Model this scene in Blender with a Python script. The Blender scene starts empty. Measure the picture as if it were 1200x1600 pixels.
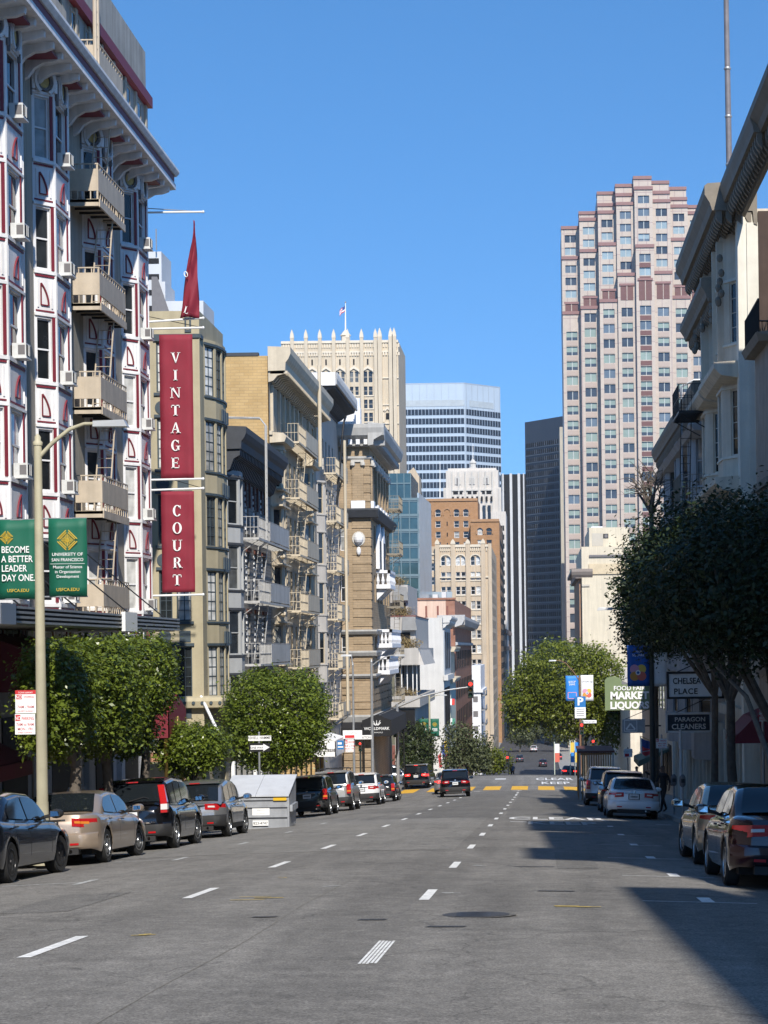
import bpy, bmesh, math, random
import numpy as np
from mathutils import Vector, Matrix, Euler
# ---------------------------------------------------------------- camera, sky, sun, exposure
SC = bpy.context.scene
COL = SC.collection
FPX = 2850.0                       # focal length in photograph pixels (1200 x 1600)
VPX, VPY = 838.0, 1011.0           # where level lines along the street converge
ROLL = math.radians(0.75)
cd = bpy.data.cameras.new('camera')
cd.sensor_fit = 'VERTICAL'; cd.sensor_height = 36.0; cd.lens = FPX/1600*36.0
cd.shift_x = (600-VPX)/1600; cd.shift_y = (VPY-800)/1600
cd.clip_start = 0.5; cd.clip_end = 6000
cam = bpy.data.objects.new('camera', cd); COL.objects.link(cam)
cam.location = (0, 0, 0); cam.rotation_euler = (math.pi/2, ROLL, 0)
SC.camera = cam
SUN = Vector((0.165, -0.735, 0.66)).normalized()
sl = bpy.data.lights.new('sun', 'SUN'); sl.energy = 4.2; sl.angle = math.radians(0.5); sl.color = (1.0, 0.94, 0.845)
so = bpy.data.objects.new('sun', sl); COL.objects.link(so)
so.rotation_euler = SUN.to_track_quat('Z', 'Y').to_euler(); so.location = (20, -60, 80)
wd = bpy.data.worlds.new('World'); SC.world = wd; wd.use_nodes = True
wn, wl = wd.node_tree.nodes, wd.node_tree.links
sky = wn.new('ShaderNodeTexSky'); sky.sky_type = 'NISHITA'; sky.sun_disc = False
sky.sun_elevation = math.asin(SUN.z); sky.sun_rotation = math.atan2(SUN.x, SUN.y)
sky.air_density = 1.0; sky.dust_density = 0.0; sky.ozone_density = 2.5
tc = wn.new('ShaderNodeTexCoord')
vadd = wn.new('ShaderNodeVectorMath'); vadd.operation = 'ADD'; vadd.inputs[1].default_value = (0, 0, 0.215)
wl.new(tc.outputs['Generated'], vadd.inputs[0])
vn = wn.new('ShaderNodeVectorMath'); vn.operation = 'NORMALIZE'; wl.new(vadd.outputs[0], vn.inputs[0])
wl.new(vn.outputs[0], sky.inputs[0])
hs = wn.new('ShaderNodeHueSaturation'); hs.inputs['Saturation'].default_value = 1.26; hs.inputs['Value'].default_value = 1.28
wl.new(sky.outputs[0], hs.inputs['Color'])
wl.new(hs.outputs[0], wn['Background'].inputs[0]); wn['Background'].inputs[1].default_value = 0.12
SC.view_settings.view_transform = 'Standard'; SC.view_settings.look = 'None'
SC.view_settings.exposure = 0.52; SC.view_settings.gamma = 1.0
SC.cycles.max_bounces = 8; SC.cycles.diffuse_bounces = 5; SC.cycles.glossy_bounces = 3
SC.cycles.transmission_bounces = 3; SC.cycles.caustics_reflective = False; SC.cycles.caustics_refractive = False

def W(px, py, Y):
    """point at distance Y seen at photograph pixel (px, py): used to survey sizes of the place"""
    u, v = px-VPX, VPY-py
    c, s = math.cos(ROLL), math.sin(ROLL)
    return ((u*c+v*s)*Y/FPX, (-u*s+v*c)*Y/FPX)
def WX(px, py, Y): return W(px, py, Y)[0]
def WZ(px, py, Y): return W(px, py, Y)[1]

# ---------------------------------------------------------------- materials
MATS = {}
def M(name, col, rough=0.75, metal=0.0, var=0.12, scale=1.5, bump=0.0, streak=0.0, spec=0.4, coat=0.0, obj=False, rnd=0.0, emit=None, trans=0.0, fine=0.0):
    if name in MATS: return MATS[name]
    m = bpy.data.materials.new(name); m.use_nodes = True
    n, l = m.node_tree.nodes, m.node_tree.links
    b = n['Principled BSDF']
    b.inputs['Roughness'].default_value = rough; b.inputs['Metallic'].default_value = metal
    b.inputs['Specular IOR Level'].default_value = spec
    if coat: b.inputs['Coat Weight'].default_value = coat; b.inputs['Coat Roughness'].default_value = 0.03
    if trans: b.inputs['Transmission Weight'].default_value = trans
    c4 = (*col, 1)
    b.inputs['Base Color'].default_value = c4
    src = None
    if var or streak or bump or fine:
        if obj:
            t = n.new('ShaderNodeTexCoord'); src = t.outputs['Object']
        else:
            t = n.new('ShaderNodeNewGeometry'); src = t.outputs['Position']
    cur = None
    def mul(sock, fac_sock, lo, hi):
        mr = n.new('ShaderNodeMapRange'); l.new(fac_sock, mr.inputs[0])
        mr.inputs[1].default_value = 0.3; mr.inputs[2].default_value = 0.7
        mr.inputs[3].default_value = lo; mr.inputs[4].default_value = hi
        mx = n.new('ShaderNodeVectorMath'); mx.operation = 'SCALE'
        if sock is None: mx.inputs[0].default_value = col
        else: l.new(sock, mx.inputs[0])
        l.new(mr.outputs[0], mx.inputs['Scale'])
        return mx.outputs[0]
    if var:
        nz = n.new('ShaderNodeTexNoise'); nz.inputs['Scale'].default_value = scale; nz.inputs['Detail'].default_value = 6
        nz.inputs['Roughness'].default_value = 0.65
        l.new(src, nz.inputs['Vector']); cur = mul(cur, nz.outputs[0], 1-var, 1+var)
    if streak:
        mp = n.new('ShaderNodeMapping'); mp.inputs['Scale'].default_value = (2.2, 2.2, 0.12); l.new(src, mp.inputs[0])
        nz2 = n.new('ShaderNodeTexNoise'); nz2.inputs['Scale'].default_value = 1.6; nz2.inputs['Detail'].default_value = 5
        l.new(mp.outputs[0], nz2.inputs['Vector']); cur = mul(cur, nz2.outputs[0], 1-streak, 1+streak*0.4)
    if fine:
        nz3 = n.new('ShaderNodeTexNoise'); nz3.inputs['Scale'].default_value = 60; nz3.inputs['Detail'].default_value = 3
        l.new(src, nz3.inputs['Vector']); cur = mul(cur, nz3.outputs[0], 1-fine, 1+fine)
    if rnd:
        oi = n.new('ShaderNodeObjectInfo'); cur = mul(cur, oi.outputs['Random'], 1-rnd, 1+rnd)
    if cur is not None: l.new(cur, b.inputs['Base Color'])
    if bump:
        nb = n.new('ShaderNodeTexNoise'); nb.inputs['Scale'].default_value = 9; nb.inputs['Detail'].default_value = 6
        l.new(src, nb.inputs['Vector'])
        bp = n.new('ShaderNodeBump'); bp.inputs['Strength'].default_value = bump; bp.inputs['Distance'].default_value = 0.03
        l.new(nb.outputs[0], bp.inputs['Height']); l.new(bp.outputs[0], b.inputs['Normal'])
    if emit:
        b.inputs['Emission Color'].default_value = (*emit[0], 1); b.inputs['Emission Strength'].default_value = emit[1]
    MATS[name] = m
    return m
def brick(name, c1, c2, mortar, bw=0.42, bh=0.14, ms=0.012, rough=0.85, var=0.15, bump=0.3, off=0.5):
    if name in MATS: return MATS[name]
    m = bpy.data.materials.new(name); m.use_nodes = True
    n, l = m.node_tree.nodes, m.node_tree.links; b = n['Principled BSDF']
    b.inputs['Roughness'].default_value = rough; b.inputs['Specular IOR Level'].default_value = 0.25
    g = n.new('ShaderNodeNewGeometry'); sx = n.new('ShaderNodeSeparateXYZ'); l.new(g.outputs['Position'], sx.inputs[0])
    ad = n.new('ShaderNodeMath'); l.new(sx.outputs[0], ad.inputs[0]); l.new(sx.outputs[1], ad.inputs[1])
    cb = n.new('ShaderNodeCombineXYZ'); l.new(ad.outputs[0], cb.inputs[0]); l.new(sx.outputs[2], cb.inputs[1])
    bt = n.new('ShaderNodeTexBrick'); l.new(cb.outputs[0], bt.inputs['Vector'])
    bt.inputs['Color1'].default_value = (*c1, 1); bt.inputs['Color2'].default_value = (*c2, 1); bt.inputs['Mortar'].default_value = (*mortar, 1)
    bt.inputs['Scale'].default_value = 1; bt.inputs['Mortar Size'].default_value = ms
    bt.inputs['Brick Width'].default_value = bw; bt.inputs['Row Height'].default_value = bh; bt.offset = off
    nz = n.new('ShaderNodeTexNoise'); nz.inputs['Scale'].default_value = 0.9; nz.inputs['Detail'].default_value = 6
    l.new(g.outputs['Position'], nz.inputs['Vector'])
    mr = n.new('ShaderNodeMapRange'); mr.inputs[1].default_value = .3; mr.inputs[2].default_value = .7
    mr.inputs[3].default_value = 1-var; mr.inputs[4].default_value = 1+var; l.new(nz.outputs[0], mr.inputs[0])
    sc = n.new('ShaderNodeVectorMath'); sc.operation = 'SCALE'; l.new(bt.outputs[0], sc.inputs[0]); l.new(mr.outputs[0], sc.inputs['Scale'])
    l.new(sc.outputs[0], b.inputs['Base Color'])
    if bump:
        bp = n.new('ShaderNodeBump'); bp.inputs['Strength'].default_value = bump; bp.inputs['Distance'].default_value = 0.02; bp.invert = True
        l.new(bt.outputs['Fac'], bp.inputs['Height']); l.new(bp.outputs[0], b.inputs['Normal'])
    MATS[name] = m
    return m
def glassmat(name, dark, light, p_light=0.35, rough=0.06, spec=0.6):
    """window pane: each window its own blind, curtain or dark room behind the glass"""
    if name in MATS: return MATS[name]
    m = bpy.data.materials.new(name); m.use_nodes = True
    n, l = m.node_tree.nodes, m.node_tree.links; b = n['Principled BSDF']
    b.inputs['Roughness'].default_value = rough; b.inputs['Specular IOR Level'].default_value = spec
    oi = n.new('ShaderNodeObjectInfo'); cr = n.new('ShaderNodeValToRGB'); l.new(oi.outputs['Random'], cr.inputs[0])
    e = cr.color_ramp.elements; cr.color_ramp.interpolation = 'CONSTANT'
    e[0].position = 0; e[0].color = (*dark, 1); e[1].position = 1-p_light; e[1].color = (*light, 1)
    x = e.new((1-p_light)*0.6); x.color = (*[d*2.2 for d in dark], 1)
    x = e.new(1-p_light*0.45); x.color = (*[0.55*a for a in light], 1)
    g = n.new('ShaderNodeTexCoord'); nz = n.new('ShaderNodeTexNoise'); nz.inputs['Scale'].default_value = 2.2
    l.new(g.outputs['Object'], nz.inputs['Vector'])
    mr = n.new('ShaderNodeMapRange'); mr.inputs[1].default_value = .3; mr.inputs[2].default_value = .7; mr.inputs[3].default_value = .6; mr.inputs[4].default_value = 1.35
    l.new(nz.outputs[0], mr.inputs[0])
    sc = n.new('ShaderNodeVectorMath'); sc.operation = 'SCALE'; l.new(cr.outputs[0], sc.inputs[0]); l.new(mr.outputs[0], sc.inputs['Scale'])
    l.new(sc.outputs[0], b.inputs['Base Color'])
    MATS[name] = m
    return m

# ---------------------------------------------------------------- mesh helper
SPLIT = {'cornice_bracket','eave_bracket','window_surround','shop_window','pilaster','spandrel','setback_cap','frieze_vent','buttress','niche','wall_bracket','slit_window','duct','stone_trim','stone_tracery','frieze_ornament','antenna','downpipe','shopfront','sticker','window_aedicule','ledge','slate_trim','window_panel'}
class MB:
    def __init__(s): s.v, s.f, s.m, s.mats = [], [], [], []
    def mi(s, mat):
        if mat not in s.mats: s.mats.append(mat)
        return s.mats.index(mat)
    def poly(s, pts, mat):
        i = len(s.v); s.v += [tuple(p) for p in pts]; s.f.append(tuple(range(i, i+len(pts)))); s.m.append(s.mi(mat))
    def hexa(s, p, mat):
        i = len(s.v); s.v += [tuple(q) for q in p]; k = s.mi(mat)
        for a in ((0,3,2,1),(4,5,6,7),(0,1,5,4),(1,2,6,5),(2,3,7,6),(3,0,4,7)):
            s.f.append(tuple(i+j for j in a)); s.m.append(k)
    def box(s, x0, x1, y0, y1, z0, z1, mat):
        s.hexa([(x0,y0,z0),(x1,y0,z0),(x1,y1,z0),(x0,y1,z0),(x0,y0,z1),(x1,y0,z1),(x1,y1,z1),(x0,y1,z1)], mat)
    def tube(s, pts, r, mat, n=6, cap=True):
        pts = [Vector(p) for p in pts]; k = s.mi(mat); base = len(s.v); N = len(pts)
        rs = r if isinstance(r, (list, tuple)) else [r]*N
        pa = None
        for i, p in enumerate(pts):
            d = (pts[min(i+1,N-1)]-pts[max(i-1,0)]).normalized()
            a = Vector((0,0,1)) if abs(d.z) < .9 else Vector((1,0,0))
            if pa is not None: a = pa
            e1 = (a-d*a.dot(d))
            if e1.length < 1e-4: a = Vector((1,0,0)) if abs(d.x) < .9 else Vector((0,1,0)); e1 = a-d*a.dot(d)
            e1.normalize(); pa = e1; e2 = d.cross(e1)
            for j in range(n):
                t = 2*math.pi*j/n; s.v.append(tuple(p+(e1*math.cos(t)+e2*math.sin(t))*rs[i]))
        for i in range(N-1):
            for j in range(n):
                a, b = base+i*n+j, base+i*n+(j+1)%n
                s.f.append((a, b, b+n, a+n)); s.m.append(k)
        if cap:
            s.f.append(tuple(base+j for j in reversed(range(n)))); s.m.append(k)
            s.f.append(tuple(base+(N-1)*n+j for j in range(n))); s.m.append(k)
    def lathe(s, c, prof, mat, n=12, axis='z'):
        k = s.mi(mat); base = len(s.v)
        for r, h in prof:
            for j in range(n):
                t = 2*math.pi*j/n; a, b = r*math.cos(t), r*math.sin(t)
                s.v.append((c[0]+a, c[1]+b, c[2]+h) if axis == 'z' else ((c[0]+h, c[1]+a, c[2]+b) if axis == 'x' else (c[0]+a, c[1]+h, c[2]+b)))
        for i in range(len(prof)-1):
            for j in range(n):
                a, b = base+i*n+j, base+i*n+(j+1)%n
                s.f.append((a, b, b+n, a+n)); s.m.append(k)
        s.f.append(tuple(base+j for j in reversed(range(n)))); s.m.append(k)
        s.f.append(tuple(base+(len(prof)-1)*n+j for j in range(n))); s.m.append(k)
    def ext(s, pts, d, mat):
        """polygon (3-D points) extruded by vector d"""
        k = s.mi(mat); i = len(s.v); n = len(pts); d = Vector(d)
        s.v += [tuple(p) for p in pts]+[tuple(Vector(p)+d) for p in pts]
        s.f.append(tuple(range(i+n-1, i-1, -1))); s.m.append(k); s.f.append(tuple(range(i+n, i+2*n))); s.m.append(k)
        for j in range(n):
            a, b = i+j, i+(j+1) % n
            s.f.append((a, b, b+n, a+n)); s.m.append(k)
    def blob(s, c, r, mat, n=10, k=7):
        s.lathe((c[0],c[1],c[2]), [(max(.001, r[0]*math.sin(math.pi*i/k)), -r[2]*math.cos(math.pi*i/k)) for i in range(k+1)], mat, n)
    def mesh(s, name, off=(0,0,0), smooth=None):
        me = bpy.data.meshes.new(name)
        o = off
        me.from_pydata([(a-o[0], b-o[1], c-o[2]) for a, b, c in s.v], [], s.f)
        for m in s.mats: me.materials.append(m)
        me.polygons.foreach_set('material_index', s.m)
        if smooth is not None:
            me.polygons.foreach_set('use_smooth', [True]*len(s.f))
            bm = bmesh.new(); bm.from_mesh(me); bmesh.ops.remove_doubles(bm, verts=bm.verts, dist=1e-4)
            bmesh.ops.recalc_face_normals(bm, faces=bm.faces); bm.to_mesh(me); bm.free()
            me.set_sharp_from_angle(angle=math.radians(smooth))
        me.update()
        return me
    def pieces(s, margin=.02):
        """split into the separate pieces that do not touch each other"""
        par = list(range(len(s.v)))
        def find(a):
            while par[a] != a: par[a] = par[par[a]]; a = par[a]
            return a
        for f in s.f:
            r = find(f[0])
            for q in f[1:]: par[find(q)] = r
        box = {}
        for i, p in enumerate(s.v):
            b = box.setdefault(find(i), [list(p), list(p)])
            for k in range(3): b[0][k] = min(b[0][k], p[k]); b[1][k] = max(b[1][k], p[k])
        ks = list(box)
        for i, a in enumerate(ks):
            A = box[a]
            for b in ks[i+1:]:
                B = box[b]
                if all(A[0][k]-margin <= B[1][k] and B[0][k]-margin <= A[1][k] for k in range(3)): par[find(b)] = find(a)
        out = {}
        for f, m in zip(s.f, s.m):
            mb = out.setdefault(find(f[0]), (MB(), {}))
            idx = []
            for q in f:
                if q not in mb[1]: mb[1][q] = len(mb[0].v); mb[0].v.append(s.v[q])
                idx.append(mb[1][q])
            mb[0].f.append(tuple(idx)); mb[0].m.append(mb[0].mi(s.mats[m]))
        return [o[0] for o in out.values()]
    def build(s, name, parent=None, smooth=None):
        if parent and name in SPLIT:
            ps = sorted(s.pieces(), key=lambda p: p.v[0][1])
            for q in ps[:100]: last = q._build(name, parent, smooth)
            if len(ps) > 100:
                rest = MB()
                for q in ps[100:]:
                    o = len(rest.v); rest.v += q.v; rest.f += [tuple(i+o for i in f) for f in q.f]; rest.m += [rest.mi(q.mats[m]) for m in q.m]
                structure(rest._build(name, parent, smooth), 'stuff')
            return last
        return s._build(name, parent, smooth)
    def _build(s, name, parent=None, smooth=None):
        off = root_loc(parent) if parent else (0,0,0)
        o = bpy.data.objects.new(name, s.mesh(name, off, smooth)); COL.objects.link(o)
        if parent: o.parent = parent
        return o
def root_loc(o):
    if o.get('_local'): return (0,0,0)
    while o.parent: o = o.parent
    if o.get('_local'): return (0,0,0)
    return tuple(o.location)
def tag(o, label, cat, group=None):
    o['label'] = label; o['category'] = cat
    if group: o['group'] = group
    return o
def thing(name, label, cat, loc=(0,0,0), group=None):
    o = bpy.data.objects.new(name, None); COL.objects.link(o); o.location = loc
    o.empty_display_size = 0.2
    return tag(o, label, cat, group)
def structure(o, kind='structure'): o['kind'] = kind; return o

class F:
    """a face frame: u along the wall, n outwards, v up (world z)"""
    def __init__(s, x, y, deg):
        s.o = (x, y); s.a = math.radians(deg); s.U = (math.cos(s.a), math.sin(s.a)); s.N = (math.sin(s.a), -math.cos(s.a))
    def p(s, u, n, v): return (s.o[0]+s.U[0]*u+s.N[0]*n, s.o[1]+s.U[1]*u+s.N[1]*n, v)
    def box(s, mb, u0, u1, n0, n1, v0, v1, mat):
        mb.hexa([s.p(u0,n1,v0), s.p(u1,n1,v0), s.p(u1,n0,v0), s.p(u0,n0,v0), s.p(u0,n1,v1), s.p(u1,n1,v1), s.p(u1,n0,v1), s.p(u0,n0,v1)], mat)
    def ext(s, mb, uv, n0, n1, mat):
        a = s.p(0,n0,0); b = s.p(0,n1,0)
        mb.ext([s.p(u,n0,v) for u, v in uv], (b[0]-a[0], b[1]-a[1], 0), mat)
    def prof(s, mb, nv, u0, u1, mat):
        """profile in (n, v) swept along u: cornices, ledges, canopies"""
        a = s.p(u0,0,0); b = s.p(u1,0,0)
        mb.ext([s.p(u0,n,v) for n, v in nv], (b[0]-a[0], b[1]-a[1], 0), mat)
    def wall(s, mb, u0, u1, v0, v1, wins, d, mat, rmat=None):
        """wall with real openings and their reveals; wins = [(ua,ub,va,vb)]"""
        rmat = rmat or mat
        us = sorted({u0, u1, *[w[0] for w in wins], *[w[1] for w in wins]}); us = [u for u in us if u0-1e-6 <= u <= u1+1e-6]
        vs = sorted({v0, v1, *[w[2] for w in wins], *[w[3] for w in wins]}); vs = [v for v in vs if v0-1e-6 <= v <= v1+1e-6]
        for i in range(len(us)-1):
            um = (us[i]+us[i+1])/2; run = None
            for j in range(len(vs)-1):
                vm = (vs[j]+vs[j+1])/2
                solid = not any(w[0] < um < w[1] and w[2] < vm < w[3] for w in wins)
                if solid and run is None: run = vs[j]
                if run is not None and (not solid or j == len(vs)-2):
                    top = vs[j+1] if solid else vs[j]
                    mb.poly([s.p(us[i],0,run), s.p(us[i+1],0,run), s.p(us[i+1],0,top), s.p(us[i],0,top)], mat); run = None
        for a, b, c, e in wins:
            for q in (((a,0,c),(a,-d,c),(a,-d,e),(a,0,e)), ((b,0,c),(b,0,e),(b,-d,e),(b,-d,c)), ((a,0,c),(b,0,c),(b,-d,c),(a,-d,c)), ((a,0,e),(a,-d,e),(b,-d,e),(b,0,e))):
                mb.poly([s.p(*t) for t in q], rmat)
WCACHE = {}
def win(parent, fr, u, v, w, h, depth, style, fm, gm, name='window', bars=(1,1), ft=0.06):
    """one window (frame and glass) at the lower left corner (u, v) of its opening"""
    key = (round(w,3), round(h,3), style, fm.name, gm.name, bars, ft, name)
    me = WCACHE.get(key)
    if me is None:
        mb = MB()
        def b(x0,x1,z0,z1,y0=-0.03,y1=0.03,mat=fm): mb.box(x0,x1,y0,y1,z0,z1,mat)
        b(0,ft,0,h); b(w-ft,w,0,h); b(ft,w-ft,0,ft); b(ft,w-ft,h-ft,h)
        if style == 'sash':
            b(ft,w-ft,h*.5-ft*.5,h*.5+ft*.5)
            mb.poly([(ft,.012,ft),(w-ft,.012,ft),(w-ft,.012,h*.5),(ft,.012,h*.5)], gm)
            mb.poly([(ft,-.012,h*.5),(w-ft,-.012,h*.5),(w-ft,-.012,h-ft),(ft,-.012,h-ft)], gm)
        else:
            nx, nz = bars
            for i in range(1, nx): x = ft+(w-2*ft)*i/nx; b(x-ft*.3,x+ft*.3,ft,h-ft,-.02,.02)
            for i in range(1, nz): z = ft+(h-2*ft)*i/nz; b(ft,w-ft,z-ft*.25,z+ft*.25,-.018,.018)
            mb.poly([(ft,.008,ft),(w-ft,.008,ft),(w-ft,.008,h-ft),(ft,.008,h-ft)], gm)
        me = mb.mesh(name); WCACHE[key] = me
    o = bpy.data.objects.new(name, me); COL.objects.link(o)
    r = root_loc(parent); p = fr.p(u, -depth, v)
    o.parent = parent; o.location = (p[0]-r[0], p[1]-r[1], p[2]-r[2]); o.rotation_euler = (0,0,fr.a)
    return o
def inst(me, name, parent, loc, rz=0.0):
    o = bpy.data.objects.new(name, me); COL.objects.link(o); r = root_loc(parent)
    o.parent = parent; o.location = (loc[0]-r[0], loc[1]-r[1], loc[2]-r[2]); o.rotation_euler = (0,0,rz); return o

# ---------------------------------------------------------------- lettering
TCACHE = {}
def text_polys(s, bold=0.0, align='CENTER', spacing=1.0):
    key = (s, bold, align, spacing)
    if key in TCACHE: return TCACHE[key]
    cu = bpy.data.curves.new('lettering', 'FONT'); cu.body = s; cu.offset = bold; cu.align_x = align; cu.space_character = spacing
    cu.resolution_u = 3
    ob = bpy.data.objects.new('lettering', cu); COL.objects.link(ob)
    dg = bpy.context.evaluated_depsgraph_get(); dg.update()
    me = bpy.data.meshes.new_from_object(ob.evaluated_get(dg))
    vs = [tuple(v.co) for v in me.vertices]; fs = [tuple(p.vertices) for p in me.polygons]
    bpy.data.objects.remove(ob); bpy.data.curves.remove(cu); bpy.data.meshes.remove(me)
    TCACHE[key] = (vs, fs); return TCACHE[key]
def lettering(mb, s, mapf, size, mat, bold=0.0, align='CENTER', sx=1.0, spacing=1.0):
    """flat lettering: mapf(a, b) gives the world point of text coordinates in metres"""
    vs, fs = text_polys(s, bold, align, spacing); i = len(mb.v); k = mb.mi(mat)
    mb.v += [tuple(mapf(x*size*sx, y*size)) for x, y, z in vs]
    for f in fs: mb.f.append(tuple(i+j for j in f)); mb.m.append(k)
def ftext(mb, fr, s, u, n, v, size, mat, bold=0.0, align='CENTER', sx=1.0, spacing=1.0):
    lettering(mb, s, lambda a, b: fr.p(u+a, n, v+b), size, mat, bold, align, sx, spacing)

# ---------------------------------------------------------------- road surface
RP = [(-120,6.5),(0,-1.6),(95,-8.0),(112,-9.1),(128,-10.05),(136,-10.4),(145,-10.75),(155,-11.1),(163,-11.4),(170,-11.85),(200,-14.6),(300,-23.4),(340,-25.3),(380,-25.9),(450,-26.7),(520,-27.6),(700,-29.0),(900,-29.5)]
def _hermite():
    n = len(RP); sl_ = [(RP[i+1][1]-RP[i][1])/(RP[i+1][0]-RP[i][0]) for i in range(n-1)]
    return [sl_[0]]+[(sl_[i-1]+sl_[i])/2 for i in range(1,n-1)]+[sl_[-1]]
_HT = _hermite()
def rz(Y):
    Y = max(RP[0][0], min(RP[-1][0], Y))
    for i in range(len(RP)-1):
        if Y <= RP[i+1][0]:
            h = RP[i+1][0]-RP[i][0]; t = (Y-RP[i][0])/h
            return ((2*t**3-3*t*t+1)*RP[i][1]+(t**3-2*t*t+t)*h*_HT[i]+(-2*t**3+3*t*t)*RP[i+1][1]+(t**3-t*t)*h*_HT[i+1])
CL, CR, XM = -10.6, 4.7, -2.95       # kerbs and crown of the road
def road_z(X, Y):
    k = 0.22*min(1.0, abs((X-XM)/7.65))**2
    if 140 < Y < 160: k *= 0.4
    return rz(Y)-k
def walk_z(X, Y): return road_z(CL if X < XM else CR, Y)+0.14
def slope(Y): return math.atan2(rz(Y+1)-rz(Y-1), 2)
# ---------------------------------------------------------------- shared materials
def asphalt(name, base, blot=0.17):
    m = bpy.data.materials.new(name); m.use_nodes = True
    n, l = m.node_tree.nodes, m.node_tree.links; b = n['Principled BSDF']
    b.inputs['Roughness'].default_value = 0.82; b.inputs['Specular IOR Level'].default_value = 0.3
    g = n.new('ShaderNodeNewGeometry'); P = g.outputs['Position']
    def noise(sc, det=4, vec=None, rough=.6):
        x = n.new('ShaderNodeTexNoise'); x.inputs['Scale'].default_value = sc; x.inputs['Detail'].default_value = det; x.inputs['Roughness'].default_value = rough
        l.new(vec or P, x.inputs['Vector']); return x.outputs[0]
    def rng(s, a, b2, lo, hi):
        x = n.new('ShaderNodeMapRange'); l.new(s, x.inputs[0]); x.inputs[1].default_value = a; x.inputs[2].default_value = b2; x.inputs[3].default_value = lo; x.inputs[4].default_value = hi; return x.outputs[0]
    def mul(a, b2):
        x = n.new('ShaderNodeMath'); x.operation = 'MULTIPLY'; l.new(a, x.inputs[0]); l.new(b2, x.inputs[1]); return x.outputs[0]
    mp = n.new('ShaderNodeMapping'); mp.inputs['Scale'].default_value = (1.3, 0.06, 1); l.new(P, mp.inputs[0])
    track = rng(noise(1.0, 3, mp.outputs[0]), .35, .65, 1-blot*.9, 1+blot*.7)
    big = rng(noise(.23, 5), .32, .68, 1-blot, 1+blot)
    mid = rng(noise(3.5, 5), .3, .7, .82, 1.18)
    vo = n.new('ShaderNodeTexVoronoi'); vo.inputs['Scale'].default_value = 75; l.new(P, vo.inputs['Vector'])
    sp = n.new('ShaderNodeSeparateColor'); l.new(vo.outputs['Color'], sp.inputs[0])
    agg = rng(sp.outputs[0], 0, 1, .62, 1.42)
    fine = mul(rng(noise(42, 2), .3, .7, .82, 1.18), rng(noise(13, 3), .3, .7, .88, 1.12))
    st = rng(noise(.9, 2), .60, .74, 1, .80); mid = mul(mid, st)
    # hairline cracks that wander
    wp = n.new('ShaderNodeTexNoise'); wp.inputs['Scale'].default_value = .55; wp.inputs['Detail'].default_value = 5; l.new(P, wp.inputs['Vector'])
    va = n.new('ShaderNodeVectorMath'); va.operation = 'MULTIPLY_ADD'; l.new(wp.outputs['Color'], va.inputs[0]); va.inputs[1].default_value = (3, 3, 0); l.new(P, va.inputs[2])
    mc = n.new('ShaderNodeMapping'); mc.inputs['Scale'].default_value = (.3, .14, .2); l.new(va.outputs[0], mc.inputs[0])
    vc = n.new('ShaderNodeTexVoronoi'); vc.feature = 'DISTANCE_TO_EDGE'; vc.inputs['Scale'].default_value = 1; l.new(mc.outputs[0], vc.inputs['Vector'])
    crack = rng(vc.outputs['Distance'], 0.0, .006, .62, 1)
    t = mul(mul(mul(track, big), mul(mid, agg)), mul(fine, crack))
    sc = n.new('ShaderNodeVectorMath'); sc.operation = 'SCALE'; sc.inputs[0].default_value = base; l.new(t, sc.inputs['Scale'])
    l.new(sc.outputs[0], b.inputs['Base Color'])
    bp = n.new('ShaderNodeBump'); bp.inputs['Strength'].default_value = .5; bp.inputs['Distance'].default_value = .012; l.new(agg, bp.inputs['Height']); l.new(bp.outputs[0], b.inputs['Normal'])
    return m
ASPH = asphalt('asphalt', (.180,.169,.152)); ASPH_L = asphalt('asphalt_light', (.205,.194,.175), .1); ASPH_D = asphalt('asphalt_dark', (.150,.142,.129), .1)
CONC = M('concrete_walk', (.27,.26,.24), .9, var=.18, scale=1.2, bump=.3, fine=.1)
KERB = M('kerb_stone', (.3,.29,.27), .9, var=.2, scale=3, fine=.1)
PAINT = M('road_paint_white', (.72,.71,.68), .7, var=.25, scale=9, fine=.15)
PAINT_F = M('road_paint_worn', (.42,.42,.40), .75, var=.4, scale=14, fine=.2)
YPAINT = M('road_paint_yellow', (.72,.40,.03), .7, var=.25, scale=6, fine=.12)
YFAINT = M('utility_paint_yellow', (.42,.31,.08), .8, var=.4, scale=20, fine=.3)
YSEAM = M('road_joint_dust', (.195,.182,.16), .9, var=.25, scale=5)
IRON = M('cast_iron', (.075,.07,.065), .6, metal=.4, var=.3, scale=20)
DIRT = M('city_ground', (.16,.15,.13), .95, var=.2, scale=.1)
WHITE = M('white_paint', (.74,.74,.75), .55, var=.06, scale=2, streak=.12)
BLACKM = M('black_metal', (.015,.015,.016), .45, var=.1)
CHROME = M('chrome', (.7,.7,.7), .12, metal=1, var=0)
GALV = M('galvanised_steel', (.34,.35,.36), .45, metal=.5, var=.15, scale=4)
REDT = M('burgundy_paint', (.19,.022,.035), .55, var=.12, scale=3)
RED = M('sign_red', (.55,.03,.035), .5, var=.05)
SIGNW = M('sign_white', (.8,.8,.79), .5, var=.04)
SIGNB = M('sign_black', (.012,.012,.013), .5, var=0)

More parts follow.
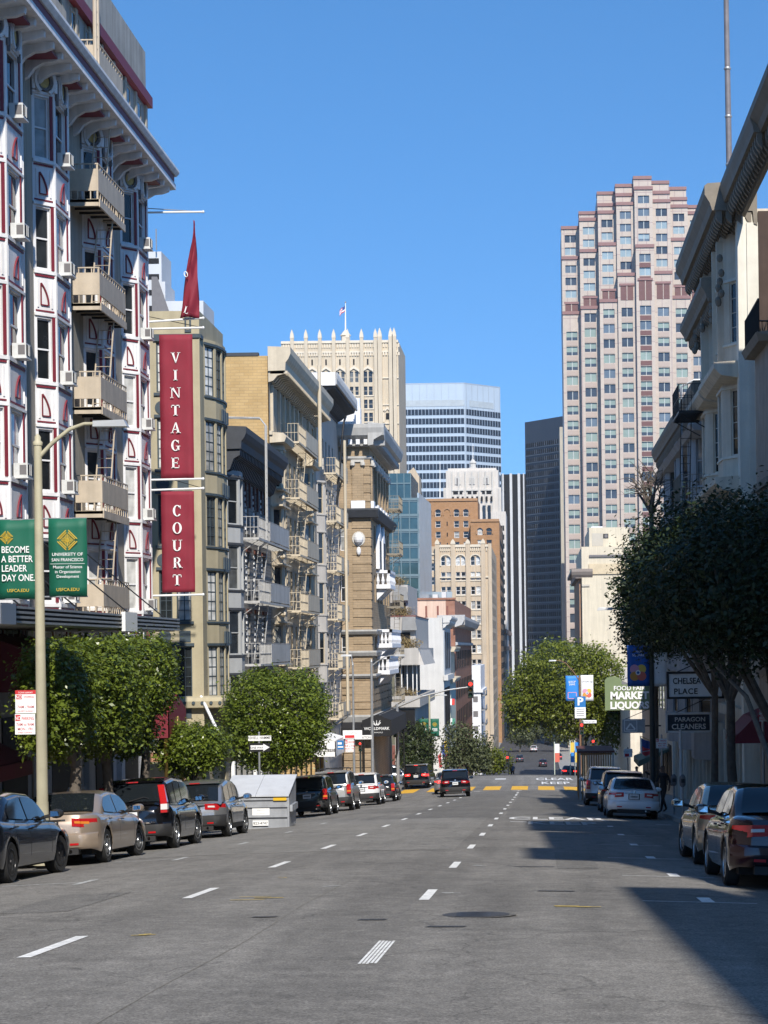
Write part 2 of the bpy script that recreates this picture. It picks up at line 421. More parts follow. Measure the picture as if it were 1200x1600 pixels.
def strip(name, xs, ys, zf, mat, dz=0.0):
    mb = MB(); k = mb.mi(mat)
    for y in ys:
        for x in xs: mb.v.append((x, y, zf(x, y)+dz))
    n = len(xs)
    for j in range(len(ys)-1):
        for i in range(n-1):
            a = j*n+i; mb.f.append((a, a+1, a+n+1, a+n)); mb.m.append(k)
    return mb
def frange(a, b, s):
    n = max(1, int(round((b-a)/s))); return [a+(b-a)*i/n for i in range(n+1)]
YS = frange(-70, 130, 2.5)+frange(130, 200, 1.0)[1:]+frange(200, 700, 10)[1:]
XSR = [CL+(CR-CL)*i/14 for i in range(15)]
ASPH_SHADE = asphalt('asphalt_shade', (.062,.062,.064), .1)  # lower street: building shade put into a darker asphalt colour
o = strip('road', XSR, [y for y in YS if y <= 162], road_z, ASPH).build('road', smooth=60); structure(o)
o = strip('road', XSR, [y for y in YS if y >= 162], road_z, ASPH_SHADE).build('road', smooth=60); structure(o)
o = strip('cross', [-160,-60,-25,CL], frange(140,158,1), lambda x,y: road_z(CL,y)+0.055*max(0,CL-x)*.6, ASPH).build('cross_street', smooth=60); structure(o)
o = strip('cross', [CR,25,60,160], frange(140,158,1), lambda x,y: road_z(CR,y)-0.02*max(0,x-CR), ASPH).build('cross_street', smooth=60); structure(o)
for side, nm in ((-1,'pavement'),(1,'pavement')):
    for a, b in ((-70,139.5),(158.5,700)):
        ys = [y for y in YS if a < y < b]; ys = [a]+ys+[b]
        k0 = CL if side < 0 else CR
        xs = [-22,-16,-13.4,k0-.16] if side < 0 else [k0+.16,8,12,18]
        mb = strip(nm, xs, ys, lambda x,y: walk_z(k0,y)+0.012*(abs(x-k0)), CONC)
        structure(mb.build(nm))
        mb = MB()
        for i in range(len(ys)-1):
            x0, x1 = (k0-.165, k0) if side < 0 else (k0, k0+.165)
            y0, y1 = ys[i], ys[i+1]; t0, t1 = walk_z(k0,y0)+.003, walk_z(k0,y1)+.003
            mb.hexa([(x0,y0,t0-.6),(x1,y0,t0-.6),(x1,y1,t1-.6),(x0,y1,t1-.6),(x0,y0,t0),(x1,y0,t0),(x1,y1,t1),(x0,y1,t1)], KERB)
        structure(mb.build('kerb'))
structure(strip('ground', [-2500,-900,-300,-120,-40,-10,10,40,120,300,900,2500], frange(-300,700,20)+[900,1400,2200,3500], lambda x,y: min(rz(y),rz(-70))-1.3, DIRT).build('ground'))

def rquad(mb, x0, x1, y0, y1, mat, dz=.0045, skew=0.0, n=1):
    for i in range(n):
        a, b = y0+(y1-y0)*i/n, y0+(y1-y0)*(i+1)/n
        mb.poly([(x0,a,road_z(x0,a)+dz),(x1,a,road_z(x1,a)+dz),(x1+skew,b,road_z(x1,b)+dz),(x0+skew,b,road_z(x0,b)+dz)], mat)
def rgrid(mb, x0, x1, y0, y1, mat, dz):
    nx = max(1, int((x1-x0)/.6)); ny = max(1, int((y1-y0)/2.5))
    for i in range(nx):
        for j in range(ny):
            a, b = x0+(x1-x0)*i/nx, x0+(x1-x0)*(i+1)/nx; c, d = y0+(y1-y0)*j/ny, y0+(y1-y0)*(j+1)/ny
            mb.poly([(a,c,road_z(a,c)+dz),(b,c,road_z(b,c)+dz),(b,d,road_z(b,d)+dz),(a,d,road_z(a,d)+dz)], mat)
# resurfaced areas
mb = MB(); rgrid(mb, CL+.4, -1.75, 37.5, 63, ASPH_L, .004); structure(mb.build('road_surface'))
mb = MB(); rgrid(mb, -4.9, -1.35, 63.3, 126, ASPH_D, .004); structure(mb.build('road_surface'))
mb = MB(); rgrid(mb, -1.2, CR-.2, 66, 128, ASPH_D, .004); structure(mb.build('road_surface'))
mb = MB(); rgrid(mb, -6.6, -5.7, 22.0, 25.5, ASPH_D, .0028); structure(mb.build('road_surface'))
mb = MB(); rgrid(mb, .3, 1.0, 30.5, 36.5, ASPH_D, .0028); structure(mb.build('road_surface'))
# lane lines
mb = MB(); rng_ = random.Random(4)
for k in range(17):
    y = 16.35+7.55*k
    x = -1.46+.10*k/17
    if y > 124: break
    if k == 0:
        for j in range(5):      # worn ladder-like stripes on the nearest dash
            xx = x-.075+.033*j; rquad(mb, xx, xx+.024, y-1.05+.06*rng_.random(), y+1.05-.08*rng_.random(), PAINT, .0045, n=3)
    else:
        rquad(mb, x-.065, x+.065, y-1.0, y+1.0, PAINT, .0045, n=3)
for k in range(16):
    y = 17.3+7.55*k
    if y > 124: break
    rquad(mb, -4.67, -4.54, y-1.05, y+1.05, PAINT, .0045, n=3)
for k in range(4): rquad(mb, -1.43+.0, -1.31, 112.5+3.6*k-.6, 112.5+3.6*k+.6, PAINT, .0082)
structure(mb.build('road_line'))
# parking bay ticks
mb = MB()
for y in (22.4, 28.6, 36.2, 44.0, 52.0, 60.5): rquad(mb, -8.45, -7.1, y, y+.10, PAINT_F, .0045); rquad(mb, -7.2, -7.08, y-.55, y+.75, PAINT_F, .005)
for y in (23.0, 28.6, 34.5, 40.6, 47, 54): rquad(mb, 1.3, 2.75, y, y+.11, PAINT_F, .0045); rquad(mb, 2.05, 2.22, y+.02, y+.9, PAINT, .005)
structure(mb.build('road_marking'))
mb = MB(); rquad(mb, -.9, CR-.5, 57.8, 58.05, PAINT, .008, n=1)
structure(mb.build('road_line'))
# stop line and crossing
mb = MB()
rquad(mb, -4.5, -1.35, 127.2, 127.65, PAINT, .0045); rquad(mb, -1.35, 3.2, 128.2, 128.6, PAINT, .0045); rquad(mb, -1.43, -1.31, 127.65, 128.2, PAINT, .005)
rquad(mb, -9.4, -4.5, 125.0, 125.3, PAINT_F, .0045)
structure(mb.build('road_line'))
mb = MB()
for i, x in enumerate((-9.5,-7.4,-5.3,-3.35,-1.35,.6,2.5)): rquad(mb, x-.60, x+.60, 129.9, 137.6, YPAINT, .0045, skew=-.0, n=3)
rquad(mb, -9.6, -8.6, 150, 153.5, YPAINT, .008); rquad(mb, -3.6,-2.7,152,154, PAINT, .0045)
structure(mb.build('road_marking'))
mb = MB()
for s, yc, h, x0 in (('CLEAR', 60.6, 3.6, .62), ('KEEP', 55.2, 3.0, .72)):
    lettering(mb, s, lambda a, b: (x0+a, yc+b*3.9, road_z(x0+a, yc+b*3.9)+.009), 1.12, PAINT if s == 'CLEAR' else PAINT_F, bold=.022, sx=1.0 if s == 'CLEAR' else .9)
for s, yc in (('KEEP', 141.3), ('CLEAR', 149.8)):
    lettering(mb, s, lambda a, b: (1.35+a, yc+b*6.5, road_z(1.35+a, yc+b*6.5)+.009), 1.05, PAINT, bold=.015)
structure(mb.build('road_marking'))
# utility paint, tar seams, litter-like scuffs
mb = MB()
def zig(x, y, w, h, mat, seed):
    r = random.Random(seed)
    for k in range(3):
        a = r.uniform(-w, w*.3); c = r.uniform(-h, h)
        rquad(mb, x+a, x+a+r.uniform(.3,1)*w, y+c, y+c+r.uniform(.04,.1), mat, .0075)
zig(-3.5, 23.5, .5, .35, YFAINT, 1); zig(-4.05, 18.2, .22, .2, YFAINT, 2); zig(.55, 21.9, .55, .12, YFAINT, 3); zig(-3.9, 28.2, .15, .3, YFAINT, 7)
zig(-1.15, 24.2, .16, .2, PAINT_F, 4); zig(-1.1, 31, .18, .2, PAINT_F, 5); zig(-2.9, 25.6, .16, .2, PAINT_F, 6)
for x, y, s in ((-3.1,20.3,.14),(-1.0,18.9,.2),(-1.85,19.8,.15),(-.1,30.8,.35),(.2,24.6,.25)): rquad(mb, x-s, x+s, y, y+.12, IRON, .0072, skew=.05)
structure(mb.build('road_marking'))
mb = MB()
for i in range(30):
    y = 6+1.9*i; a, b = -2.86+.03*math.sin(i*1.3), -2.86+.03*math.sin(i*1.3+1.3); mb.poly([(a,y,road_z(a,y)+.0032),(a+.014,y,road_z(a,y)+.0032),(b+.014,y+1.9,road_z(b,y+1.9)+.0032),(b,y+1.9,road_z(b,y+1.9)+.0032)], YSEAM)
structure(mb.build('road_line'))
mb = MB()
cx, cy = -.72, 20.55; N = 26
def disc(r, dz, mat):
    mb.poly([(cx+r*math.cos(2*math.pi*j/N), cy+r*math.sin(2*math.pi*j/N), road_z(cx, cy+r*math.sin(2*math.pi*j/N))+dz) for j in range(N)], mat)
disc(.46, .004, ASPH_D); disc(.38, .008, IRON)
for j in range(-3, 4): rquad(mb, cx-.22, cx+.22, cy+j*.09-.015, cy+j*.09+.015, BLACKM, .011)
tag(mb.build('manhole_cover'), 'round dark iron manhole cover set in the sunlit asphalt', 'manhole cover')
GLASS = glassmat('window_glass', (.012,.014,.016), (.5,.5,.48), .25)
GLASS_D = glassmat('window_glass_dark', (.012,.015,.018), (.16,.17,.17), .2)
GLASS_C = glassmat('window_glass_curtain', (.02,.024,.026), (.62,.62,.6), .55)
H_WHITE = M('hotel_white_stucco', (.80,.79,.785), .6, var=.08, scale=1.2, streak=.2, bump=.06)
H_TAN = M('hotel_tan_wall', (.40,.365,.30), .85, var=.12, scale=.8, streak=.2)
H_GREY = M('hotel_attic_grey', (.38,.365,.33), .9, var=.16, scale=.7, streak=.25, bump=.15)
H_BASE = M('hotel_base_grey', (.56,.56,.56), .7, var=.1, scale=1.5, streak=.15)
TANP = M('fire_escape_tan', (.50,.42,.32), .6, var=.1, scale=3, streak=.15)
TAND = M('ornament_ochre', (.52,.38,.13), .6, var=.2, scale=6)
GREYT = M('trim_dark_grey', (.16,.15,.15), .7, var=.1)  # dark grey shared by trim, grilles, pots and lettering
ACW = M('appliance_white', (.62,.62,.6), .5, var=.1, scale=5, streak=.15)
DARK = M('dark_interior', (.012,.012,.013), .6, var=.2, spec=.2)
BRASS = M('brass', (.42,.28,.09), .28, metal=.9, var=.15, scale=6)
def ribbon(mb, fr, pts, t, n0, n1, mat):
    for (a, b), (c, d) in zip(pts, pts[1:]):
        dx, dy = c-a, d-b; L = math.hypot(dx, dy) or 1; nx, ny = -dy/L*t/2, dx/L*t/2
        fr.ext(mb, [(a+nx,b+ny),(a-nx,b-ny),(c-nx,d-ny),(c+nx,d+ny)], n0, n1, mat)
def arc(cx, cy, rx, ry, a0, a1, n=12): return [(cx+rx*math.cos(a0+(a1-a0)*i/n), cy+ry*math.sin(a0+(a1-a0)*i/n)) for i in range(n+1)]
PI = math.pi
hotel = thing('hotel_building', 'white stucco hotel with burgundy-trimmed bay windows and tan fire escape balconies', 'hotel', (-13.4, 62.4, walk_z(-13.4,62.4)))
FH = F(-13.4, 0, 90)
mb = MB()
mb.box(-32, -13.4, 14, 62.4, -9, 15.9, H_TAN)
FH.box(mb, 14, 62.4, 0, .06, -8, .55, H_BASE)
mb.build('wall', hotel)
mb = MB(); mb.box(-31.9, -13.1, 14.1, 62.35, 16.6, 20.5, H_GREY); mb.build('attic_wall', hotel)
mb = MB(); FH.box(mb, 14, 62.5, .2, .5, 18.62, 18.98, REDT); FH.box(mb, 14, 62.48, .2, .42, 18.98, 19.08, H_GREY)
for u in frange(40, 62, 1.6): FH.box(mb, u, u+.22, .2, .38, 16.7, 18.6, H_TAN)
mb.build('attic_band', hotel)
for u in frange(37.2, 60.4, 1.6):
    win(hotel, FH, u, 17.1, .95, 1.35, -.32, 'sash', H_TAN, GLASS_D, 'attic_window')
# cornice
mb = MB()
FH.prof(mb, [(0,15.75),(.25,15.8),(1.1,15.92),(1.18,15.92),(1.18,16.1),(1.05,16.12),(0,16.12)], 14, 62.9, H_WHITE)
FH.prof(mb, [(0,16.12),(1.14,16.12),(1.14,16.38),(0,16.38)], 14, 62.84, REDT)
FH.prof(mb, [(0,16.38),(1.2,16.38),(1.3,16.5),(1.3,16.58),(0,16.75)], 14, 62.95, H_WHITE)
mb.build('cornice', hotel)
mb = MB()
for i, u in enumerate(frange(36, 62.3, .88)):
    a, b = FH.p(u,0,0), FH.p(u+.16,0,0)
    FH.prof(mb, [(0,15.9),(1.06,15.9),(1.04,15.74),(.8,15.66),(.55,15.64),(.3,15.5),(.14,15.28),(0,15.2)], u, u+.16, H_WHITE)
    if i % 3 == 1: FH.box(mb, u+.22, u+.82, .15, .95, 15.70, 15.755, REDT)
mb.build('cornice_bracket', hotel)
# bay windows
def d_motif(mb, fr, uc, v0, w, h, flip, mat):
    s = -1 if flip else 1
    x0 = uc-s*w/2
    pts = [(x0, v0), (x0, v0+h)]
    ribbon(mb, fr, pts, .028, .01, .04, mat)
    ribbon(mb, fr, [(x0, v0), (x0+s*w*.85, v0)], .028, .01, .04, mat)
    ribbon(mb, fr, [(x0+s*w*(1-math.cos(t))*.0+s*w*math.sin(t)**.8*.9 if t > 0 else x0, v0+h*(1-t/(PI/2))) for t in [PI/2*i/8 for i in range(9)]], .036, .01, .05, mat)
def medallion(mb, fr, uc, vc, r):
    ribbon(mb, fr, arc(uc, vc, r, r*1.15, -PI*.35, PI*1.35, 16), .09, .0, .14, H_WHITE)
    ribbon(mb, fr, arc(uc, vc, r*.72, r*.8, 0, 2*PI, 14), .06, .0, .1, GREYT)
    pts = arc(uc, vc, r*.55, r*.62, 0, 2*PI, 12)[:-1]; fr.ext(mb, pts, .0, .06, TAND)
    for s in (-1, 1):
        ribbon(mb, fr, [(uc+s*r*1.15, vc-r*.9), (uc+s*r*1.18, vc), (uc+s*r*.9, vc+r*.9), (uc+s*r*.4, vc+r*1.4), (uc, vc+r*1.15)], .09, 0, .1, H_WHITE)
        ribbon(mb, fr, [(uc+s*r*1.35, vc-r*1.5), (uc+s*r*1.35, vc+r*.3)], .05, 0, .08, GREYT)
ac_mb = MB()
ac_mb.box(-.21,.21,-.30,.05,0,.35,ACW); ac_mb.box(-.18,.18,-.312,-.30,.045,.31,DARK)
for i in range(1,3): ac_mb.box(-.18+.36*i/3-.016,-.18+.36*i/3+.016,-.325,-.305,.045,.31,ACW)
for s in (-1,1): ac_mb.box(s*.21-.006,s*.21+.006,-.27,-.1,.06,.30,GREYT)
ac_mb.box(-.23,.23,-.32,.03,-.035,0,ACW)
AC = ac_mb.mesh('air_conditioner')
ROWS = [(13.4-3.0*k, 1.66) for k in range(5)]
for c in (36.0, 40.9, 45.75, 50.35, 55.7, 60.75):
    faces = [(F(-13.4, c-1.25, math.degrees(math.atan2(.5,.45))), .673, .45, .09), (F(-12.95, c-.75, 90), 1.5, .98, .26), (F(-12.95, c+.75, math.degrees(math.atan2(.5,-.45))), .673, .45, .09)]
    mb = MB()
    for fr, L, ww, off in faces:
        fr.wall(mb, 0, L, 1.0, 15.95, [(off, off+ww, v, v+h) for v, h in ROWS], .13, H_WHITE, H_WHITE)
        for v, h in ROWS:
            fr.box(mb, 0, L, 0, .05, v-.14, v-.05, H_WHITE)
            fr.box(mb, 0, L, 0, .045, v+h+.06, v+h+.13, H_WHITE)
            pw = L-.2
            for a in ((.1,.14),(L-.14,L-.1)): fr.box(mb, a[0], a[1], 0, .03, v-1.05, v-.3, H_WHITE)
    for (x, y) in ((-12.95,c-.75),(-12.95,c+.75)): mb.tube([(x+.0,y,1.0),(x+.0,y,15.9)], .045, H_WHITE, 6)
    mb.poly([faces[0][0].p(0,0,1.0), faces[1][0].p(0,0,1.0), faces[2][0].p(0,0,1.0), faces[2][0].p(.673,0,1.0)], H_WHITE)
    bay = mb.build('bay_window', hotel)
    mb = MB()
    for q, (fr, L, ww, off) in enumerate(faces):
        for v, h in ROWS:
            fr.box(mb, off+ww+.012, off+ww+.012+(.085 if q != 1 else .075), 0, .035, v-.02, v+h+.05, REDT)
            fr.box(mb, .04, L-.04, 0, .03, v-.215, v-.17, REDT)
            fr.box(mb, .05, L-.05, 0, .02, v-1.16, v-1.12, REDT)
            d_motif(mb, fr, L/2, v-.98, .26 if q != 1 else .42, .58, q == 1, REDT)
    mb.build('red_trim', bay)
    mb = MB()
    medallion(mb, faces[0][0], .36, 15.48, .3); medallion(mb, faces[1][0], .75, 15.48, .34)
    mb.build('medallion', bay)
    for q, (fr, L, ww, off) in enumerate(faces):
        for v, h in ROWS: win(bay, fr, off, v, ww, h, .1, 'sash', WHITE, GLASS, ft=.045)
    if c < 54 or c > 58:
        for v, h in ROWS:
            p = faces[1][0].p(.78 if c < 58 else .75, 0, v+.02); inst(AC, 'air_conditioner', bay, p, PI/2)
# wall between bays : plain strips with downpipes
mb = MB()
for y in (43.3, 48.1, 57.9): mb.tube([(-13.34,y,-5),(-13.34,y,15.7)], .05, H_TAN, 6)
mb.build('downpipe', hotel)
# fire escape with solid tan panels
for k in range(6):
    zf = 16.75 if k == 0 else 13.15-3.02*(k-1)
    y0, y1, n1 = 53.0, 56.35, .85
    mb = MB(); nin = .0 if k else .3
    FH.box(mb, y0, y1, nin, n1, zf-.05, zf+.03, TANP)
    for a in frange(y0+.1, y1-.1, .55): FH.box(mb, a, a+.04, nin, n1, zf-.12, zf-.05, BLACKM)
    FH.box(mb, y0, y0+.05, nin, n1, zf+.28, zf+.92, TANP); FH.box(mb, y1-.05, y1, nin, n1, zf+.28, zf+.92, TANP)
    FH.box(mb, y0+.05, y1-.05, n1-.05, n1-.001, zf+.28, zf+.92, TANP)
    FH.box(mb, y0, y0+.05, nin, n1, zf-.16, zf+.04, TANP); FH.box(mb, y0+.05, y1, n1-.02, n1+.03, zf-.17, zf+.05, TANP)
    for a in frange(y0, y1-.04, .28):
        FH.box(mb, a, a+.03, n1-.03, n1-.005, zf+.03, zf+.28, TANP); FH.box(mb, a, a+.03, n1-.03, n1-.005, zf+.92, zf+1.05, TANP)
    for a in frange(nin+.04, n1-.06, .2):
        FH.box(mb, y0+.01, y0+.035, a, a+.03, zf+.03, zf+.28, TANP); FH.box(mb, y0+.01, y0+.035, a, a+.03, zf+.92, zf+1.05, TANP)
    FH.box(mb, y0, y1, n1-.04, n1, zf+1.05, zf+1.085, TANP); FH.box(mb, y0, y0+.04, nin, n1-.04, zf+1.05, zf+1.085, TANP)
    bal = mb.build('fire_escape_balcony', hotel)
    if k < 5:
        mb = MB()
        za = zf; zb = (13.15-3.02*k) if k else 13.15
        lo = zb; hi = zf
        for s in (0, .45):
            mb.tube([FH.p(54.0+.0, .35+s, lo+.05), FH.p(55.3, .35+s, hi+.9)], .022, TANP, 5)
        for t in frange(.06, .95, .075):
            mb.tube([FH.p(54.0+1.3*t, .35, lo+.05+(hi+.85-lo)*t), FH.p(54.0+1.3*t, .80, lo+.05+(hi+.85-lo)*t)], .012, TANP, 4)
        mb.build('ladder', bal)
mb = MB()
mb.tube([FH.p(52.2,1.0,16.5),FH.p(52.2,1.0,22.5)], .06, TANP, 8); mb.tube([FH.p(52.5,1.0,16.5),FH.p(52.5,1.0,22.5)], .06, TANP, 8)
for v in frange(17,22,.35): mb.tube([FH.p(52.2,1.0,v),FH.p(52.5,1.0,v)], .02, TANP, 4)
mb.tube([FH.p(47.6,.95,16.5),FH.p(47.6,.95,22.5)], .14, TANP, 10); mb.tube([FH.p(47.2,1.0,16.5),FH.p(47.2,1.0,17.4),FH.p(47.6,1.0,17.4)], .12, TANP, 8)
FH.box(mb, 46.3, 48.2, .7, 1.2, 16.6, 16.95, TANP)
mb.build('roof_standpipe', hotel)
# storefront level
mb = MB()
for u in (37.0, 41.2, 45.4, 50.0, 55.0, 58.6):
    FH.box(mb, u, u+2.2, .06, .09, walk_z(-13,u+1)+.5, -1.6, DARK)
mb.build('shop_window', hotel)
mb = MB()
for u in (36.6, 40.2, 44.4, 49.0, 53.6, 57.8, 61.4): FH.box(mb, u, u+.45, .06, .22, walk_z(-13,u)-.4, .6, H_BASE)
FH.box(mb, 30, 62.4, .06, .3, -.9, -.65, H_WHITE); FH.box(mb, 30, 62.4, .06, .25, .42, .6, H_WHITE)
mb.build('pilaster', hotel)
mb = MB(); rr = random.Random(3)
for u in frange(36.5, 53, 1.4):
    for j in range(16):
        a, b = u+rr.uniform(-.45,.45), -.35+rr.uniform(-.28,.5)*abs(1)
        FH.box(mb, a, a+rr.uniform(.06,.16), .06, .06+rr.uniform(.03,.12), b, b+rr.uniform(.06,.2), rr.choice([TAND, DARK, REDT, GREYT]))
mb.build('frieze_ornament', hotel)
# marquee canopy with horizontal ribs
mb = MB(); z0, z1 = .62, .97
FH.box(mb, 34, 53.6, .1, 2.86, z0+.02, z1-.03, DARK)
for j in range(4):
    v = z0+j*(z1-z0-.05)/3
    FH.box(mb, 34, 53.66, .1, 2.92, v, v+.05, GALV)
FH.box(mb, 34, 53.5, .12, 2.8, z0-.03, z0+.0, H_BASE)
FH.box(mb, 35.0, 36.6, 2.9, 2.97, z0-.03, z1+.03, SIGNW); FH.box(mb, 46.2, 47.6, 2.9, 3.0, z0-.08, z1+.06, SIGNW)
for u in (38, 43, 48.3, 52.6): mb.tube([FH.p(u,2.7,z1),FH.p(u,.1,z1+2.2)], .02, BLACKM, 5)
mb.build('marquee', hotel)
# cloth awning parts over the entrance and the shop
def awning(name, y0, y1, n0, n1, v0, v1, parent, mat, val=.28):
    mb = MB()
    FH.prof(mb, [(n0,v1),(n1,v0),(n1,v0-.03),(n0,v1-.05)], y0, y1, mat)
    FH.prof(mb, [(n1-.02,v0-val),(n1,v0-val),(n1,v0),(n1-.02,v0)], y0, y1, mat)
    for y in (y0, y1-.02): mb.ext([FH.p(y,n0,v1-.05),FH.p(y,n1-.02,v0-.03),FH.p(y,n1-.02,v0-val),FH.p(y,n0,v0-val)], (0,.02,0), mat)
    return mb.build(name, parent)
awning('entrance_awning', 42.6, 46.8, .1, 2.3, -.15, .55, hotel, REDT, .75)
awning('shop_awning', 36.6, 42.6, .1, 1.6, -2.45, -1.7, hotel, REDT, .36)
# entrance canopy on brass posts
can = thing('entrance_canopy', 'burgundy cloth entrance canopy on brass posts behind the clipped trees at the hotel door', 'canopy', FH.p(54.2, 1.6, walk_z(-12,54)))
mb = MB(); y0, y1, n1 = 53.0, 55.6, 2.7; zb = -2.5
zt = -1.25
for (a, b) in ((y0, y0+.03), (y1-.03, y1)):
    mb.ext([FH.p(a,0.3,zb),FH.p(a,n1,zb),FH.p(a,n1,zb+.75),FH.p(a,0.3,zb+.75)], (0,b-a,0), REDT)
ym = (y0+y1)/2
mb.ext([FH.p(y0,n1,zb),FH.p(y1,n1,zb),FH.p(y1,n1,zb+.75),FH.p(ym,n1,zt),FH.p(y0,n1,zb+.75)], (-.03,0,0), REDT)
mb.poly([FH.p(y0,.3,zb+.75),FH.p(y0,n1,zb+.75),FH.p(ym,n1,zt),FH.p(ym,.3,zt)], REDT); mb.poly([FH.p(ym,.3,zt),FH.p(ym,n1,zt),FH.p(y1,n1,zb+.75),FH.p(y1,.3,zb+.75)], REDT)
for i in range(9):
    a = y0+(y1-y0)*i/9; mb.ext([FH.p(a,n1+.005,zb),FH.p(a+.28,n1+.005,zb),FH.p(a+.14,n1+.005,zb-.14)], (.02,0,0), REDT)
mb.build('cloth', can)
mb = MB(); FH.ext(mb, arc(ym, zb+.42, .14, .17, 0, 2*PI, 10)[:-1], n1+.002, n1+.02, TAND); mb.build('crest', can)
for y in (y0+.1, y1-.1):
    mb = MB(); p = FH.p(y, n1-.12, 0); mb.tube([(p[0],p[1],walk_z(-11,y)-.05),(p[0],p[1],zb+.05)], .06, BRASS, 10); mb.build('post', can)

# ---------------------------------------------------------------- serif letters for the cloth banners
def serif(ch):
    P = []; T, t, s = .2, .075, .055
    def q(*p): P.append(list(p))
    def R(x0,x1,y0,y1): q((x0,y0),(x1,y0),(x1,y1),(x0,y1))
    def sf(x0,x1,y): R(x0,x1,y,y+s)
    def ring(cx, cy, a, b, ta, tb, a0, a1, n=14):
        for i in range(n):
            u, w = a0+(a1-a0)*i/n, a0+(a1-a0)*(i+1)/n
            q((cx+a*math.cos(u),cy+b*math.sin(u)),(cx+a*math.cos(w),cy+b*math.sin(w)),(cx+(a-ta)*math.cos(w),cy+(b-tb)*math.sin(w)),(cx+(a-ta)*math.cos(u),cy+(b-tb)*math.sin(u)))
    if ch == 'V': q((-.38,1),(-.16,1),(.08,0),(-.02,0)); q((.28,1),(.37,1),(.06,0),(-.0,.08)); sf(-.45,-.08,.945); sf(.16,.46,.945)
    elif ch == 'I': R(-T/2,T/2,0,1); sf(-.2,.2,0); sf(-.2,.2,.945)
    elif ch == 'N': R(-.38,-.3,0,1); R(.3,.38,0,1); q((-.42,1),(-.18,1),(.38,0),(.3,0)); sf(-.5,-.2,0); sf(.16,.5,.945); sf(-.5,-.2,.945)
    elif ch == 'T': R(-T/2,T/2,0,1); R(-.4,.4,.92,1); R(-.4,-.34,.74,1); R(.34,.4,.74,1); sf(-.2,.2,0)
    elif ch == 'A': q((-.02,1),(.1,1),(.4,0),(.18,0)); q((-.02,1),(.04,.9),(-.28,0),(-.37,0)); R(-.2,.2,.3,.3+t); sf(-.46,-.16,0); sf(.06,.5,0)
    elif ch == 'E': R(-.3,-.1,0,1); R(-.38,.32,.925,1); R(-.2,.2,.47,.545); R(-.38,.36,0,.075); R(.27,.32,.75,1); R(.31,.36,0,.27); R(.15,.2,.38,.63)
    elif ch == 'C': ring(0,.5,.4,.53,T,.07,.22*PI,1.78*PI); R(.26,.32,.68,.98)
    elif ch == 'G': ring(0,.5,.4,.53,T,.07,.22*PI,1.76*PI); R(.26,.32,.68,.98); R(.17,.36,.05,.42); sf(.05,.46,.4)
    elif ch == 'O': ring(0,.5,.42,.53,T,.06,0,2*PI,20)
    elif ch == 'U': R(-.36,-.16,.3,1); R(.26,.34,.3,1); ring(-.01,.32,.35,.35,.2,.07,PI,2*PI,12); sf(-.44,-.06,.945); sf(.14,.46,.945)
    elif ch == 'R': R(-.3,-.1,0,1); ring(-.05,.735,.35,.265,.18,.06,-PI/2,PI/2,10); R(-.3,-.02,.94,1); R(-.2,-.02,.47,.53); q((-.02,.5),(.16,.5),(.44,0),(.22,0)); sf(-.38,-.02,0); sf(.18,.5,0)
    elif ch == 'L': R(-.3,-.1,0,1); R(-.38,.36,0,.075); R(.3,.36,0,.27); sf(-.38,-.02,.945)
    elif ch == 'H': R(-.36,-.17,0,1); R(.17,.36,0,1); R(-.2,.2,.47,.54); sf(-.44,-.08,0); sf(.08,.44,0); sf(-.44,-.08,.945); sf(.08,.44,.945)
    return P
CLOTH = M('banner_burgundy', (.23,.018,.036), .75, var=.08, scale=1.5, streak=.12)
YB = 61.9; FB = F(0, YB, 0)
def bpx(x, y): return W(x, y, YB)
def arm(mb, ya, yb, n0=0.0):
    (xa, za) = bpx(236, ya); (xb, zb) = bpx(317, yb)
    mb.tube([(-13.1, YB+n0, za), (xb, YB+n0, zb)], .035, SIGNW, 8); mb.lathe((xb, YB+n0, zb), [(.03,-.02),(.06,0),(.03,.05)], SIGNW, 8, 'x')
for s, (xa, xb, ya, yb), arms, y0, dy, hh in (('VINTAGE', (248.5,300.5,523,748), ((514,512),(750,748)), 562, 27.4, 16.5), ('COURT', (251.5,303,768,926), ((766,763),(931,929)), 801, 27.0, 17)):
    th = thing('banner_sign', 'tall burgundy cloth banner with cream serif letters reading %s hung between white arms' % s, 'banner', (-13.1, YB, bpx(236, yb)[1]))
    x0, zt = bpx(xa, ya); x1, _ = bpx(xb, ya); _, zb = bpx(xa, yb)
    mb = MB(); NZ = 24
    for i in range(NZ):
        for j in range(6):
            def pt(a, b):
                u, v = x0+(x1-x0)*a/6, zb+(zt-zb)*b/NZ
                return (u, YB+.012*math.sin(b*.9+a*.8)+.01*math.sin(a*2+b*.23), v)
            mb.poly([pt(j,i),pt(j+1,i),pt(j+1,i+1),pt(j,i+1)], CLOTH)
    cl = mb.build('cloth', th, smooth=60); cl.modifiers.new('thick', 'SOLIDIFY').thickness = .008
    mb = MB()
    for k, ch in enumerate(s):
        cxp, zc = bpx((xa+xb)/2, y0+dy*k+hh/2-8); hz = hh*YB/FPX
        for P in serif(ch): FB.ext(mb, [(cxp+px*hz, zc-hz*.3+py*hz) for px, py in P], .032, .04, SIGNW)
    mb.build('lettering', th)
    for a in arms:
        mb = MB(); arm(mb, *a); mb.build('arm', th)
    mb = MB(); (xq, zq) = bpx(240, ya-6); mb.tube([(-13.1, YB+.1, bpx(240, ya-30)[1]), (bpx(317,arms[0][1])[0], YB, bpx(317, arms[0][1])[1])], .012, BLACKM, 4); mb.build('stay_wire', th)
th = thing('banner_sign', 'twisted burgundy hotel banner hanging furled to a point above the VINTAGE banner', 'banner', (-13.1, YB, bpx(300, 497)[1]))
mb = MB(); N = 26; K = 10
rows = []
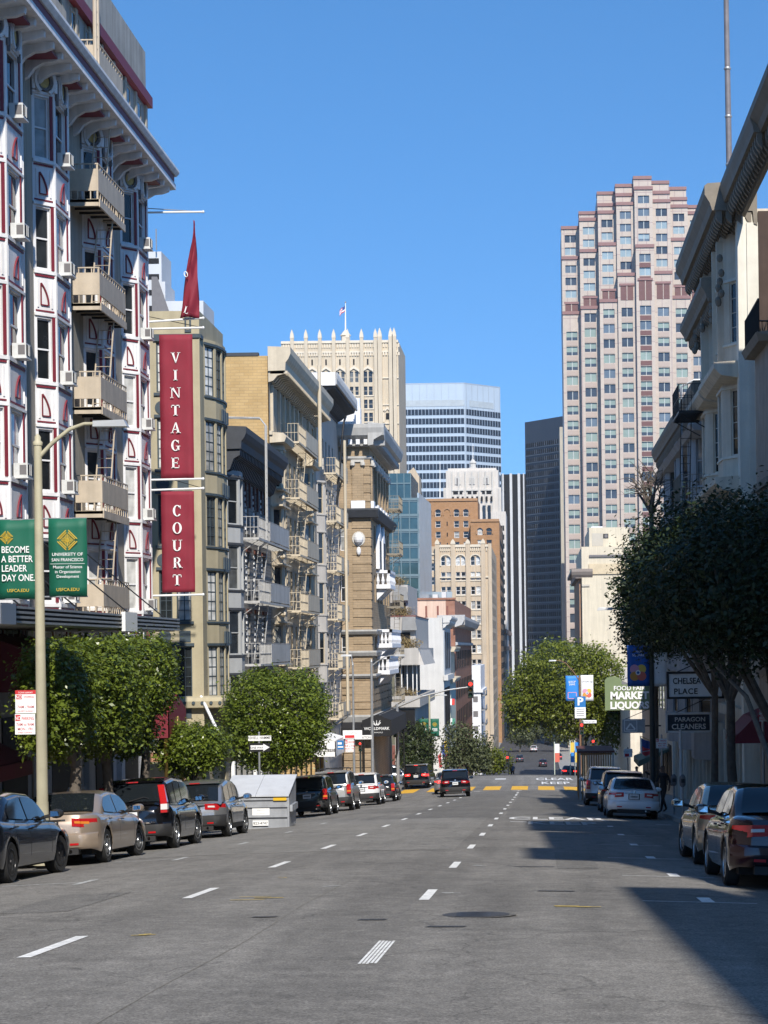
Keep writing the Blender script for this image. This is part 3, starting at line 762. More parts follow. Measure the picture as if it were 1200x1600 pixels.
for i in range(N+1):
    t = i/N; y = 345+(497-345)*t
    xl = 302.5-22*t**1.15+1.5*math.sin(t*9); xr = 304+8*t**.8
    row = []
    for j in range(K+1):
        a = j/K; xx, zz = bpx(xl+(xr-xl)*a, y)
        row.append((xx, YB+.16*(1-abs(2*a-1))*(-1)*(.3+t)+.05*math.sin(a*9+t*14), zz))
    rows.append(row)
for i in range(N):
    for j in range(K): mb.poly([rows[i][j],rows[i][j+1],rows[i+1][j+1],rows[i+1][j]], CLOTH)
o = mb.build('cloth', th, smooth=50); o.modifiers.new('thick', 'SOLIDIFY').thickness = .01
mb = MB()
for ch, (cx, cy), sc, rot in (('L', (294, 487), 11, -.35), ('O', (293, 431), 9, .5)):
    cxp, zc = bpx(cx, cy); h = sc*YB/FPX
    for P in serif(ch): mb.poly([(cxp+(px*math.cos(rot)-(py-.5)*math.sin(rot))*h*.8, YB-.30, zc+(px*math.sin(rot)+(py-.5)*math.cos(rot))*h) for px, py in P], SIGNW)
mb.build('lettering', th)
mb = MB(); arm(mb, 332, 331); mb.tube([(-13.1, YB, bpx(240,325)[1]), (bpx(317,331)[0], YB, bpx(317,331)[1])], .015, GALV, 4); mb.build('arm', th)
mb = MB(); arm(mb, 503, 497); mb.build('arm', th)
# ---------------------------------------------------------------- helpers for old street fronts
def cornice(parent, fr, u0, u1, dep, v0, v1, mat, bmat=None, pitch=.5, bw=.16, drop=.7, name='cornice'):
    mb = MB(); h = v1-v0
    fr.prof(mb, [(0,v0),(dep*.75,v0+.02),(dep*.78,v0+h*.35),(dep*.9,v0+h*.5),(dep,v0+h*.72),(dep,v1),(0,v1+.05)], u0, u1, mat)
    o = mb.build(name, parent)
    if bmat:
        mb = MB()
        u = u0+.1
        while u < u1-.1:
            fr.prof(mb, [(0,v0+.01),(dep*.7,v0+.01),(dep*.68,v0-drop*.25),(dep*.4,v0-drop*.4),(dep*.22,v0-drop*.85),(0,v0-drop)], u, u+bw, bmat); u += pitch
        mb.build(name+'_bracket', parent)
    return o
def balcony(parent, fr, u0, u1, n0, n1, zf, mat, h=.95, gap=.14, panel=None, grate=True, name='fire_escape_balcony', ladder=None):
    mb = MB()
    fr.box(mb, u0, u1, n1-.05, n1, zf-.1, zf, mat); fr.box(mb, u0, u0+.05, n0, n1-.05, zf-.1, zf, mat); fr.box(mb, u1-.05, u1, n0, n1-.05, zf-.1, zf, mat)
    for a in frange(u0+.2, u1-.2, .4): fr.box(mb, a, a+.03, n0, n1-.05, zf-.07, zf-.01, mat)
    for a in frange(n0+.08, n1-.1, .16): fr.box(mb, u0+.05, u1-.05, a, a+.03, zf-.012, zf+.004, mat)
    for v in (zf+h, zf+h*.5):
        fr.box(mb, u0, u1, n1-.03, n1, v-.025, v, mat); fr.box(mb, u0, u0+.03, n0, n1-.03, v-.025, v, mat); fr.box(mb, u1-.03, u1, n0, n1-.03, v-.025, v, mat)
    for a in frange(u0, u1-.02, gap): fr.box(mb, a, a+.016, n1-.022, n1-.006, zf, zf+h-.02, mat)
    for a in frange(n0, n1-.06, gap): fr.box(mb, u0+.006, u0+.022, a, a+.016, zf, zf+h-.02, mat); fr.box(mb, u1-.022, u1-.006, a, a+.016, zf, zf+h-.02, mat)
    if panel: fr.box(mb, u0+panel[0], u1, n1-.004, n1+.012, zf+.05, zf+h-.05, mat)
    for a in (u0+.3, u1-.3): mb.tube([fr.p(a,n1-.05,zf-.08), fr.p(a,n0,zf-.7)], .022, mat, 4)
    o = mb.build(name, parent)
    if ladder:
        drop, ul, ur = ladder; m2 = MB()
        for s in (0, .42): m2.tube([fr.p(ul,n1-.2-s,zf-drop+.05), fr.p(ur,n1-.2-s,zf+.6)], .02, mat, 4)
        for t in frange(.05, .95, .08): m2.tube([fr.p(ul+(ur-ul)*t,n1-.2,zf-drop+.05+(drop+.55)*t), fr.p(ul+(ur-ul)*t,n1-.62,zf-drop+.05+(drop+.55)*t)], .012, mat, 4)
        m2.build('ladder', o)
    return o
def bow(parent, fr, uc, half, dep, v0, v1, rows, mat, gm, fm, k=5, bars=(2,4), trim=None, ww=.78, style='case', name='bow_window'):
    """projecting window bay of k facets following a shallow arc"""
    pts = [(uc-half+2*half*i/k, dep*math.sin(PI*i/k)**.7) for i in range(k+1)]
    mb = MB(); tops = []
    obs = []
    for (ua, na), (ub, nb) in zip(pts, pts[1:]):
        pa = fr.p(ua, na, 0); pb = fr.p(ub, nb, 0); L = math.hypot(pb[0]-pa[0], pb[1]-pa[1])
        f2 = F(pa[0], pa[1], math.degrees(math.atan2(pb[1]-pa[1], pb[0]-pa[0])))
        w = L*ww; off = (L-w)/2
        f2.wall(mb, 0, L, v0, v1, [(off, off+w, a, a+h) for a, h in rows], .1, mat)
        for a, h in rows:
            f2.box(mb, 0, L, -.02, .05, a-.1, a-.02, trim or mat); f2.box(mb, 0, L, -.02, .05, a+h+.04, a+h+.14, trim or mat)
        obs.append((f2, off, w))
    mb.poly([fr.p(u,n,v0) for u, n in pts], mat); mb.poly([fr.p(u,n,v1) for u, n in pts], mat)
    b = mb.build(name, parent)
    for f2, off, w in obs:
        for a, h in rows: win(b, f2, off, a, w, h, .08, style, fm, gm, bars=bars, ft=.045)
    return b
SLATE = M('slate_blue_paint', (.055,.075,.09), .6, var=.12, scale=4)
T_STUC = M('tan_stucco', (.42,.365,.245), .85, var=.09, scale=1.1, streak=.14, bump=.1)
# ---------------------------------------------------------------- tan hotel with slate window trim
tb = thing('tan_building', 'tan stucco corner building with slate blue trim and curved casement bow beyond the white hotel', 'building', (-13.4, 73.4, walk_z(-13.4,73.4)))
FT = F(0, 73.4, 0); FS = F(-13.4, 0, 90)
ROWT = [(10.45-3.07*k, 2.02) for k in range(5)]
cols = [(-18.6,-17.7),(-16.6,-15.75),(-15.15,-14.62),(-14.45,-13.86)]
mb = MB()
FT.wall(mb, -24, -13.4, -9, 13.7, [(a,b,v,v+h) for a, b in cols for v, h in ROWT], .14, T_STUC)
mb.box(-24, -13.6, 74.0, 79, -9, 13.3, T_STUC)
FS.wall(mb, 73.4, 79, -9, 13.7, [(74.2,78.4,-7.5,-2.6)], .3, T_STUC)
FS.box(mb, 73.403, 79, -.25, -.003, 13.2, 13.72, T_STUC); FT.box(mb, -24, -13.66, -.25, -.003, 13.2, 13.715, T_STUC)
mb.build('wall', tb)
for a, b in cols:
    for v, h in ROWT: win(tb, FT, a, v, b-a, h, .1, 'case', SLATE, GLASS_C, bars=(2,5), ft=.05)
mb = MB()
for v, h in ROWT:
    for a, b in ((-16.7,-15.65),(-15.25,-13.76)):
        FT.box(mb, a, b, 0, .07, v-.14, v-.02, SLATE); FT.box(mb, a, b, 0, .07, v+h+.03, v+h+.15, SLATE)
    for a in (-16.2, -14.95):
        FT.ext(mb, arc(a, v-.62, .27, .27, 0, 2*PI, 16)[:-1], 0, .03, SLATE)
    FT.box(mb, -14.35, -13.9, 0, .03, v-.85, v-.4, SLATE)
FT.box(mb, -24, -13.4, 0, .06, 12.62, 12.78, SLATE); FS.box(mb, 73.4, 74.0, 0, .06, 12.62, 12.78, SLATE)
FT.box(mb, -13.98, -13.72, 0, .04, 12.85, 13.45, SLATE); FT.box(mb, -13.91, -13.79, .04, .05, 12.95, 13.35, T_STUC)
mb.build('slate_trim', tb)
bw = bow(tb, FS, 76.3, 2.0, .5, -2.2, 12.75, ROWT, T_STUC, GLASS_C, SLATE, 5, (2,5), SLATE)
mb = MB()
FS.prof(mb, [(0,-2.3),(.75,-2.25),(.8,-2.0),(.7,-1.85),(0,-1.8)], 73.4, 79, T_STUC); FT.prof(mb, [(0,-2.3),(.3,-2.25),(.35,-2.0),(.25,-1.85),(0,-1.8)], -24, -12.6, T_STUC)
for u in frange(-18,-12.7,.35): FT.ext(mb, arc(u,-2.06,.07,.07,0,2*PI,8)[:-1], .34, .37, SLATE)
for k in range(5):
    v = ROWT[k][0]
    for u in (75.6, 76.1, 76.7): FS.box(mb, u, u+.34, .47, .53, v-.92, v-.42, SLATE)
mb.build('ledge', tb)
mb = MB()
FT.box(mb, -16, -12.0, .4, 1.9, -4.35, -3.9, T_STUC); FT.box(mb, -15.6, -12.3, 1.9, 1.93, -4.3, -3.95, M('salmon_board', (.5,.25,.15), .7))
for a in (-14.6, -13.5): mb.tube([FT.p(a,.1,-1.8), FT.p(a+1.3,1.8,-3.9)], .06, SIGNW, 6)
mb.build('door_canopy', tb)
# ---------------------------------------------------------------- grey Victorian front
VGREY = M('victorian_grey', (.28,.275,.26), .8, var=.1, scale=1.5, streak=.18)
FEG = M('fire_escape_grey_white', (.46,.455,.44), .6, var=.12, scale=4, streak=.25)
VPALE = M('victorian_pale_blue', (.42,.43,.43), .7, var=.06, streak=.1)
DARKC = M('dark_slate_cornice', (.05,.055,.065), .7, var=.15, scale=3)
BROWNR = M('red_brown_trim', (.12,.045,.035), .8, var=.15)
vb = thing('grey_building', 'low grey brick front with a heavy dark bracketed cornice and white fire escape balconies', 'building', (-13.4, 79, walk_z(-13.4,79)))
cl4 = [(82.2,83.1),(84.6,85.5),(87,87.9),(89.4,90.3)]
RV = [(5.55,2.0),(2.7,1.9),(-.15,1.9),(-3.0,1.9)]
VB = brick('grey_brick', (.255,.245,.23), (.30,.29,.27), (.18,.175,.17), .5, .16, .02)
mb = MB()
FS.wall(mb, 79, 92.4, -9.5, 9.2, [(a,b,v,v+h) for a, b in cl4 for v, h in RV], .16, VB)
mb.box(-26, -13.6, 79.1, 92.3, -9.5, 8.9, DARK)
mb.build('wall', vb)
for a, b in cl4:
    for v, h in RV: win(vb, FS, a, v, b-a, h, .12, 'sash', VPALE, GLASS, ft=.05)
mb = MB()
for a, b in cl4:
    ribbon(mb, FS, [(a-.12,6.7)]+[(p[0],p[1]) for p in arc((a+b)/2,7.45,.58,.62,PI,0,10)]+[(b+.12,6.7)], .22, .0, .09, BROWNR)
    for v, h in RV[1:]: FS.box(mb, a-.12, b+.12, 0, .1, v+h, v+h+.2, BROWNR)
    for v, h in RV:
        FS.box(mb, a-.16, b+.16, 0, .1, v-.14, v, VGREY)
        for j in range(7): FS.box(mb, a-.3, a-.06, .0, .05, v+.05+j*.27, v+.19+j*.27, SIGNW)
mb.build('window_surround', vb)
bow(vb, FS, 80.6, 1.2, .5, -3.4, 7.9, [(v,h) for v, h in RV], VPALE, GLASS_D, VPALE, 3, (1,2), DARKC, style='sash', name='bay_window')
cornice(vb, FS, 79, 92.4, .95, 8.75, 9.72, DARKC, DARKC, .42, .2, 1.0)
for k, zf in enumerate((5.1, 2.25, -.6)):
    balcony(vb, FS, 82.0, 91.9, .1, 1.0, zf, FEG, .95, .16, panel=(3.4,), ladder=(2.85, 84.0, 86.5) if k < 2 else None)
mb = MB()      # gooseneck ladder over the cornice
for s in (0, .38): mb.tube([FS.p(84.2+s,1.0,5.1), FS.p(84.2+s,1.02,10.4), FS.p(84.2+s,.75,10.75), FS.p(84.2+s,-.9,10.8), FS.p(84.2+s,-1.1,10.6), FS.p(84.2+s,-1.1,9.5)], .035, FEG, 6)
for v in frange(5.3,10.3,.3): mb.tube([FS.p(84.2,1.0,v), FS.p(84.58,1.0,v)], .015, FEG, 4)
mb.build('roof_ladder', vb)
mb = MB(); FS.box(mb, 79.2, 92.2, .05, .25, -4.1, -3.7, VGREY)
for u in frange(79.4, 91.8, 1.55): FS.box(mb, u, u+.3, .05, .2, -8.5, -4.1, SIGNW if int(u) % 2 else VGREY)
for u in frange(79.8, 91, 1.55): FS.box(mb, u, u+1.1, .01, .04, -8.2, -4.4, DARK)
mb.build('shopfront', vb)
# ---------------------------------------------------------------- cream front with yellow brick side
BRY = brick('yellow_brick', (.47,.315,.14), (.52,.36,.17), (.40,.28,.14), .45, .15, .014, var=.12)
CREAM = M('cream_trim', (.57,.49,.365), .7, var=.09, scale=2, streak=.16)
CREAMD = M('cream_wall_dull', (.40,.345,.26), .8, var=.12, scale=2, streak=.2)
ca = thing('cream_building', 'cream front with dentilled cornice, fire escapes and a bare yellow brick side wall', 'building', (-13.4, 92.5, walk_z(-13.4,92.5)))
FA = F(0, 92.5, 0)
mb = MB()
FA.box(mb, -36, -13.45, -18.9, 0, -10, 14.95, BRY)
mb.build('side_wall', ca)
mb = MB(); FA.box(mb, -36, -13.9, -.3, .04, 14.95, 15.12, DARKC); mb.build('coping', ca)
cla = [(96.2,96.9),(98.0,98.7),(99.8,100.5),(101.6,102.3),(103.4,104.1),(108.6,109.4),(110.2,111.0)]
RA = [(11.3,2.1),(8.35,1.9),(5.35,1.9),(2.4,1.9),(-.6,1.9)]
mb = MB(); FS.wall(mb, 92.5, 111.8, -10, 14.2, [(a,b,v,v+h) for a, b in cla for v, h in RA], .16, CREAMD)
mb.build('front_wall', ca)
for a, b in cla:
    for v, h in RA: win(ca, FS, a, v, b-a, h, .12, 'sash', CREAM, GLASS_D, ft=.05)
for uc in (94.2, 106.3):
    bow(ca, FS, uc, 1.35, .55, -2.2, 10.6, RA[1:], CREAM, GLASS_D, CREAM, 3, (1,2), CREAM, .6, 'sash', 'bay_window')
mb = MB()
for uc in (94.2, 106.3):
    FS.prof(mb, [(0,10.55),(.75,10.6),(.85,10.85),(.7,11.05),(0,11.1)], uc-1.6, uc+1.7, CREAM)
    for v, h in RA[1:]:
        f2 = F(-13.4, uc-1.35, 25); 
        p = FS.p(uc-.9,.46,0)
        mb.lathe((p[0]+.05,p[1]-.08,v-.55), [(.02,-.16),(.16,-.05),(.16,.05),(.02,.16)], CREAM, 8)
        FS.box(mb, uc-1.5, uc+1.5, .3, .62, v-.18, v-.08, CREAM); FS.box(mb, uc-1.5, uc+1.5, .3, .62, v-1.0, v-.92, CREAM)
for u in (93, 95.6, 97.4, 99.3, 101.1, 102.9, 104.6, 107.9, 111.5): FS.box(mb, u, u+.22, 0, .14, 11.1, 13.55, CREAM)
FS.box(mb, 92.5, 111.8, 0, .16, 10.95, 11.15, CREAM)
mb.build('stone_trim', ca)
mb = MB()
for u in frange(93.2, 111, 1.1): FS.box(mb, u, u+.3, .0, .05, 13.6, 14.1, DARK)
mb.build('frieze_vent', ca)
cornice(ca, FS, 92.3, 111.9, 1.15, 14.15, 15.35, CREAM, CREAM, .6, .22, .55)
mb = MB()
for u in frange(92.4, 111.7, .3): FS.box(mb, u, u+.14, .1, .98, 14.02, 14.16, CREAM)
mb.build('dentil', ca)
for k, zf in enumerate((11.0, 8.05, 5.05, 2.1, -.9)):
    balcony(ca, FS, 96.0, 104.2, .1, 1.05, zf, CREAM, .95, .17, panel=(3.0,), ladder=(2.97, 98.5, 101) if k < 4 else None)
mb = MB(); mb.tube([FS.p(104.6,1.15,10.5),FS.p(104.6,1.15,16.3)], .11, CREAM, 8); mb.tube([FS.p(104.6,1.15,13.4),FS.p(104.6,.0,13.4)], .03, CREAM, 4); mb.build('standpipe', ca)
mb = MB(); FS.box(mb, 92.6, 111.6, .02, .3, -4.4, -3.9, CREAM)
for u in frange(93, 110.5, 2.2): FS.box(mb, u, u+1.7, .01, .05, -9, -4.5, DARK); FS.box(mb, u+1.75, u+2.1, .01, .2, -9.5, -4.4, BRY)
mb.build('shopfront', ca)
# ---------------------------------------------------------------- cream front with overhanging dark eaves
LAV = M('pale_lavender_render', (.47,.44,.40), .8, var=.08, streak=.12)
cb_ = thing('cream_building', 'narrow pale front under a wide dark bracketed eave with roof cresting', 'building', (-13.4, 112, walk_z(-13.4,112)))
clb = [(113.6,114.4),(115.4,116.2),(117.2,118),(119,119.8),(121,121.8)]
RB = [(11.4,2.0),(8.4,1.9),(5.3,1.9),(2.2,1.9),(-.85,1.9),(-4.0,1.9)]
mb = MB(); FS.wall(mb, 111.9, 125, -11, 16.0, [(a,b,v,v+h) for a, b in clb for v, h in RB], .16, LAV)
mb.box(-34, -13.6, 112, 125, -11, 15.6, LAV); mb.build('wall', cb_)
for a, b in clb:
    for v, h in RB: win(cb_, FS, a, v, b-a, h, .12, 'sash', CREAM, GLASS_D, ft=.05)
bow(cb_, FS, 113.0, .9, .5, -2.0, 10.2, RB[1:5], LAV, GLASS_D, CREAM, 3, (1,2), LAV, .6, 'sash', 'bay_window')
STG0 = M('weathered_grey_paint', (.36,.36,.36), .7, var=.12, scale=2, streak=.15)
mb = MB()
FS.box(mb, 111.8, 124.6, -.2, 1.35, 16.3, 16.5, STG0); FS.box(mb, 111.75, 124.6, 1.3, 1.40, 16.26, 16.56, STG0); FS.box(mb, 111.75, 111.85, -.2, 1.3, 16.2, 17.0, WHITE)
FS.box(mb, 111.85, 124.5, -.2, .2, 16.5, 17.0, WHITE)
for u in frange(112, 124.4, .34): FS.ext(mb, [(u,16.6),(u+.22,16.6),(u+.2,16.9),(u+.11,17.05),(u+.02,16.9)], 1.33, 1.4, GALV)
mb.build('eave', cb_)
mb = MB()
for u in frange(112, 124.2, .46): FS.prof(mb, [(0,16.28),(1.25,16.28),(1.2,16.1),(.7,15.95),(.3,15.6),(0,15.5)], u, u+.24, DARKC)
FS.box(mb, 111.9, 124.5, .0, .06, 15.4, 16.25, DARKC)
mb.build('eave_bracket', cb_)
for k, zf in enumerate((11.1, 8.1, 5.0, 1.95, -1.15, -4.3)):
    balcony(cb_, FS, 114.2, 121.2, .1, 1.0, zf, CREAM, .95, .17, panel=(2.5,), ladder=(3.05, 116, 118.2) if k < 5 else None)
mb = MB(); mb.tube([FS.p(118.6,1.1,-4),FS.p(118.6,1.1,13.6)], .1, CREAM, 6); mb.tube([FS.p(116.2,.7,8),FS.p(116.4,1.2,13.6),FS.p(117,1.25,14.6),FS.p(118.2,1.25,15.1)], .07, BLACKM, 6); mb.build('standpipe', cb_)
mb = MB(); FS.prof(mb, [(0,-4.9),(1.5,-5.35),(1.5,-6.3),(1.45,-6.3),(1.45,-5.4),(0,-5.0)], 107.5, 112.4, SIGNW); mb.ext([FS.p(107.5,0,-5.0),FS.p(107.5,1.5,-5.4),FS.p(107.5,1.5,-6.3),FS.p(107.5,0,-6.3)], (0,.03,0), SIGNW)
mb.build('white_awning', cb_)
mb = MB(); ftext(mb, F(0,107.47,0), 'Pretty Please', -12.6, 0, -6.0, .36, GREYT, .01, sx=.7); mb.build('lettering', cb_)
# ---------------------------------------------------------------- brown brick corner building
BRB = brick('tan_brown_brick', (.315,.235,.15), (.36,.27,.175), (.26,.20,.135), .5, .17, .016, var=.14)
STONE = M('pale_stone', (.52,.5,.46), .75, var=.1, scale=2, streak=.14)
STGREY = M('grey_stone', (.43,.425,.41), .7, var=.1, scale=2, streak=.14)
wb = thing('brick_building', 'brown brick corner building with banded quoins, grey cornices and white balconies above a black awning', 'building', (-11.3, 125.3, walk_z(-11.3,125.3)))
FWc = F(0, 125.3, 0); FWs = F(-11.3, 0, 90)
RW = [(11.6,2.0),(6.8,1.9),(3.3,1.9),(-.6,1.5),(-3.9,1.7)]
clw = [(128.0,129.0),(130.4,131.4),(132.8,133.8),(135.2,136.2),(137.6,138.6),(139.6,140.4)]
mb = MB()
FWc.wall(mb, -30, -11.3, -11, 15.0, [(-13.36,-12.96,v,v+h) for v, h in RW], .12, BRB)
FWs.wall(mb, 125.3, 141.6, -11, 15.0, [(a,b,v,v+h) for a, b in clw for v, h in RW], .2, BRB)
mb.box(-30, -11.6, 125.8, 141.5, -11, 14.8, BRB)
mb.build('wall', wb)
for v, h in RW:
    win(wb, FWc, -13.36, v, .4, h, .09, 'sash', WHITE, GLASS, ft=.04)
    for a, b in clw: win(wb, FWs, a, v, b-a, h, .15, 'sash', DARKC, GLASS_D, ft=.05)
mb = MB()
for v in frange(-3.3, 12.6, .62):
    FWc.box(mb, -12.55, -11.26, 0, .05, v, v+.5, BRB); FWs.box(mb, 125.34, 126.5, 0, .05, v, v+.5, BRB)
for v in frange(-8.6, -1.6, .5): FWc.box(mb, -13.4, -11.25, 0, .06, v, v+.42, BRB); FWs.box(mb, 125.36, 141.6, 0, .06, v, v+.42, BRB) if v > -4.2 else None
mb.build('quoin', wb)
mb = MB()
def belt(v0, v1, d, m):
    FWc.prof(mb, [(0,v0),(d*.6,v0+.05),(d,v1-.12),(d,v1),(0,v1)], -30, -11.3+d, m); FWs.prof(mb, [(0,v0),(d*.6,v0+.05),(d,v1-.12),(d,v1),(0,v1)], 125.3, 141.8, m)
belt(9.0, 9.65, .6, DARKC); belt(1.0, 1.35, .4, STGREY); belt(-.5, -.1, .35, STGREY); belt(-2.0,-1.7,.3,STGREY); belt(-5.1, -4.5, .5, STGREY); belt(13.0,13.25,.15,STGREY)
mb.build('belt_course', wb)
mb = MB()
FWc.prof(mb, [(0,13.9),(.35,13.95),(.4,14.3),(.95,14.6),(1.1,15.1),(1.1,15.35),(0,15.5)], -30, -10.2, STGREY); FWs.prof(mb, [(0,13.9),(.35,13.95),(.4,14.3),(.95,14.6),(1.1,15.1),(1.1,15.35),(0,15.5)], 124.3, 142.4, STGREY)
for u in frange(-18,-11.6,.55): FWc.box(mb, u, u+.26, .4, .8, 14.0, 14.35, WHITE)
for u in frange(126,142,.55): FWs.box(mb, u, u+.26, .4, .8, 14.0, 14.35, STGREY)
FWc.box(mb, -30, -11.9, -1, -.2, 15.4, 16.6, WHITE); FWc.box(mb, -12.6, -11.95, -.9, -.3, 16.6, 17.3, WHITE)
mb.build('cornice', wb)
mb = MB()
for fr, us in ((FWc, (-12.1,)), (FWs, (126.0, 129.7, 132.1, 134.5, 136.9, 139.2))):
    for u in us:
        fr.box(mb, u-.38, u+.38, 0, .16, 9.7, 12.9, BRB); fr.box(mb, u-.48, u+.48, 0, .26, 9.66, 10.2, WHITE)
        fr.box(mb, u-.45, u+.45, 0, .26, 12.85, 13.0, STONE)
        for s in (-1,1): mb.lathe(fr.p(u+s*.34,.18,12.72), [(.02,-.18),(.17,-.1),(.17,.1),(.02,.18)], STONE, 8)
mb.build('pilaster', wb)
mb = MB()
p = FWc.p(-12.1,.12,7.6); mb.blob(p, (.34,.34,.4), WHITE); FWc.ext(mb, arc(-12.1,7.6,.45,.5,0,2*PI,14)[:-1], 0, .1, STONE); mb.blob((p[0],p[1],6.75), (.16,.16,.3), WHITE)
mb.build('cartouche', wb)
def baluster_balcony(z, u0, u1, n):
    mb = MB(); FWs.box(mb, u0, u1, 0, n, z-.3, z, WHITE); FWs.box(mb, u0, u1, n-.2, n, z+.8, z+1.0, WHITE); FWs.box(mb, u0, u0+.25, 0, n, z+.8, z+1.0, WHITE)
    for u in frange(u0+.1,u1-.1,.4): q = FWs.p(u,n-.1,z); mb.lathe(q, [(.06,0),(.13,.25),(.05,.6),(.08,.8)], WHITE, 6)
    for a in frange(.1,n-.2,.3): q = FWs.p(u0+.12,a,z); mb.lathe(q, [(.06,0),(.13,.25),(.05,.6),(.08,.8)], WHITE, 6)
    for u in frange(u0+.3,u1-.5,1.2): FWs.prof(mb, [(0,z-.3),(n*.8,z-.3),(n*.5,z-.6),(0,z-1.1)], u, u+.3, WHITE)
    mb.build('balustrade_balcony', wb)
baluster_balcony(4.6, 129.6, 134.2, 1.0); baluster_balcony(.4, 129.2, 137.8, 1.1); baluster_balcony(-2.9+1.4, 129.2, 137.8, .9)
mb = MB()
for u in (130.2, 133.4): FWs.ext(mb, [(u-.9,5.7),(u+.9,5.7),(u+.9,7.9),(u,8.9),(u-.9,7.9)], .02, .28, WHITE); FWs.ext(mb, [(u-.5,5.7),(u+.5,5.7),(u+.5,7.7),(u-.5,7.7)], .28, .30, DARK)
mb.build('window_aedicule', wb)
RUST = M('weathered_steel', (.25,.22,.17), .7, var=.2, scale=5)
for k, zf in enumerate((10.6, 7.2, 3.2, -.6, -3.9)): balcony(wb, FWs, 137.5, 141.0, .1, 1.1, zf, RUST, .95, .2, ladder=(3.5, 138.4, 140) if k < 4 else None)
AWB = M('awning_black_cloth', (.012,.012,.014), .8, var=.15)
aw = thing('awning', 'black curved entrance awning with a white crown mark and lettering at the brick corner building', 'awning', (-11.9, 124.2, -5.9))
FW2 = F(0, 124.3, 0); x0, x1 = -11.95, -9.95
pts = [(x0,-5.95),(x1,-5.95),(x1,-4.85),(x1-.35,-4.72),(x1-.62,-4.58),(-10.95,-4.46),(x0+.62,-4.58),(x0+.35,-4.72),(x0,-4.85)]
mb = MB(); FW2.ext(mb, pts, -14, 0, AWB); FW2.prof(mb, [(0,-5.75),(0,-5.35),(-1.2,-4.7),(-1.2,-5.7)], -13.4, x0, AWB); mb.build('cloth', aw)
mb = MB(); ftext(mb, FW2, 'WORLDMARK', -10.95, .01, -5.5, .27, SIGNW, .012, sx=1.0); ftext(mb, FW2, 'SAN FRANCISCO', -10.95, .01, -5.72, .11, SIGNW, .004)
for a in (-.24, 0, .24): ribbon(mb, FW2, [(-10.95+a*.35,-5.2),(-10.95+a,-4.85)], .035, .005, .012, SIGNW)
ribbon(mb, FW2, [(-11.23,-5.0),(-11.03,-5.2),(-10.95,-5.02),(-10.87,-5.2),(-10.67,-5.0)], .045, .005, .014, SIGNW)
mb.build('lettering', aw)
mb = MB()
for x in (x0+.1, x1-.1):
    for y in (124.5, 137): mb.tube([(x,y,walk_z(-11,y)-.05),(x,y,-5.8)], .05, BLACKM, 8)
mb.build('post', aw)
# ---------------------------------------------------------------- pale tower tip behind the tan building
pt_ = thing('pale_tower', 'pale high-rise roof step with antennas peeping out behind the white hotel', 'building', (-62, 300, -20))
FP = F(0, 300, 0); PALE = M('pale_concrete', (.52,.53,.54), .8, var=.08, scale=.2)
xa, za = W(238, 470, 300); xb, zb = W(252, 393, 300); xc, zc = W(258, 440, 300); xd, zd = W(318, 500, 300)
mb = MB(); FP.box(mb, xa-18, xb, -8, 0, -20, zb, PALE); FP.box(mb, xb, xc, -8, 0, -20, zc, PALE); FP.box(mb, xc, xd, -10, .0, -20, W(300,470,300)[1], PALE)
FP.ext(mb, [(xa,za-3),(W(268,474,300)[0],za-3),(W(246,433,300)[0],W(246,433,300)[1]),(xa,W(246,433,300)[1])], .02, .4, GREYT)
mb.build('wall', pt_)
mb = MB(); mb.tube([(xb-.6,299,zb),(xb-.6,299,zb+3.5)], .12, GALV, 5); mb.tube([(xb-2.2,299,zb),(xb-2.2,299,zb+4.5)], .12, GALV, 5); mb.build('antenna', pt_)
mb = MB()
for k in range(9): FP.box(mb, xa-6, xb-.4, .01, .05, zb-2-2.6*k, zb-1.1-2.6*k, DARK)
mb.build('window_band', pt_)
# ---------------------------------------------------------------- buildings beyond the crossing and the skyline
def boxlet(mb, X0, X1, Y0, Y1, z0, z1, mat): mb.box(X0, X1, Y0, Y1, z0, z1, mat)
class Wins:
    """windows of one tower: the first 100 as parts, the rest as one stuff part"""
    def __init__(s, parent, limit=100, name='window'): s.p, s.n, s.lim, s.mb, s.name = parent, 0, limit, MB(), name
    def add(s, fr, u, v, w, h, d, style, fm, gm, bars=(1,1), ft=.1):
        if s.n < s.lim: win(s.p, fr, u, v, w, h, d, style, fm, gm, s.name, bars, ft)
        else:
            fr.box(s.mb, u, u+w, -d-.05, -d, v, v+h, gm)
            for i in range(1, bars[0]): fr.box(s.mb, u+w*i/bars[0]-ft*.4, u+w*i/bars[0]+ft*.4, -d, -d+.04, v, v+h, fm)
            if style == 'sash': fr.box(s.mb, u, u+w, -d, -d+.04, v+h*.5-ft*.4, v+h*.5+ft*.4, fm)
        s.n += 1
    def done(s):
        if s.mb.f: structure(s.mb.build(s.name, s.p), 'stuff')
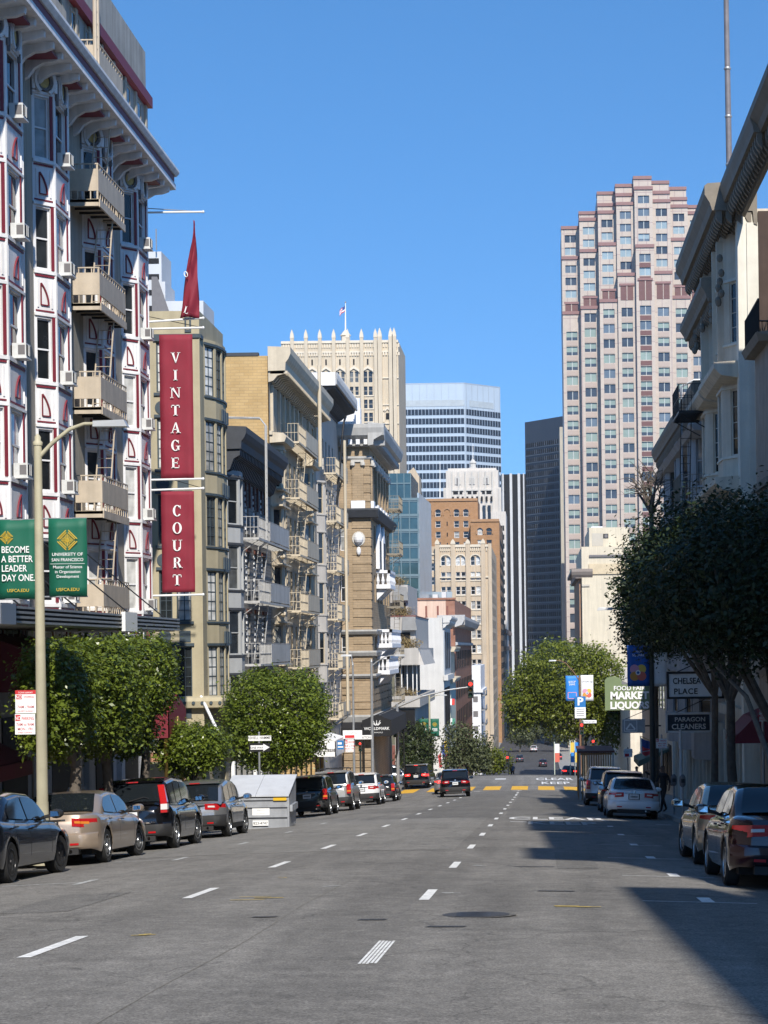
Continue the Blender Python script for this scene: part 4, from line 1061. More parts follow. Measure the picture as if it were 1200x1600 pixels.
# --- cream gothic tower
GOTH = M('gothic_cream_stone', (.55,.465,.345), .85, var=.09, scale=.15, streak=.12)
GOTHL = M('gothic_cream_light', (.64,.56,.44), .8, var=.08, scale=.3)
Yg = 480; FG = F(0, Yg, 0); k = Yg/FPX
def gx(px, y=600): return WX(px, y, Yg)
def gz(py, x=560): return WZ(x, py, Yg)
g = thing('gothic_tower', 'cream gothic revival tower with pinnacled parapet and a flagpole on its roof', 'tower', (gx(540), Yg, -26))
cols = [464.5+21.7*i for i in range(6)]; cols = [c+2 for c in cols]
rows = [(597.5,17,1)]+[(617.5+20.6*i,13.5,0) for i in range(9)]
holes = []
for c in cols:
    for yb, hp, ar in rows:
        for s in (-4.1, 4.1): holes.append((gx(c+s)-.5, gx(c+s)+.5, gz(yb), gz(yb)+hp*k))
holes = sorted(holes)
mb = MB(); FG.wall(mb, gx(440), gx(623), -26, gz(533), holes, .5, GOTH)
mb.box(gx(440), gx(623)-.15, Yg+.8, Yg+26, -26, gz(535), GOTH); mb.poly([(gx(623),Yg,-26),(gx(623),Yg+26,-26),(gx(623),Yg+26,gz(533)),(gx(623),Yg,gz(533))], GOTH)
mb.build('wall', g)
ws = Wins(g)
for a, b, c, d in holes: ws.add(FG, a, c, b-a, d-c, .35, 'sash', GOTHL, GLASS_D, ft=.09)
ws.done()
mb = MB()
for i in range(7):
    u = gx(455.5+21.7*i+2)
    FG.box(mb, u-.45, u+.45, 0, .7, -20, gz(528), GOTH); FG.ext(mb, [(u-.55,gz(528)),(u+.55,gz(528)),(u+.4,gz(521)),(u,gz(514)),(u-.4,gz(521))], .0, .8, GOTHL)
for px in (594.5, 611.5, 617):
    u = gx(px); FG.box(mb, u-.55, u+.55, 0, .9, -20, gz(527), GOTH); FG.ext(mb, [(u-.6,gz(527)),(u+.6,gz(527)),(u+.4,gz(520)),(u,gz(513)),(u-.4,gz(520))], 0, .9, GOTHL)
mb.build('buttress', g)
mb = MB()
FG.box(mb, gx(440), gx(623), 0, .35, gz(536), gz(532), GOTHL); FG.box(mb, gx(440), gx(623), 0, .3, gz(551), gz(548.5), GOTHL); FG.box(mb, gx(596), gx(623), 0, .3, gz(592), gz(590.5), GOTHL)
for i in range(46):
    u = gx(444+4*i); FG.box(mb, u-.14, u+.14, 0, .25, gz(543), gz(537), GOTHL); FG.box(mb, u-.2, u+.2, 0, .3, gz(556), gz(551), GOTHL)
for c in cols:
    u = gx(c); FG.ext(mb, [(u-1.5,gz(583)),(u-1.5,gz(578)),(u,gz(572)),(u+1.5,gz(578)),(u+1.5,gz(583)),(u+1.1,gz(580)),(u,gz(576)),(u-1.1,gz(580))], 0, .4, GOTHL)
    for yb, hp, ar in rows[1:]: FG.box(mb, u-1.5, u+1.5, 0, .22, gz(yb)-.35, gz(yb)-.05, GOTHL)
    FG.box(mb, u-.2, u+.2, .0, .06, gz(570), gz(561), DARK)
u = gx(605); FG.box(mb, u-.45, u+.45, 0, .06, gz(656), gz(646), DARK); FG.box(mb, u-1.3, u-.8, 0, .3, gz(660), gz(640), GOTHL); FG.box(mb, u+.8, u+1.3, 0, .3, gz(660), gz(640), GOTHL)
FG.ext(mb, [(u-1.2,gz(644)),(u,gz(636)),(u+1.2,gz(644)),(u+.9,gz(645)),(u,gz(640)),(u-.9,gz(645))], 0, .3, GOTHL); FG.box(mb, u-.4, u+.4, 0, .06, gz(683), gz(672), DARK)
FG.box(mb, gx(596), gx(623), 0, .3, gz(663), gz(661), GOTHL); FG.box(mb, gx(596), gx(623), 0, .25, gz(634), gz(632), GOTHL)
mb.build('stone_tracery', g)
mb = MB(); c0 = (gx(535, 525), Yg+8, gz(536))
mb.lathe(c0, [(1.6,0),(1.6,1.5),(1.2,1.6),(1.2,3.2),(1.5,3.3),(1.0,4.0),(.3,4.8)], GOTHL, 8); mb.build('roof_lantern', g)
mb = MB(); z1 = c0[2]+4.7; mb.tube([(c0[0],c0[1],z1-.2),(c0[0]+.1,c0[1],gz(463))], [.22,.1], SIGNW, 6); mb.blob((c0[0]+.1,c0[1],gz(463)), (.2,.2,.2), BRASS, 6, 4); fp = mb.build('flagpole', g)
fl = thing('flag', 'small red white and blue flag flying from the pole on the cream gothic tower', 'flag', (c0[0], c0[1], gz(474)))
mb = MB(); FLB = M('flag_blue', (.03,.06,.22), .7); FLR = M('flag_red', (.5,.04,.05), .7)
zt = gz(467)
for i in range(6):
    a, b = i/6, (i+1)/6; w1 = lambda t: c0[0]-t*1.5; d1 = lambda t: -1.5*t-.15*math.sin(t*7)
    for j in range(5):
        m_ = FLB if (i < 3 and j < 3) else (FLR if j % 2 == 0 else SIGNW); h = 1.5
        mb.poly([(w1(a),c0[1]+.1*math.sin(a*9),zt+d1(a)-h*j/5),(w1(b),c0[1]+.1*math.sin(b*9),zt+d1(b)-h*j/5),(w1(b),c0[1]+.1*math.sin(b*9),zt+d1(b)-h*(j+1)/5),(w1(a),c0[1]+.1*math.sin(a*9),zt+d1(a)-h*(j+1)/5)], m_)
o = mb.build('cloth', fl); o.modifiers.new('t','SOLIDIFY').thickness = .03
# --- blue banded office tower
BLUES = M('blue_metal_panel', (.45,.51,.56), .35, metal=.15, var=.06, scale=.08, spec=.6)
BLUEG = M('grey_roof_screen', (.38,.42,.44), .6, var=.12, scale=.3)
BANDG = M('band_glass', (.018,.022,.03), .15, var=.5, scale=.35, spec=.5)
MULL = M('mullion_blue', (.36,.41,.46), .4, metal=.2, var=.05)
Yb = 800; bt = thing('blue_tower', 'pale blue office tower with dark ribbon windows and a canted corner', 'tower', (WX(680,800,Yb), Yb, -28))
A = (WX(618,650,Yb), Yb); B = (WX(726,650,Yb), Yb); Cc = (WX(782,650,815), 815)
fa = F(A[0], A[1], 0); L1 = B[0]-A[0]; fb = F(B[0], B[1], math.degrees(math.atan2(Cc[1]-B[1], Cc[0]-B[0]))); L2 = math.hypot(Cc[0]-B[0], Cc[1]-B[1])
def bz(py): return WZ(690, py, Yb)
mb = MB(); mb.ext([(A[0],A[1],-28),(B[0],B[1],-28),(Cc[0],Cc[1],-28),(Cc[0]-10,Cc[1]+40,-28),(A[0],A[1]+60,-28)], (0,0,bz(600)+28), BLUES); mb.build('wall', bt)
for i in range(16):
    v0, v1 = bz(648.5+14.25*i), bz(648.5+14.25*i)+9.2*Yb/FPX
    mb = MB()
    for fr, L in ((fa, L1), (fb, L2)):
        fr.box(mb, .6, L-.05, 0, .12, v0, v1, BANDG)
        for u in frange(.6, L-.3, 1.55): fr.box(mb, u, u+.22, .12, .22, v0, v1, MULL)
    mb.build('window_band', bt)
mb = MB()
for fr, L in ((fa, L1), (fb, L2*.8)): fr.box(mb, 3, L, 0, .15, bz(635), bz(625), BLUEG)
for fr, L in ((fa, L1), (fb, L2)):
    for u in frange(1, L-.5, 3.1): fr.box(mb, u, u+.1, .0, .16, bz(640), bz(600), MULL)
    fr.box(mb, 0, L, -.4, .05, bz(600), bz(600)+.5, MULL)
for px in (710, 721): mb.tube([(WX(px,600,Yb),Yb+20,bz(600)),(WX(px,600,Yb)+.5,Yb+20,bz(594)),(WX(px,600,Yb)-1,Yb+20,bz(593))], .25, BLACKM, 5)
mb.build('roof_screen', bt)
# --- dark office tower right of the gap
DKT = M('dark_tower_metal', (.045,.05,.06), .35, metal=.3, var=.1, scale=.1, spec=.5); DKL = M('dark_tower_sill', (.13,.145,.165), .4, metal=.3, var=.1)
dk = thing('dark_tower', 'dark charcoal office tower of gridded windows beside the pink tower', 'tower', (WX(850,850,900), 900, -28))
P0 = (WX(820,662,925), 925); P1 = (WX(884,660,900), 900)
fd = F(P0[0], P0[1], math.degrees(math.atan2(P1[1]-P0[1], P1[0]-P0[0]))); LD = math.hypot(P1[0]-P0[0], P1[1]-P0[1]); zt = WZ(820, 660, 925)
mb = MB(); fd.box(mb, 0, LD, -40, 0, -28, zt, DKT); mb.build('wall', dk)
for i in range(28):
    v = zt-11-3.72*i
    mb = MB(); fd.box(mb, .6, LD-.3, .0, .15, v-2.1, v, DARK); fd.box(mb, .3, LD, 0, .5, v-2.75, v-2.4, DKL)
    for u in frange(1.6, LD-1, 1.55): fd.box(mb, u, u+.28, .1, .3, v-2.1, v, DKL if int(u*10) % 3 == 0 else DKT)
    mb.build('window_band', dk)
# --- tan slab in front of it and striped black tower
bs = thing('tan_slab_tower', 'thin tan stone slab tower squeezed between the charcoal tower and the pink tower', 'tower', (WX(880,850,860), 860, -28))
TSL = M('tan_slab_stone', (.42,.37,.28), .8, var=.1, scale=.1, streak=.1)
mb = MB(); x0, x1 = WX(876,800,860), WX(892,800,860); mb.box(x0, x1, 860, 890, -28, WZ(880,667,860), TSL); mb.box(x0+.1, x1, 859.7, 860, -28, WZ(880,880,860), DKT); mb.build('wall', bs)
sb = thing('striped_tower', 'black tower with white vertical stripes behind the pale setback tower', 'tower', (WX(803,850,850), 850, -28))
x0, x1 = WX(768,800,850), WX(822,800,850); zt = WZ(800,741,850)
mb = MB(); mb.box(x0, x1, 850, 890, -28, zt, DARK); mb.build('wall', sb)
for px, w in ((782,2.5),(786,2.5),(797.5,4),(810,4),(818.5,2)):
    mb = MB(); a, b = WX(px,850,850), WX(px+w,850,850); mb.box(a, b, 849.3, 850, -28, zt+.3, PALE); mb.build('stripe', sb)
# --- pale gothic setback tower
PG = M('pale_setback_stone', (.60,.555,.50), .85, var=.08, scale=.12, streak=.14)
Yp = 640; fp_ = F(0, Yp, 0); kp = Yp/FPX
def px_(x, y=780): return WX(x, y, Yp)
def pz_(y): return WZ(740, y, Yp)
pg = thing('setback_tower', 'pale stone setback tower with carved niches and a small cupola, behind the brown brick block', 'tower', (px_(740), Yp, -28))
mb = MB()
for a, b, t, n in ((693,783,762,0),(697,779,735,-.15),(678,790,800,.6),(700,776,731,-1)): fp_.box(mb, px_(a), px_(b), -25-n, n, -28, pz_(t), PG)
mb.build('wall', pg)
mb = MB()
for c in (715.5, 738, 760.5):
    u = px_(c)
    fp_.ext(mb, [(u-1.0,pz_(757)),(u+1.0,pz_(757)),(u+1.0,pz_(746)),(u,pz_(742)),(u-1,pz_(746))], .0, .12, STONE); fp_.box(mb, u-.4, u+.4, .12, .2, pz_(757), pz_(747), GREYT)
    fp_.box(mb, u-1.6, u+1.6, 0, .15, pz_(772), pz_(767), DARK); fp_.box(mb, u-2, u+2, 0, .5, pz_(767), pz_(765), STONE)
    for s in (-1.7,0,1.7): fp_.box(mb, u+s-.35, u+s+.35, .6, .7, pz_(784), pz_(776), DARK)
    for s in (-1.5, .3): fp_.box(mb, u+s, u+s+1.1, .6, .7, pz_(815), pz_(790), GLASS_D)
mb.build('niche', pg)
mb = MB()
for i in range(9):
    u = px_(696+10.5*i); fp_.box(mb, u-.25, u+.25, 0, .3, pz_(800), pz_(737) if 697 < 696+10.5*i < 779 else pz_(764), STONE)
mb.build('rib', pg)
mb = MB(); mb.lathe((px_(738,730),Yp+6,pz_(733)), [(1.6,0),(1.6,1),(1.1,1.2),(1.1,2.6),(1.4,2.7),(.9,3.4),(.2,4.2)], STONE, 8); mb.tube([(px_(738,720),Yp+6,pz_(724)),(px_(738,690),Yp+6,pz_(690))], [.2,.08], SIGNW, 5)
mb.tube([(px_(686,770),Yp+6,pz_(775)),(px_(686,720),Yp+6,pz_(718))], [.25,.08], SIGNW, 5); mb.build('cupola', pg)
mb = MB()
for i in range(14):
    for s in (784.5, 787.5): u = px_(s, 900); fp_.box(mb, u-.3, u+.3, .6, .66, pz_(830+14*i), pz_(822+14*i), DARK)
mb.build('slit_window', pg)
# --- brown brick block with arched top windows
BRN = brick('brown_brick', (.335,.19,.095), (.37,.215,.115), (.28,.17,.1), .9, .3, .02, var=.08)
BRT = M('brown_brick_trim', (.36,.215,.12), .85, var=.1)
Yk = 540; fk = F(0, Yk, 0)
def kx(x, y=840): return WX(x, y, Yk)
def kz(y): return WZ(710, y, Yk)
bk = thing('brown_building', 'brown brick office block with round arched top windows, stepped in two heights', 'building', (kx(720), Yk, -28))
holesA = [(c, yb, h) for c in (684.8, 713.7, 728.3) for yb, h in ((807,11),(824,10),(840.5,10),(857,10))]
holesB = [(c, yb, h) for c in (751, 765) for yb, h in ((839,11),(856,10),(873,10))]
mb = MB()
fk.wall(mb, kx(640), kx(747), -28, kz(780), [(kx(c)-.75,kx(c)+.75,kz(yb),kz(yb)+h*Yk/FPX) for c, yb, h in holesA], .4, BRN); mb.box(kx(640), kx(747), Yk+.7, Yk+20, -28, kz(780.5), BRN)
f2 = F(0, Yk-6, 0)
f2.wall(mb, kx(736.5), kx(781), -28, kz(815), [(kx(c)-.8,kx(c)+.8,kz(yb),kz(yb)+h*Yk/FPX) for c, yb, h in holesB], .4, BRN); mb.box(kx(736.6), kx(780.9), Yk-5.4, Yk+60, -28, kz(815.5), BRN)
mb.poly([(kx(736.5),Yk-6,-28),(kx(736.5),Yk,-28),(kx(736.5),Yk,kz(815)),(kx(736.5),Yk-6,kz(815))], BRN)
mb.build('wall', bk)
ws = Wins(bk)
for c, yb, h in holesA: ws.add(fk, kx(c)-.75, kz(yb), 1.5, h*Yk/FPX, .3, 'sash', WHITE, GLASS, ft=.1)
for c, yb, h in holesB: ws.add(f2, kx(c)-.8, kz(yb), 1.6, h*Yk/FPX, .3, 'sash', BRT, GLASS, ft=.1)
ws.done()
mb = MB()
for fr, cs, yb in ((fk, (670.5,684.8,699,713.7,728.3), 801), (f2, (751,765), 833)):
    for c in cs:
        u = kx(c); ribbon(mb, fr, [(u-1.05,kz(yb)-.8)]+arc(u,kz(yb)+.15,1.05,1.05,PI,0,10)+[(u+1.05,kz(yb)-.8)], .3, 0, .25, BRT)
fk.box(mb, kx(640), kx(747), 0, .3, kz(783), kz(780)+.2, BRT); f2.box(mb, kx(736.5), kx(781), 0, .3, kz(818), kz(815)+.2, BRT)
for c in (670.5, 699):
    for y in (815,832,848): fk.box(mb, kx(c)-.15, kx(c)+.15, 0, .1, kz(y+6), kz(y), DARK)
mb.build('brick_trim', bk)
for y in frange(842, 1090, 18):
    mb = MB()
    for u in frange(Yk, Yk+50, 5): mb.box(kx(781), kx(781)+.05, u, u+2, kz(y+9), kz(y), DARK)
    mb.build('window_band', bk)
# --- cream block with paired arches
Yc = 420; fc = F(0, Yc, 0); CRM2 = M('cream_limestone', (.50,.40,.285), .85, var=.1, scale=.2, streak=.14); CRM3 = M('cream_limestone_light', (.60,.52,.40), .8, var=.08, scale=.4)
def cx_(x, y=950): return WX(x, y, Yc)
def cz_(y): return WZ(720, y, Yc)
cc = thing('cream_office_block', 'cream limestone block with paired round arches and small pinnacles on its parapet', 'building', (cx_(720), Yc, -27))
hol = []
for c in (697.5, 720.5, 743.8):
    for i in range(13):
        yb = 883.5+22.8*i; h = 13.5 if i == 0 else 12.5
        for s in (-4.2, 4.2): hol.append((cx_(c+s)-.48, cx_(c+s)+.48, cz_(yb), cz_(yb)+h*Yc/FPX))
for i in range(4):
    hol.append((cx_(676.5)-.4, cx_(676.5)+.4, cz_(891+22*i), cz_(891+22*i)+12*Yc/FPX))
mb = MB()
fc.wall(mb, cx_(682.5), cx_(768), -27, cz_(852), [h for h in hol if h[0] > cx_(684)], .35, CRM2)
fs_ = F(0, Yc+1.2, 0); fs_.wall(mb, cx_(655), cx_(682.5), -27, cz_(863), [h for h in hol if h[0] < cx_(684)], .35, CRM2)
mb.poly([(cx_(682.5),Yc,-27),(cx_(682.5),Yc+1.2,-27),(cx_(682.5),Yc+1.2,cz_(852)),(cx_(682.5),Yc,cz_(852))], CRM2)
mb.box(cx_(655), cx_(768)-.02, Yc+1.9, Yc+60, -27, cz_(852.5), CRM2); mb.poly([(cx_(768),Yc,-27),(cx_(768),Yc+60,-27),(cx_(768),Yc+60,cz_(852)),(cx_(768),Yc,cz_(852))], CRM2)
mb.build('wall', cc)
ws = Wins(cc)
for a, b, c, d in hol: ws.add(fc if a > cx_(684) else fs_, a, c, b-a, d-c, .25, 'sash', WHITE, GLASS, ft=.08)
ws.done()
mb = MB()
for c in (697.5, 720.5, 743.8):
    u = cx_(c); ribbon(mb, fc, [(u-1.25,cz_(884)),(u-1.25,cz_(874))]+arc(u,cz_(874),1.25,1.1,PI,0,10)+[(u+1.25,cz_(874)),(u+1.25,cz_(884))], .28, 0, .3, CRM3)
    for i in range(1,13): fc.box(mb, u-1.3, u+1.3, 0, .15, cz_(883.5+22.8*i)-.3, cz_(883.5+22.8*i)-.02, CRM3)
for px in (684.5, 709, 732.2, 756):
    u = cx_(px); fc.box(mb, u-.5, u+.5, 0, .5, -20, cz_(850), CRM2); fc.ext(mb, [(u-.6,cz_(850)),(u+.6,cz_(850)),(u+.45,cz_(846)),(u,cz_(842)),(u-.45,cz_(846))], 0, .6, CRM3)
u = cx_(766.5); fc.box(mb, u-.4, u+.4, 0, .4, -20, cz_(850), CRM2)
fc.box(mb, cx_(682.5), cx_(768), 0, .35, cz_(855), cz_(852)+.15, CRM3); fc.box(mb, cx_(682.5), cx_(768), 0, .35, cz_(903), cz_(901), CRM3)
for i in range(26): fc.box(mb, cx_(687+3.1*i)-.12, cx_(687+3.1*i)+.12, 0, .25, cz_(861), cz_(856), CRM3)
ribbon(mb, fs_, arc(cx_(676.5),cz_(879),.9,.9,PI,0,8), .25, 0, .2, CRM3); fs_.box(mb, cx_(655), cx_(682.5), 0, .3, cz_(866), cz_(863), CRM3)
mb.build('stone_trim', cc)
mb = MB()
for i in range(16):
    for y in (Yc+6, Yc+16, Yc+26, Yc+38): mb.box(cx_(768), cx_(768)+.04, y, y+2.2, cz_(868+20*i)-1.9, cz_(868+20*i), DARK)
structure(mb.build('side_window', cc), 'stuff')
# --- street fronts far down the left side
BRN2 = M('brown_terracotta', (.32,.19,.12), .85, var=.15, scale=.3, streak=.15)
fb_ = thing('brown_street_front', 'row-end brown terracotta building with heavy ledges far down the left side of the street', 'building', (-10.4, 590, -28.5))
mb = MB(); mb.box(-30, -10.45, 585, 720, -30, WZ(795,985,640), BRN2); mb.box(-30, -10.0, 585, 600, -30, WZ(793,1062,590), CRM2); mb.build('wall', fb_)
mb = MB()
for y in (985, 1010, 1060): z = WZ(795,y,640); mb.box(-30, -9.6, 584, 721, z-1.4, z, BRN2)
mb.build('ledge', fb_)
mb = MB()
for i in range(7):
    for y in frange(590, 715, 8): mb.box(-10.47, -10.42, y, y+4, WZ(795,1000+22*i,640), WZ(795,991+22*i,640), DARK)
structure(mb.build('window', fb_), 'stuff')
# --- teal glass block
TEALG = M('teal_curtain_glass', (.035,.075,.085), .07, var=.35, scale=.35, spec=.9); TEALL = M('pale_blue_glass', (.33,.39,.43), .2, var=.1, scale=.3, spec=.8); TEALF = M('teal_mullion', (.16,.22,.23), .4, metal=.4, var=.05)
Yt = 250; ft_ = F(0, Yt, 0)
def tx(x, y=830): return WX(x, y, Yt)
def tz(y): return WZ(640, y, Yt)
tg = thing('glass_building', 'teal glass curtain wall office block rising behind the street fronts', 'building', (tx(640), Yt, -19))
mb = MB(); mb.box(tx(560), tx(655), Yt, Yt+20, -19, tz(778), TEALG); mb.box(tx(560), tx(640), Yt+4, Yt+20, tz(778), tz(735), TEALG)
mb.build('glazing', tg)
mb = MB(); mb.ext([(tx(655),Yt-.05,-19),(tx(665),Yt+14,-19),(tx(665),Yt+14,tz(775)),(tx(655),Yt-.05,tz(770))], (-.2,.0,0), TEALL); mb.build('side_glazing', tg)
mb = MB()
for y in (778, 803, 826.5, 850, 873, 897, 920): ft_.box(mb, tx(560), tx(655), 0, .12, tz(y)-.35, tz(y), TEALF); ft_.box(mb, tx(560), tx(655), 0, .08, tz(y+5)-.1, tz(y+5), TEALF)
for px in (600, 613, 626.5, 640, 654): ft_.box(mb, tx(px)-.06, tx(px)+.06, 0, .14, -19, tz(778), TEALF)
for px in (606, 618, 629, 639.5): ft_.box(mb, tx(px)-.06, tx(px)+.06, -4, -3.9, tz(778), tz(735), TEALF)
ft_.box(mb, tx(560), tx(640), -4, -3.88, tz(752), tz(750), TEALF)
mb.build('mullion', tg)
sp_ = thing('beige_stair_tower', 'small beige stone stair tower with a gabled top behind the teal glass block', 'tower', (WX(647,760,300), 300, -20))
mb = MB(); a, b = WX(638,760,300), WX(655,760,300); F(0,300,0).ext(mb, [(a,-20),(b,-20),(b,WZ(650,745,300)),((a+b)/2,WZ(650,730,300)),(a,WZ(650,738,300))], -6, 0, CRM2); mb.build('wall', sp_)
mb = MB(); F(0,300,0).box(mb, a+.3, a+.6, 0, .05, WZ(650,775,300), WZ(650,745,300), CRM3); mb.build('pilaster', sp_)
# --- grey terraced building with dry grass planters
GRC = M('grey_render', (.44,.415,.38), .85, var=.08, scale=.8, streak=.14); OLIVE = M('olive_blind', (.13,.125,.085), .6, var=.1); RBR = M('red_brown_panel', (.2,.075,.055), .7)
SLG = M('slanted_glazing', (.09,.095,.1), .35, var=.25, scale=1.5)
gb = thing('terraced_building', 'grey rendered terraced building with slanted glazing and dry grass planters at the far corner', 'building', (-10.5, 162, walk_z(-10.5,162)))
mb = MB()
f1 = F(0, 162, 0); f1s = F(-10.5, 0, 90)
f1.wall(mb, -30, -12.6, -13, .05, [(-15,-13.7,-4.3,-1.3)], .3, GRC)
mb.box(-30, -12.6, 162.5, 186, -13, .0, GRC); mb.box(-12.6, -10.5, 162, 186, -3.3+1.9, .05, GRC); mb.box(-12.6, -10.5, 162.0, 163.2, -13, -1.4, GRC) if False else None
mb.box(-12.6, -10.9, 162.4, 186, -13, -4.3, GRC); mb.box(-12.6, -10.4, 162, 186, -5.2, -4.2, GRC); mb.box(-12.6, -11.9, 163.4, 186, -4.3, -1.4, DARK)
mb.box(-30, -11.1, 168, 188, 0.05, 3.0, GRC); mb.box(-30, -12.2, 174, 188, 3.0, 6.1, GRC)
mb.build('wall', gb)
mb = MB()
f1.box(mb, -14.95, -13.75, -.28, -.2, -4.25, -1.35, OLIVE); f1.box(mb, -13.6, -12.65, .0, .03, -4.2, -1.35, OLIVE); f1.box(mb, -13.6, -12.65, 0, .03, -8.5, -5.6, OLIVE); f1.box(mb, -13.6, -12.65, 0, .04, -11, -8.55, RBR)
mb.box(-12.6, -10.88, 162.3, 162.38, -9.5, -5.4, DARK)
mb.build('window_panel', gb)
mb = MB()
f1.prof(mb, [(0,-1.4),(.0,0.0),(-.55,0.0)], -12.5, -10.4, SLG) if False else None
mb.hexa([(-12.6,162,-1.45),(-10.0,162,-1.45),(-10.0,180,-1.45),(-12.6,180,-1.45),(-12.6,162.6,-.1),(-10.5,162.6,-.1),(-10.5,180,-.1),(-12.6,180,-.1)], GRC)
mb.hexa([(-12.3,167.4,1.7),(-10.9,167.4,1.7),(-10.9,168,1.7),(-12.3,168,1.7),(-12.3,167.9,2.95),(-11.2,167.9,2.95),(-11.2,168,2.95),(-12.3,168,2.95)], SLG)
mb.hexa([(-13.6,173.4,4.6),(-12.1,173.4,4.6),(-12.1,174,4.6),(-13.6,174,4.6),(-13.6,173.9,5.9),(-12.3,173.9,5.9),(-12.3,174,5.9),(-13.6,174,5.9)], SLG)
mb.box(-13, -11.6, 167.95, 168.2, .2, 1.5, DARK); mb.box(-14, -12.4, 173.95, 174.2, 3.1, 4.4, DARK); mb.box(-30,-11.05,167.95,188,2.96,3.06,RBR)
for u in (-12.1,-11.6,-11.1,-10.75): mb.box(u, u+.08, 162.9, 163.0, -4.2, -1.4, SIGNW)
mb.build('glazing', gb)
# white and pink fronts
wh = thing('white_building', 'white painted three storey front with a projecting cornice beyond the grey terraced building', 'building', (-10.5, 206, walk_z(-10.5,206)))
WHB = M('white_render_blueish', (.60,.58,.54), .75, var=.08, scale=.5, streak=.1); PBL = M('pale_blue_grey', (.38,.40,.41), .7, var=.06)
mb = MB(); mb.box(-26, -10.5, 206, 221, -17, WZ(690,965,206), WHB); mb.build('wall', wh)
fw_ = F(-10.5, 0, 90); z0 = WZ(690,965,206)
cornice(wh, fw_, 205.6, 221, 1.0, z0-.6, z0+.15, WHB, WHB, .8, .3, .6)
mb = MB(); fw_.box(mb, 206, 221, 0, .12, z0-6.5, z0-.6, PBL)  # street side in a darker blue-grey than the white wall
for u in (208, 212, 216): fw_.box(mb, u, u+2.2, .12, .16, z0-5.8, z0-1.6, DARK); fw_.box(mb, u, u+2.2, 0, .1, z0-12.4, z0-8, DARK)
fw_.box(mb, 205.8, 221, 0, .5, z0-7.1, z0-6.5, WHB); F(0,206,0).box(mb, -13.2, -11.8, 0, .02, -16, -11.5, DARK)
mb.build('window_panel', wh)
sc_ = thing('small_cream_building', 'small pale green and cream shop front with striped awnings beside the pink building', 'building', (-10.5, 223, walk_z(-10.5,223)))
mb = MB(); z1 = WZ(705,1012,223); PGR = M('pale_green_paint', (.52,.58,.5), .75, var=.05); mb.box(-25, -10.5, 222, 236, -19, z1-4, PGR); mb.box(-25, -10.6, 222.1, 236, z1-4, z1, CREAM); mb.build('wall', sc_)
cornice(sc_, fw_, 221.8, 236, .7, z1-.5, z1+.1, CREAM); cornice(sc_, fw_, 221.8, 236, .7, z1-4.2, z1-3.7, CREAM)
mb = MB(); GRS = M('awning_green', (.06,.22,.15), .7)
for i in range(10):
    m_ = GRS if i % 2 else SIGNW; a = -13.4+.34*i
    for (zz, mm) in ((-8.6, m_), (-6.2, M('awning_red',(.5,.05,.04),.7) if i % 2 else SIGNW)): mb.ext([(a,221.9,zz),(a+.34,221.9,zz),(a+.34,220.9,zz-.7),(a,220.9,zz-.7)], (0,0,.05), mm)
mb.build('striped_awning', sc_)
pk = thing('pink_brick_building', 'salmon side wall and red brick front with a deep grey cornice beyond the white building', 'building', (-10.5, 237, walk_z(-10.5,237)))
SALM = M('salmon_render', (.60,.43,.33), .85, var=.08, scale=.4, streak=.16); RBK = brick('red_brick', (.28,.13,.085), (.32,.155,.105), (.25,.16,.12), .5, .17, .015); RBR2 = M('dull_brick_front', (.30,.19,.15), .85, var=.12, scale=.6)
z2 = WZ(690,937,237); fp2 = F(0,237,0)
mb = MB(); mb.box(-32, -11.7, 237, 296, -21, z2, SALM); mb.box(-11.7, -10.52, 237, 296, -21, z2, RBK); mb.build('wall', pk)
mb = MB(); fw_.prof(mb, [(0,z2-3.6),(.9,z2-3.3),(1.3,z2-2.6),(1.3,z2-2.2),(0,z2-2.0)], 235.8, 297, STGREY); fp2.prof(mb, [(0,z2-3.6),(.6,z2-3.3),(.8,z2-2.6),(.8,z2-2.2),(0,z2-2.0)], -12.8, -9.2, STGREY)
fw_.prof(mb, [(0,z2-6),(.3,z2-5.9),(.3,z2-5.6),(0,z2-5.5)], 237, 296, STGREY); fp2.box(mb, -32, -10.4, -.3, .2, z2, z2+.25, RBK)
mb.build('cornice', pk)
mb = MB()
for u in frange(240, 292, 6):
    for v in (z2-9, z2-13, z2-17): fw_.box(mb, u, u+2.4, .0, .05, v, v+2.4, DARK)
structure(mb.build('window', pk), 'stuff')
mb = MB()
for px in (666, 684, 699): x = WX(px,950,237); fp2.box(mb, x-.12, x+.12, 0, .08, z2-3.4, z2-.8, RBR); fp2.ext(mb, [(x-.45,z2-3.4),(x+.45,z2-3.4),(x+.12,z2-2.1),(x-.12,z2-2.1)], 0, .06, RBR) if px == 666 else None
mb.build('wall_bracket', pk)
# roof plant on it
rp = thing('roof_plant', 'cluster of white rooftop ducts and glass screens on the roof behind the pink building', 'roof equipment', (-16, 262, z2))
mb = MB()
for px, w, y in ((640,5,927),(652,6,930),(664,4,926),(676,8,929),(690,7,925)):
    a, b = WX(px,930,262), WX(px+w,930,262); mb.box(a, b, 262, 264, z2-1, WZ(660,y,262), PALE)
mb.box(WX(648,930,262), WX(705,930,262), 265, 265.1, z2-.5, WZ(660,925,265), TEALL); mb.build('duct', rp)
nw = thing('narrow_white_building', 'narrow white building with fire escapes in front of the cream limestone block', 'building', (-10.5, 345, -25))
mb = MB(); x0 = WX(736,1100,345); mb.box(x0, -10.6, 345, 372, -27, WZ(745,1040,345), WHITE); mb.box(x0-.3, -10.2, 344.6, 372, WZ(745,1082,345), WZ(745,1078,345), WHITE); mb.build('wall', nw)
mb = MB()
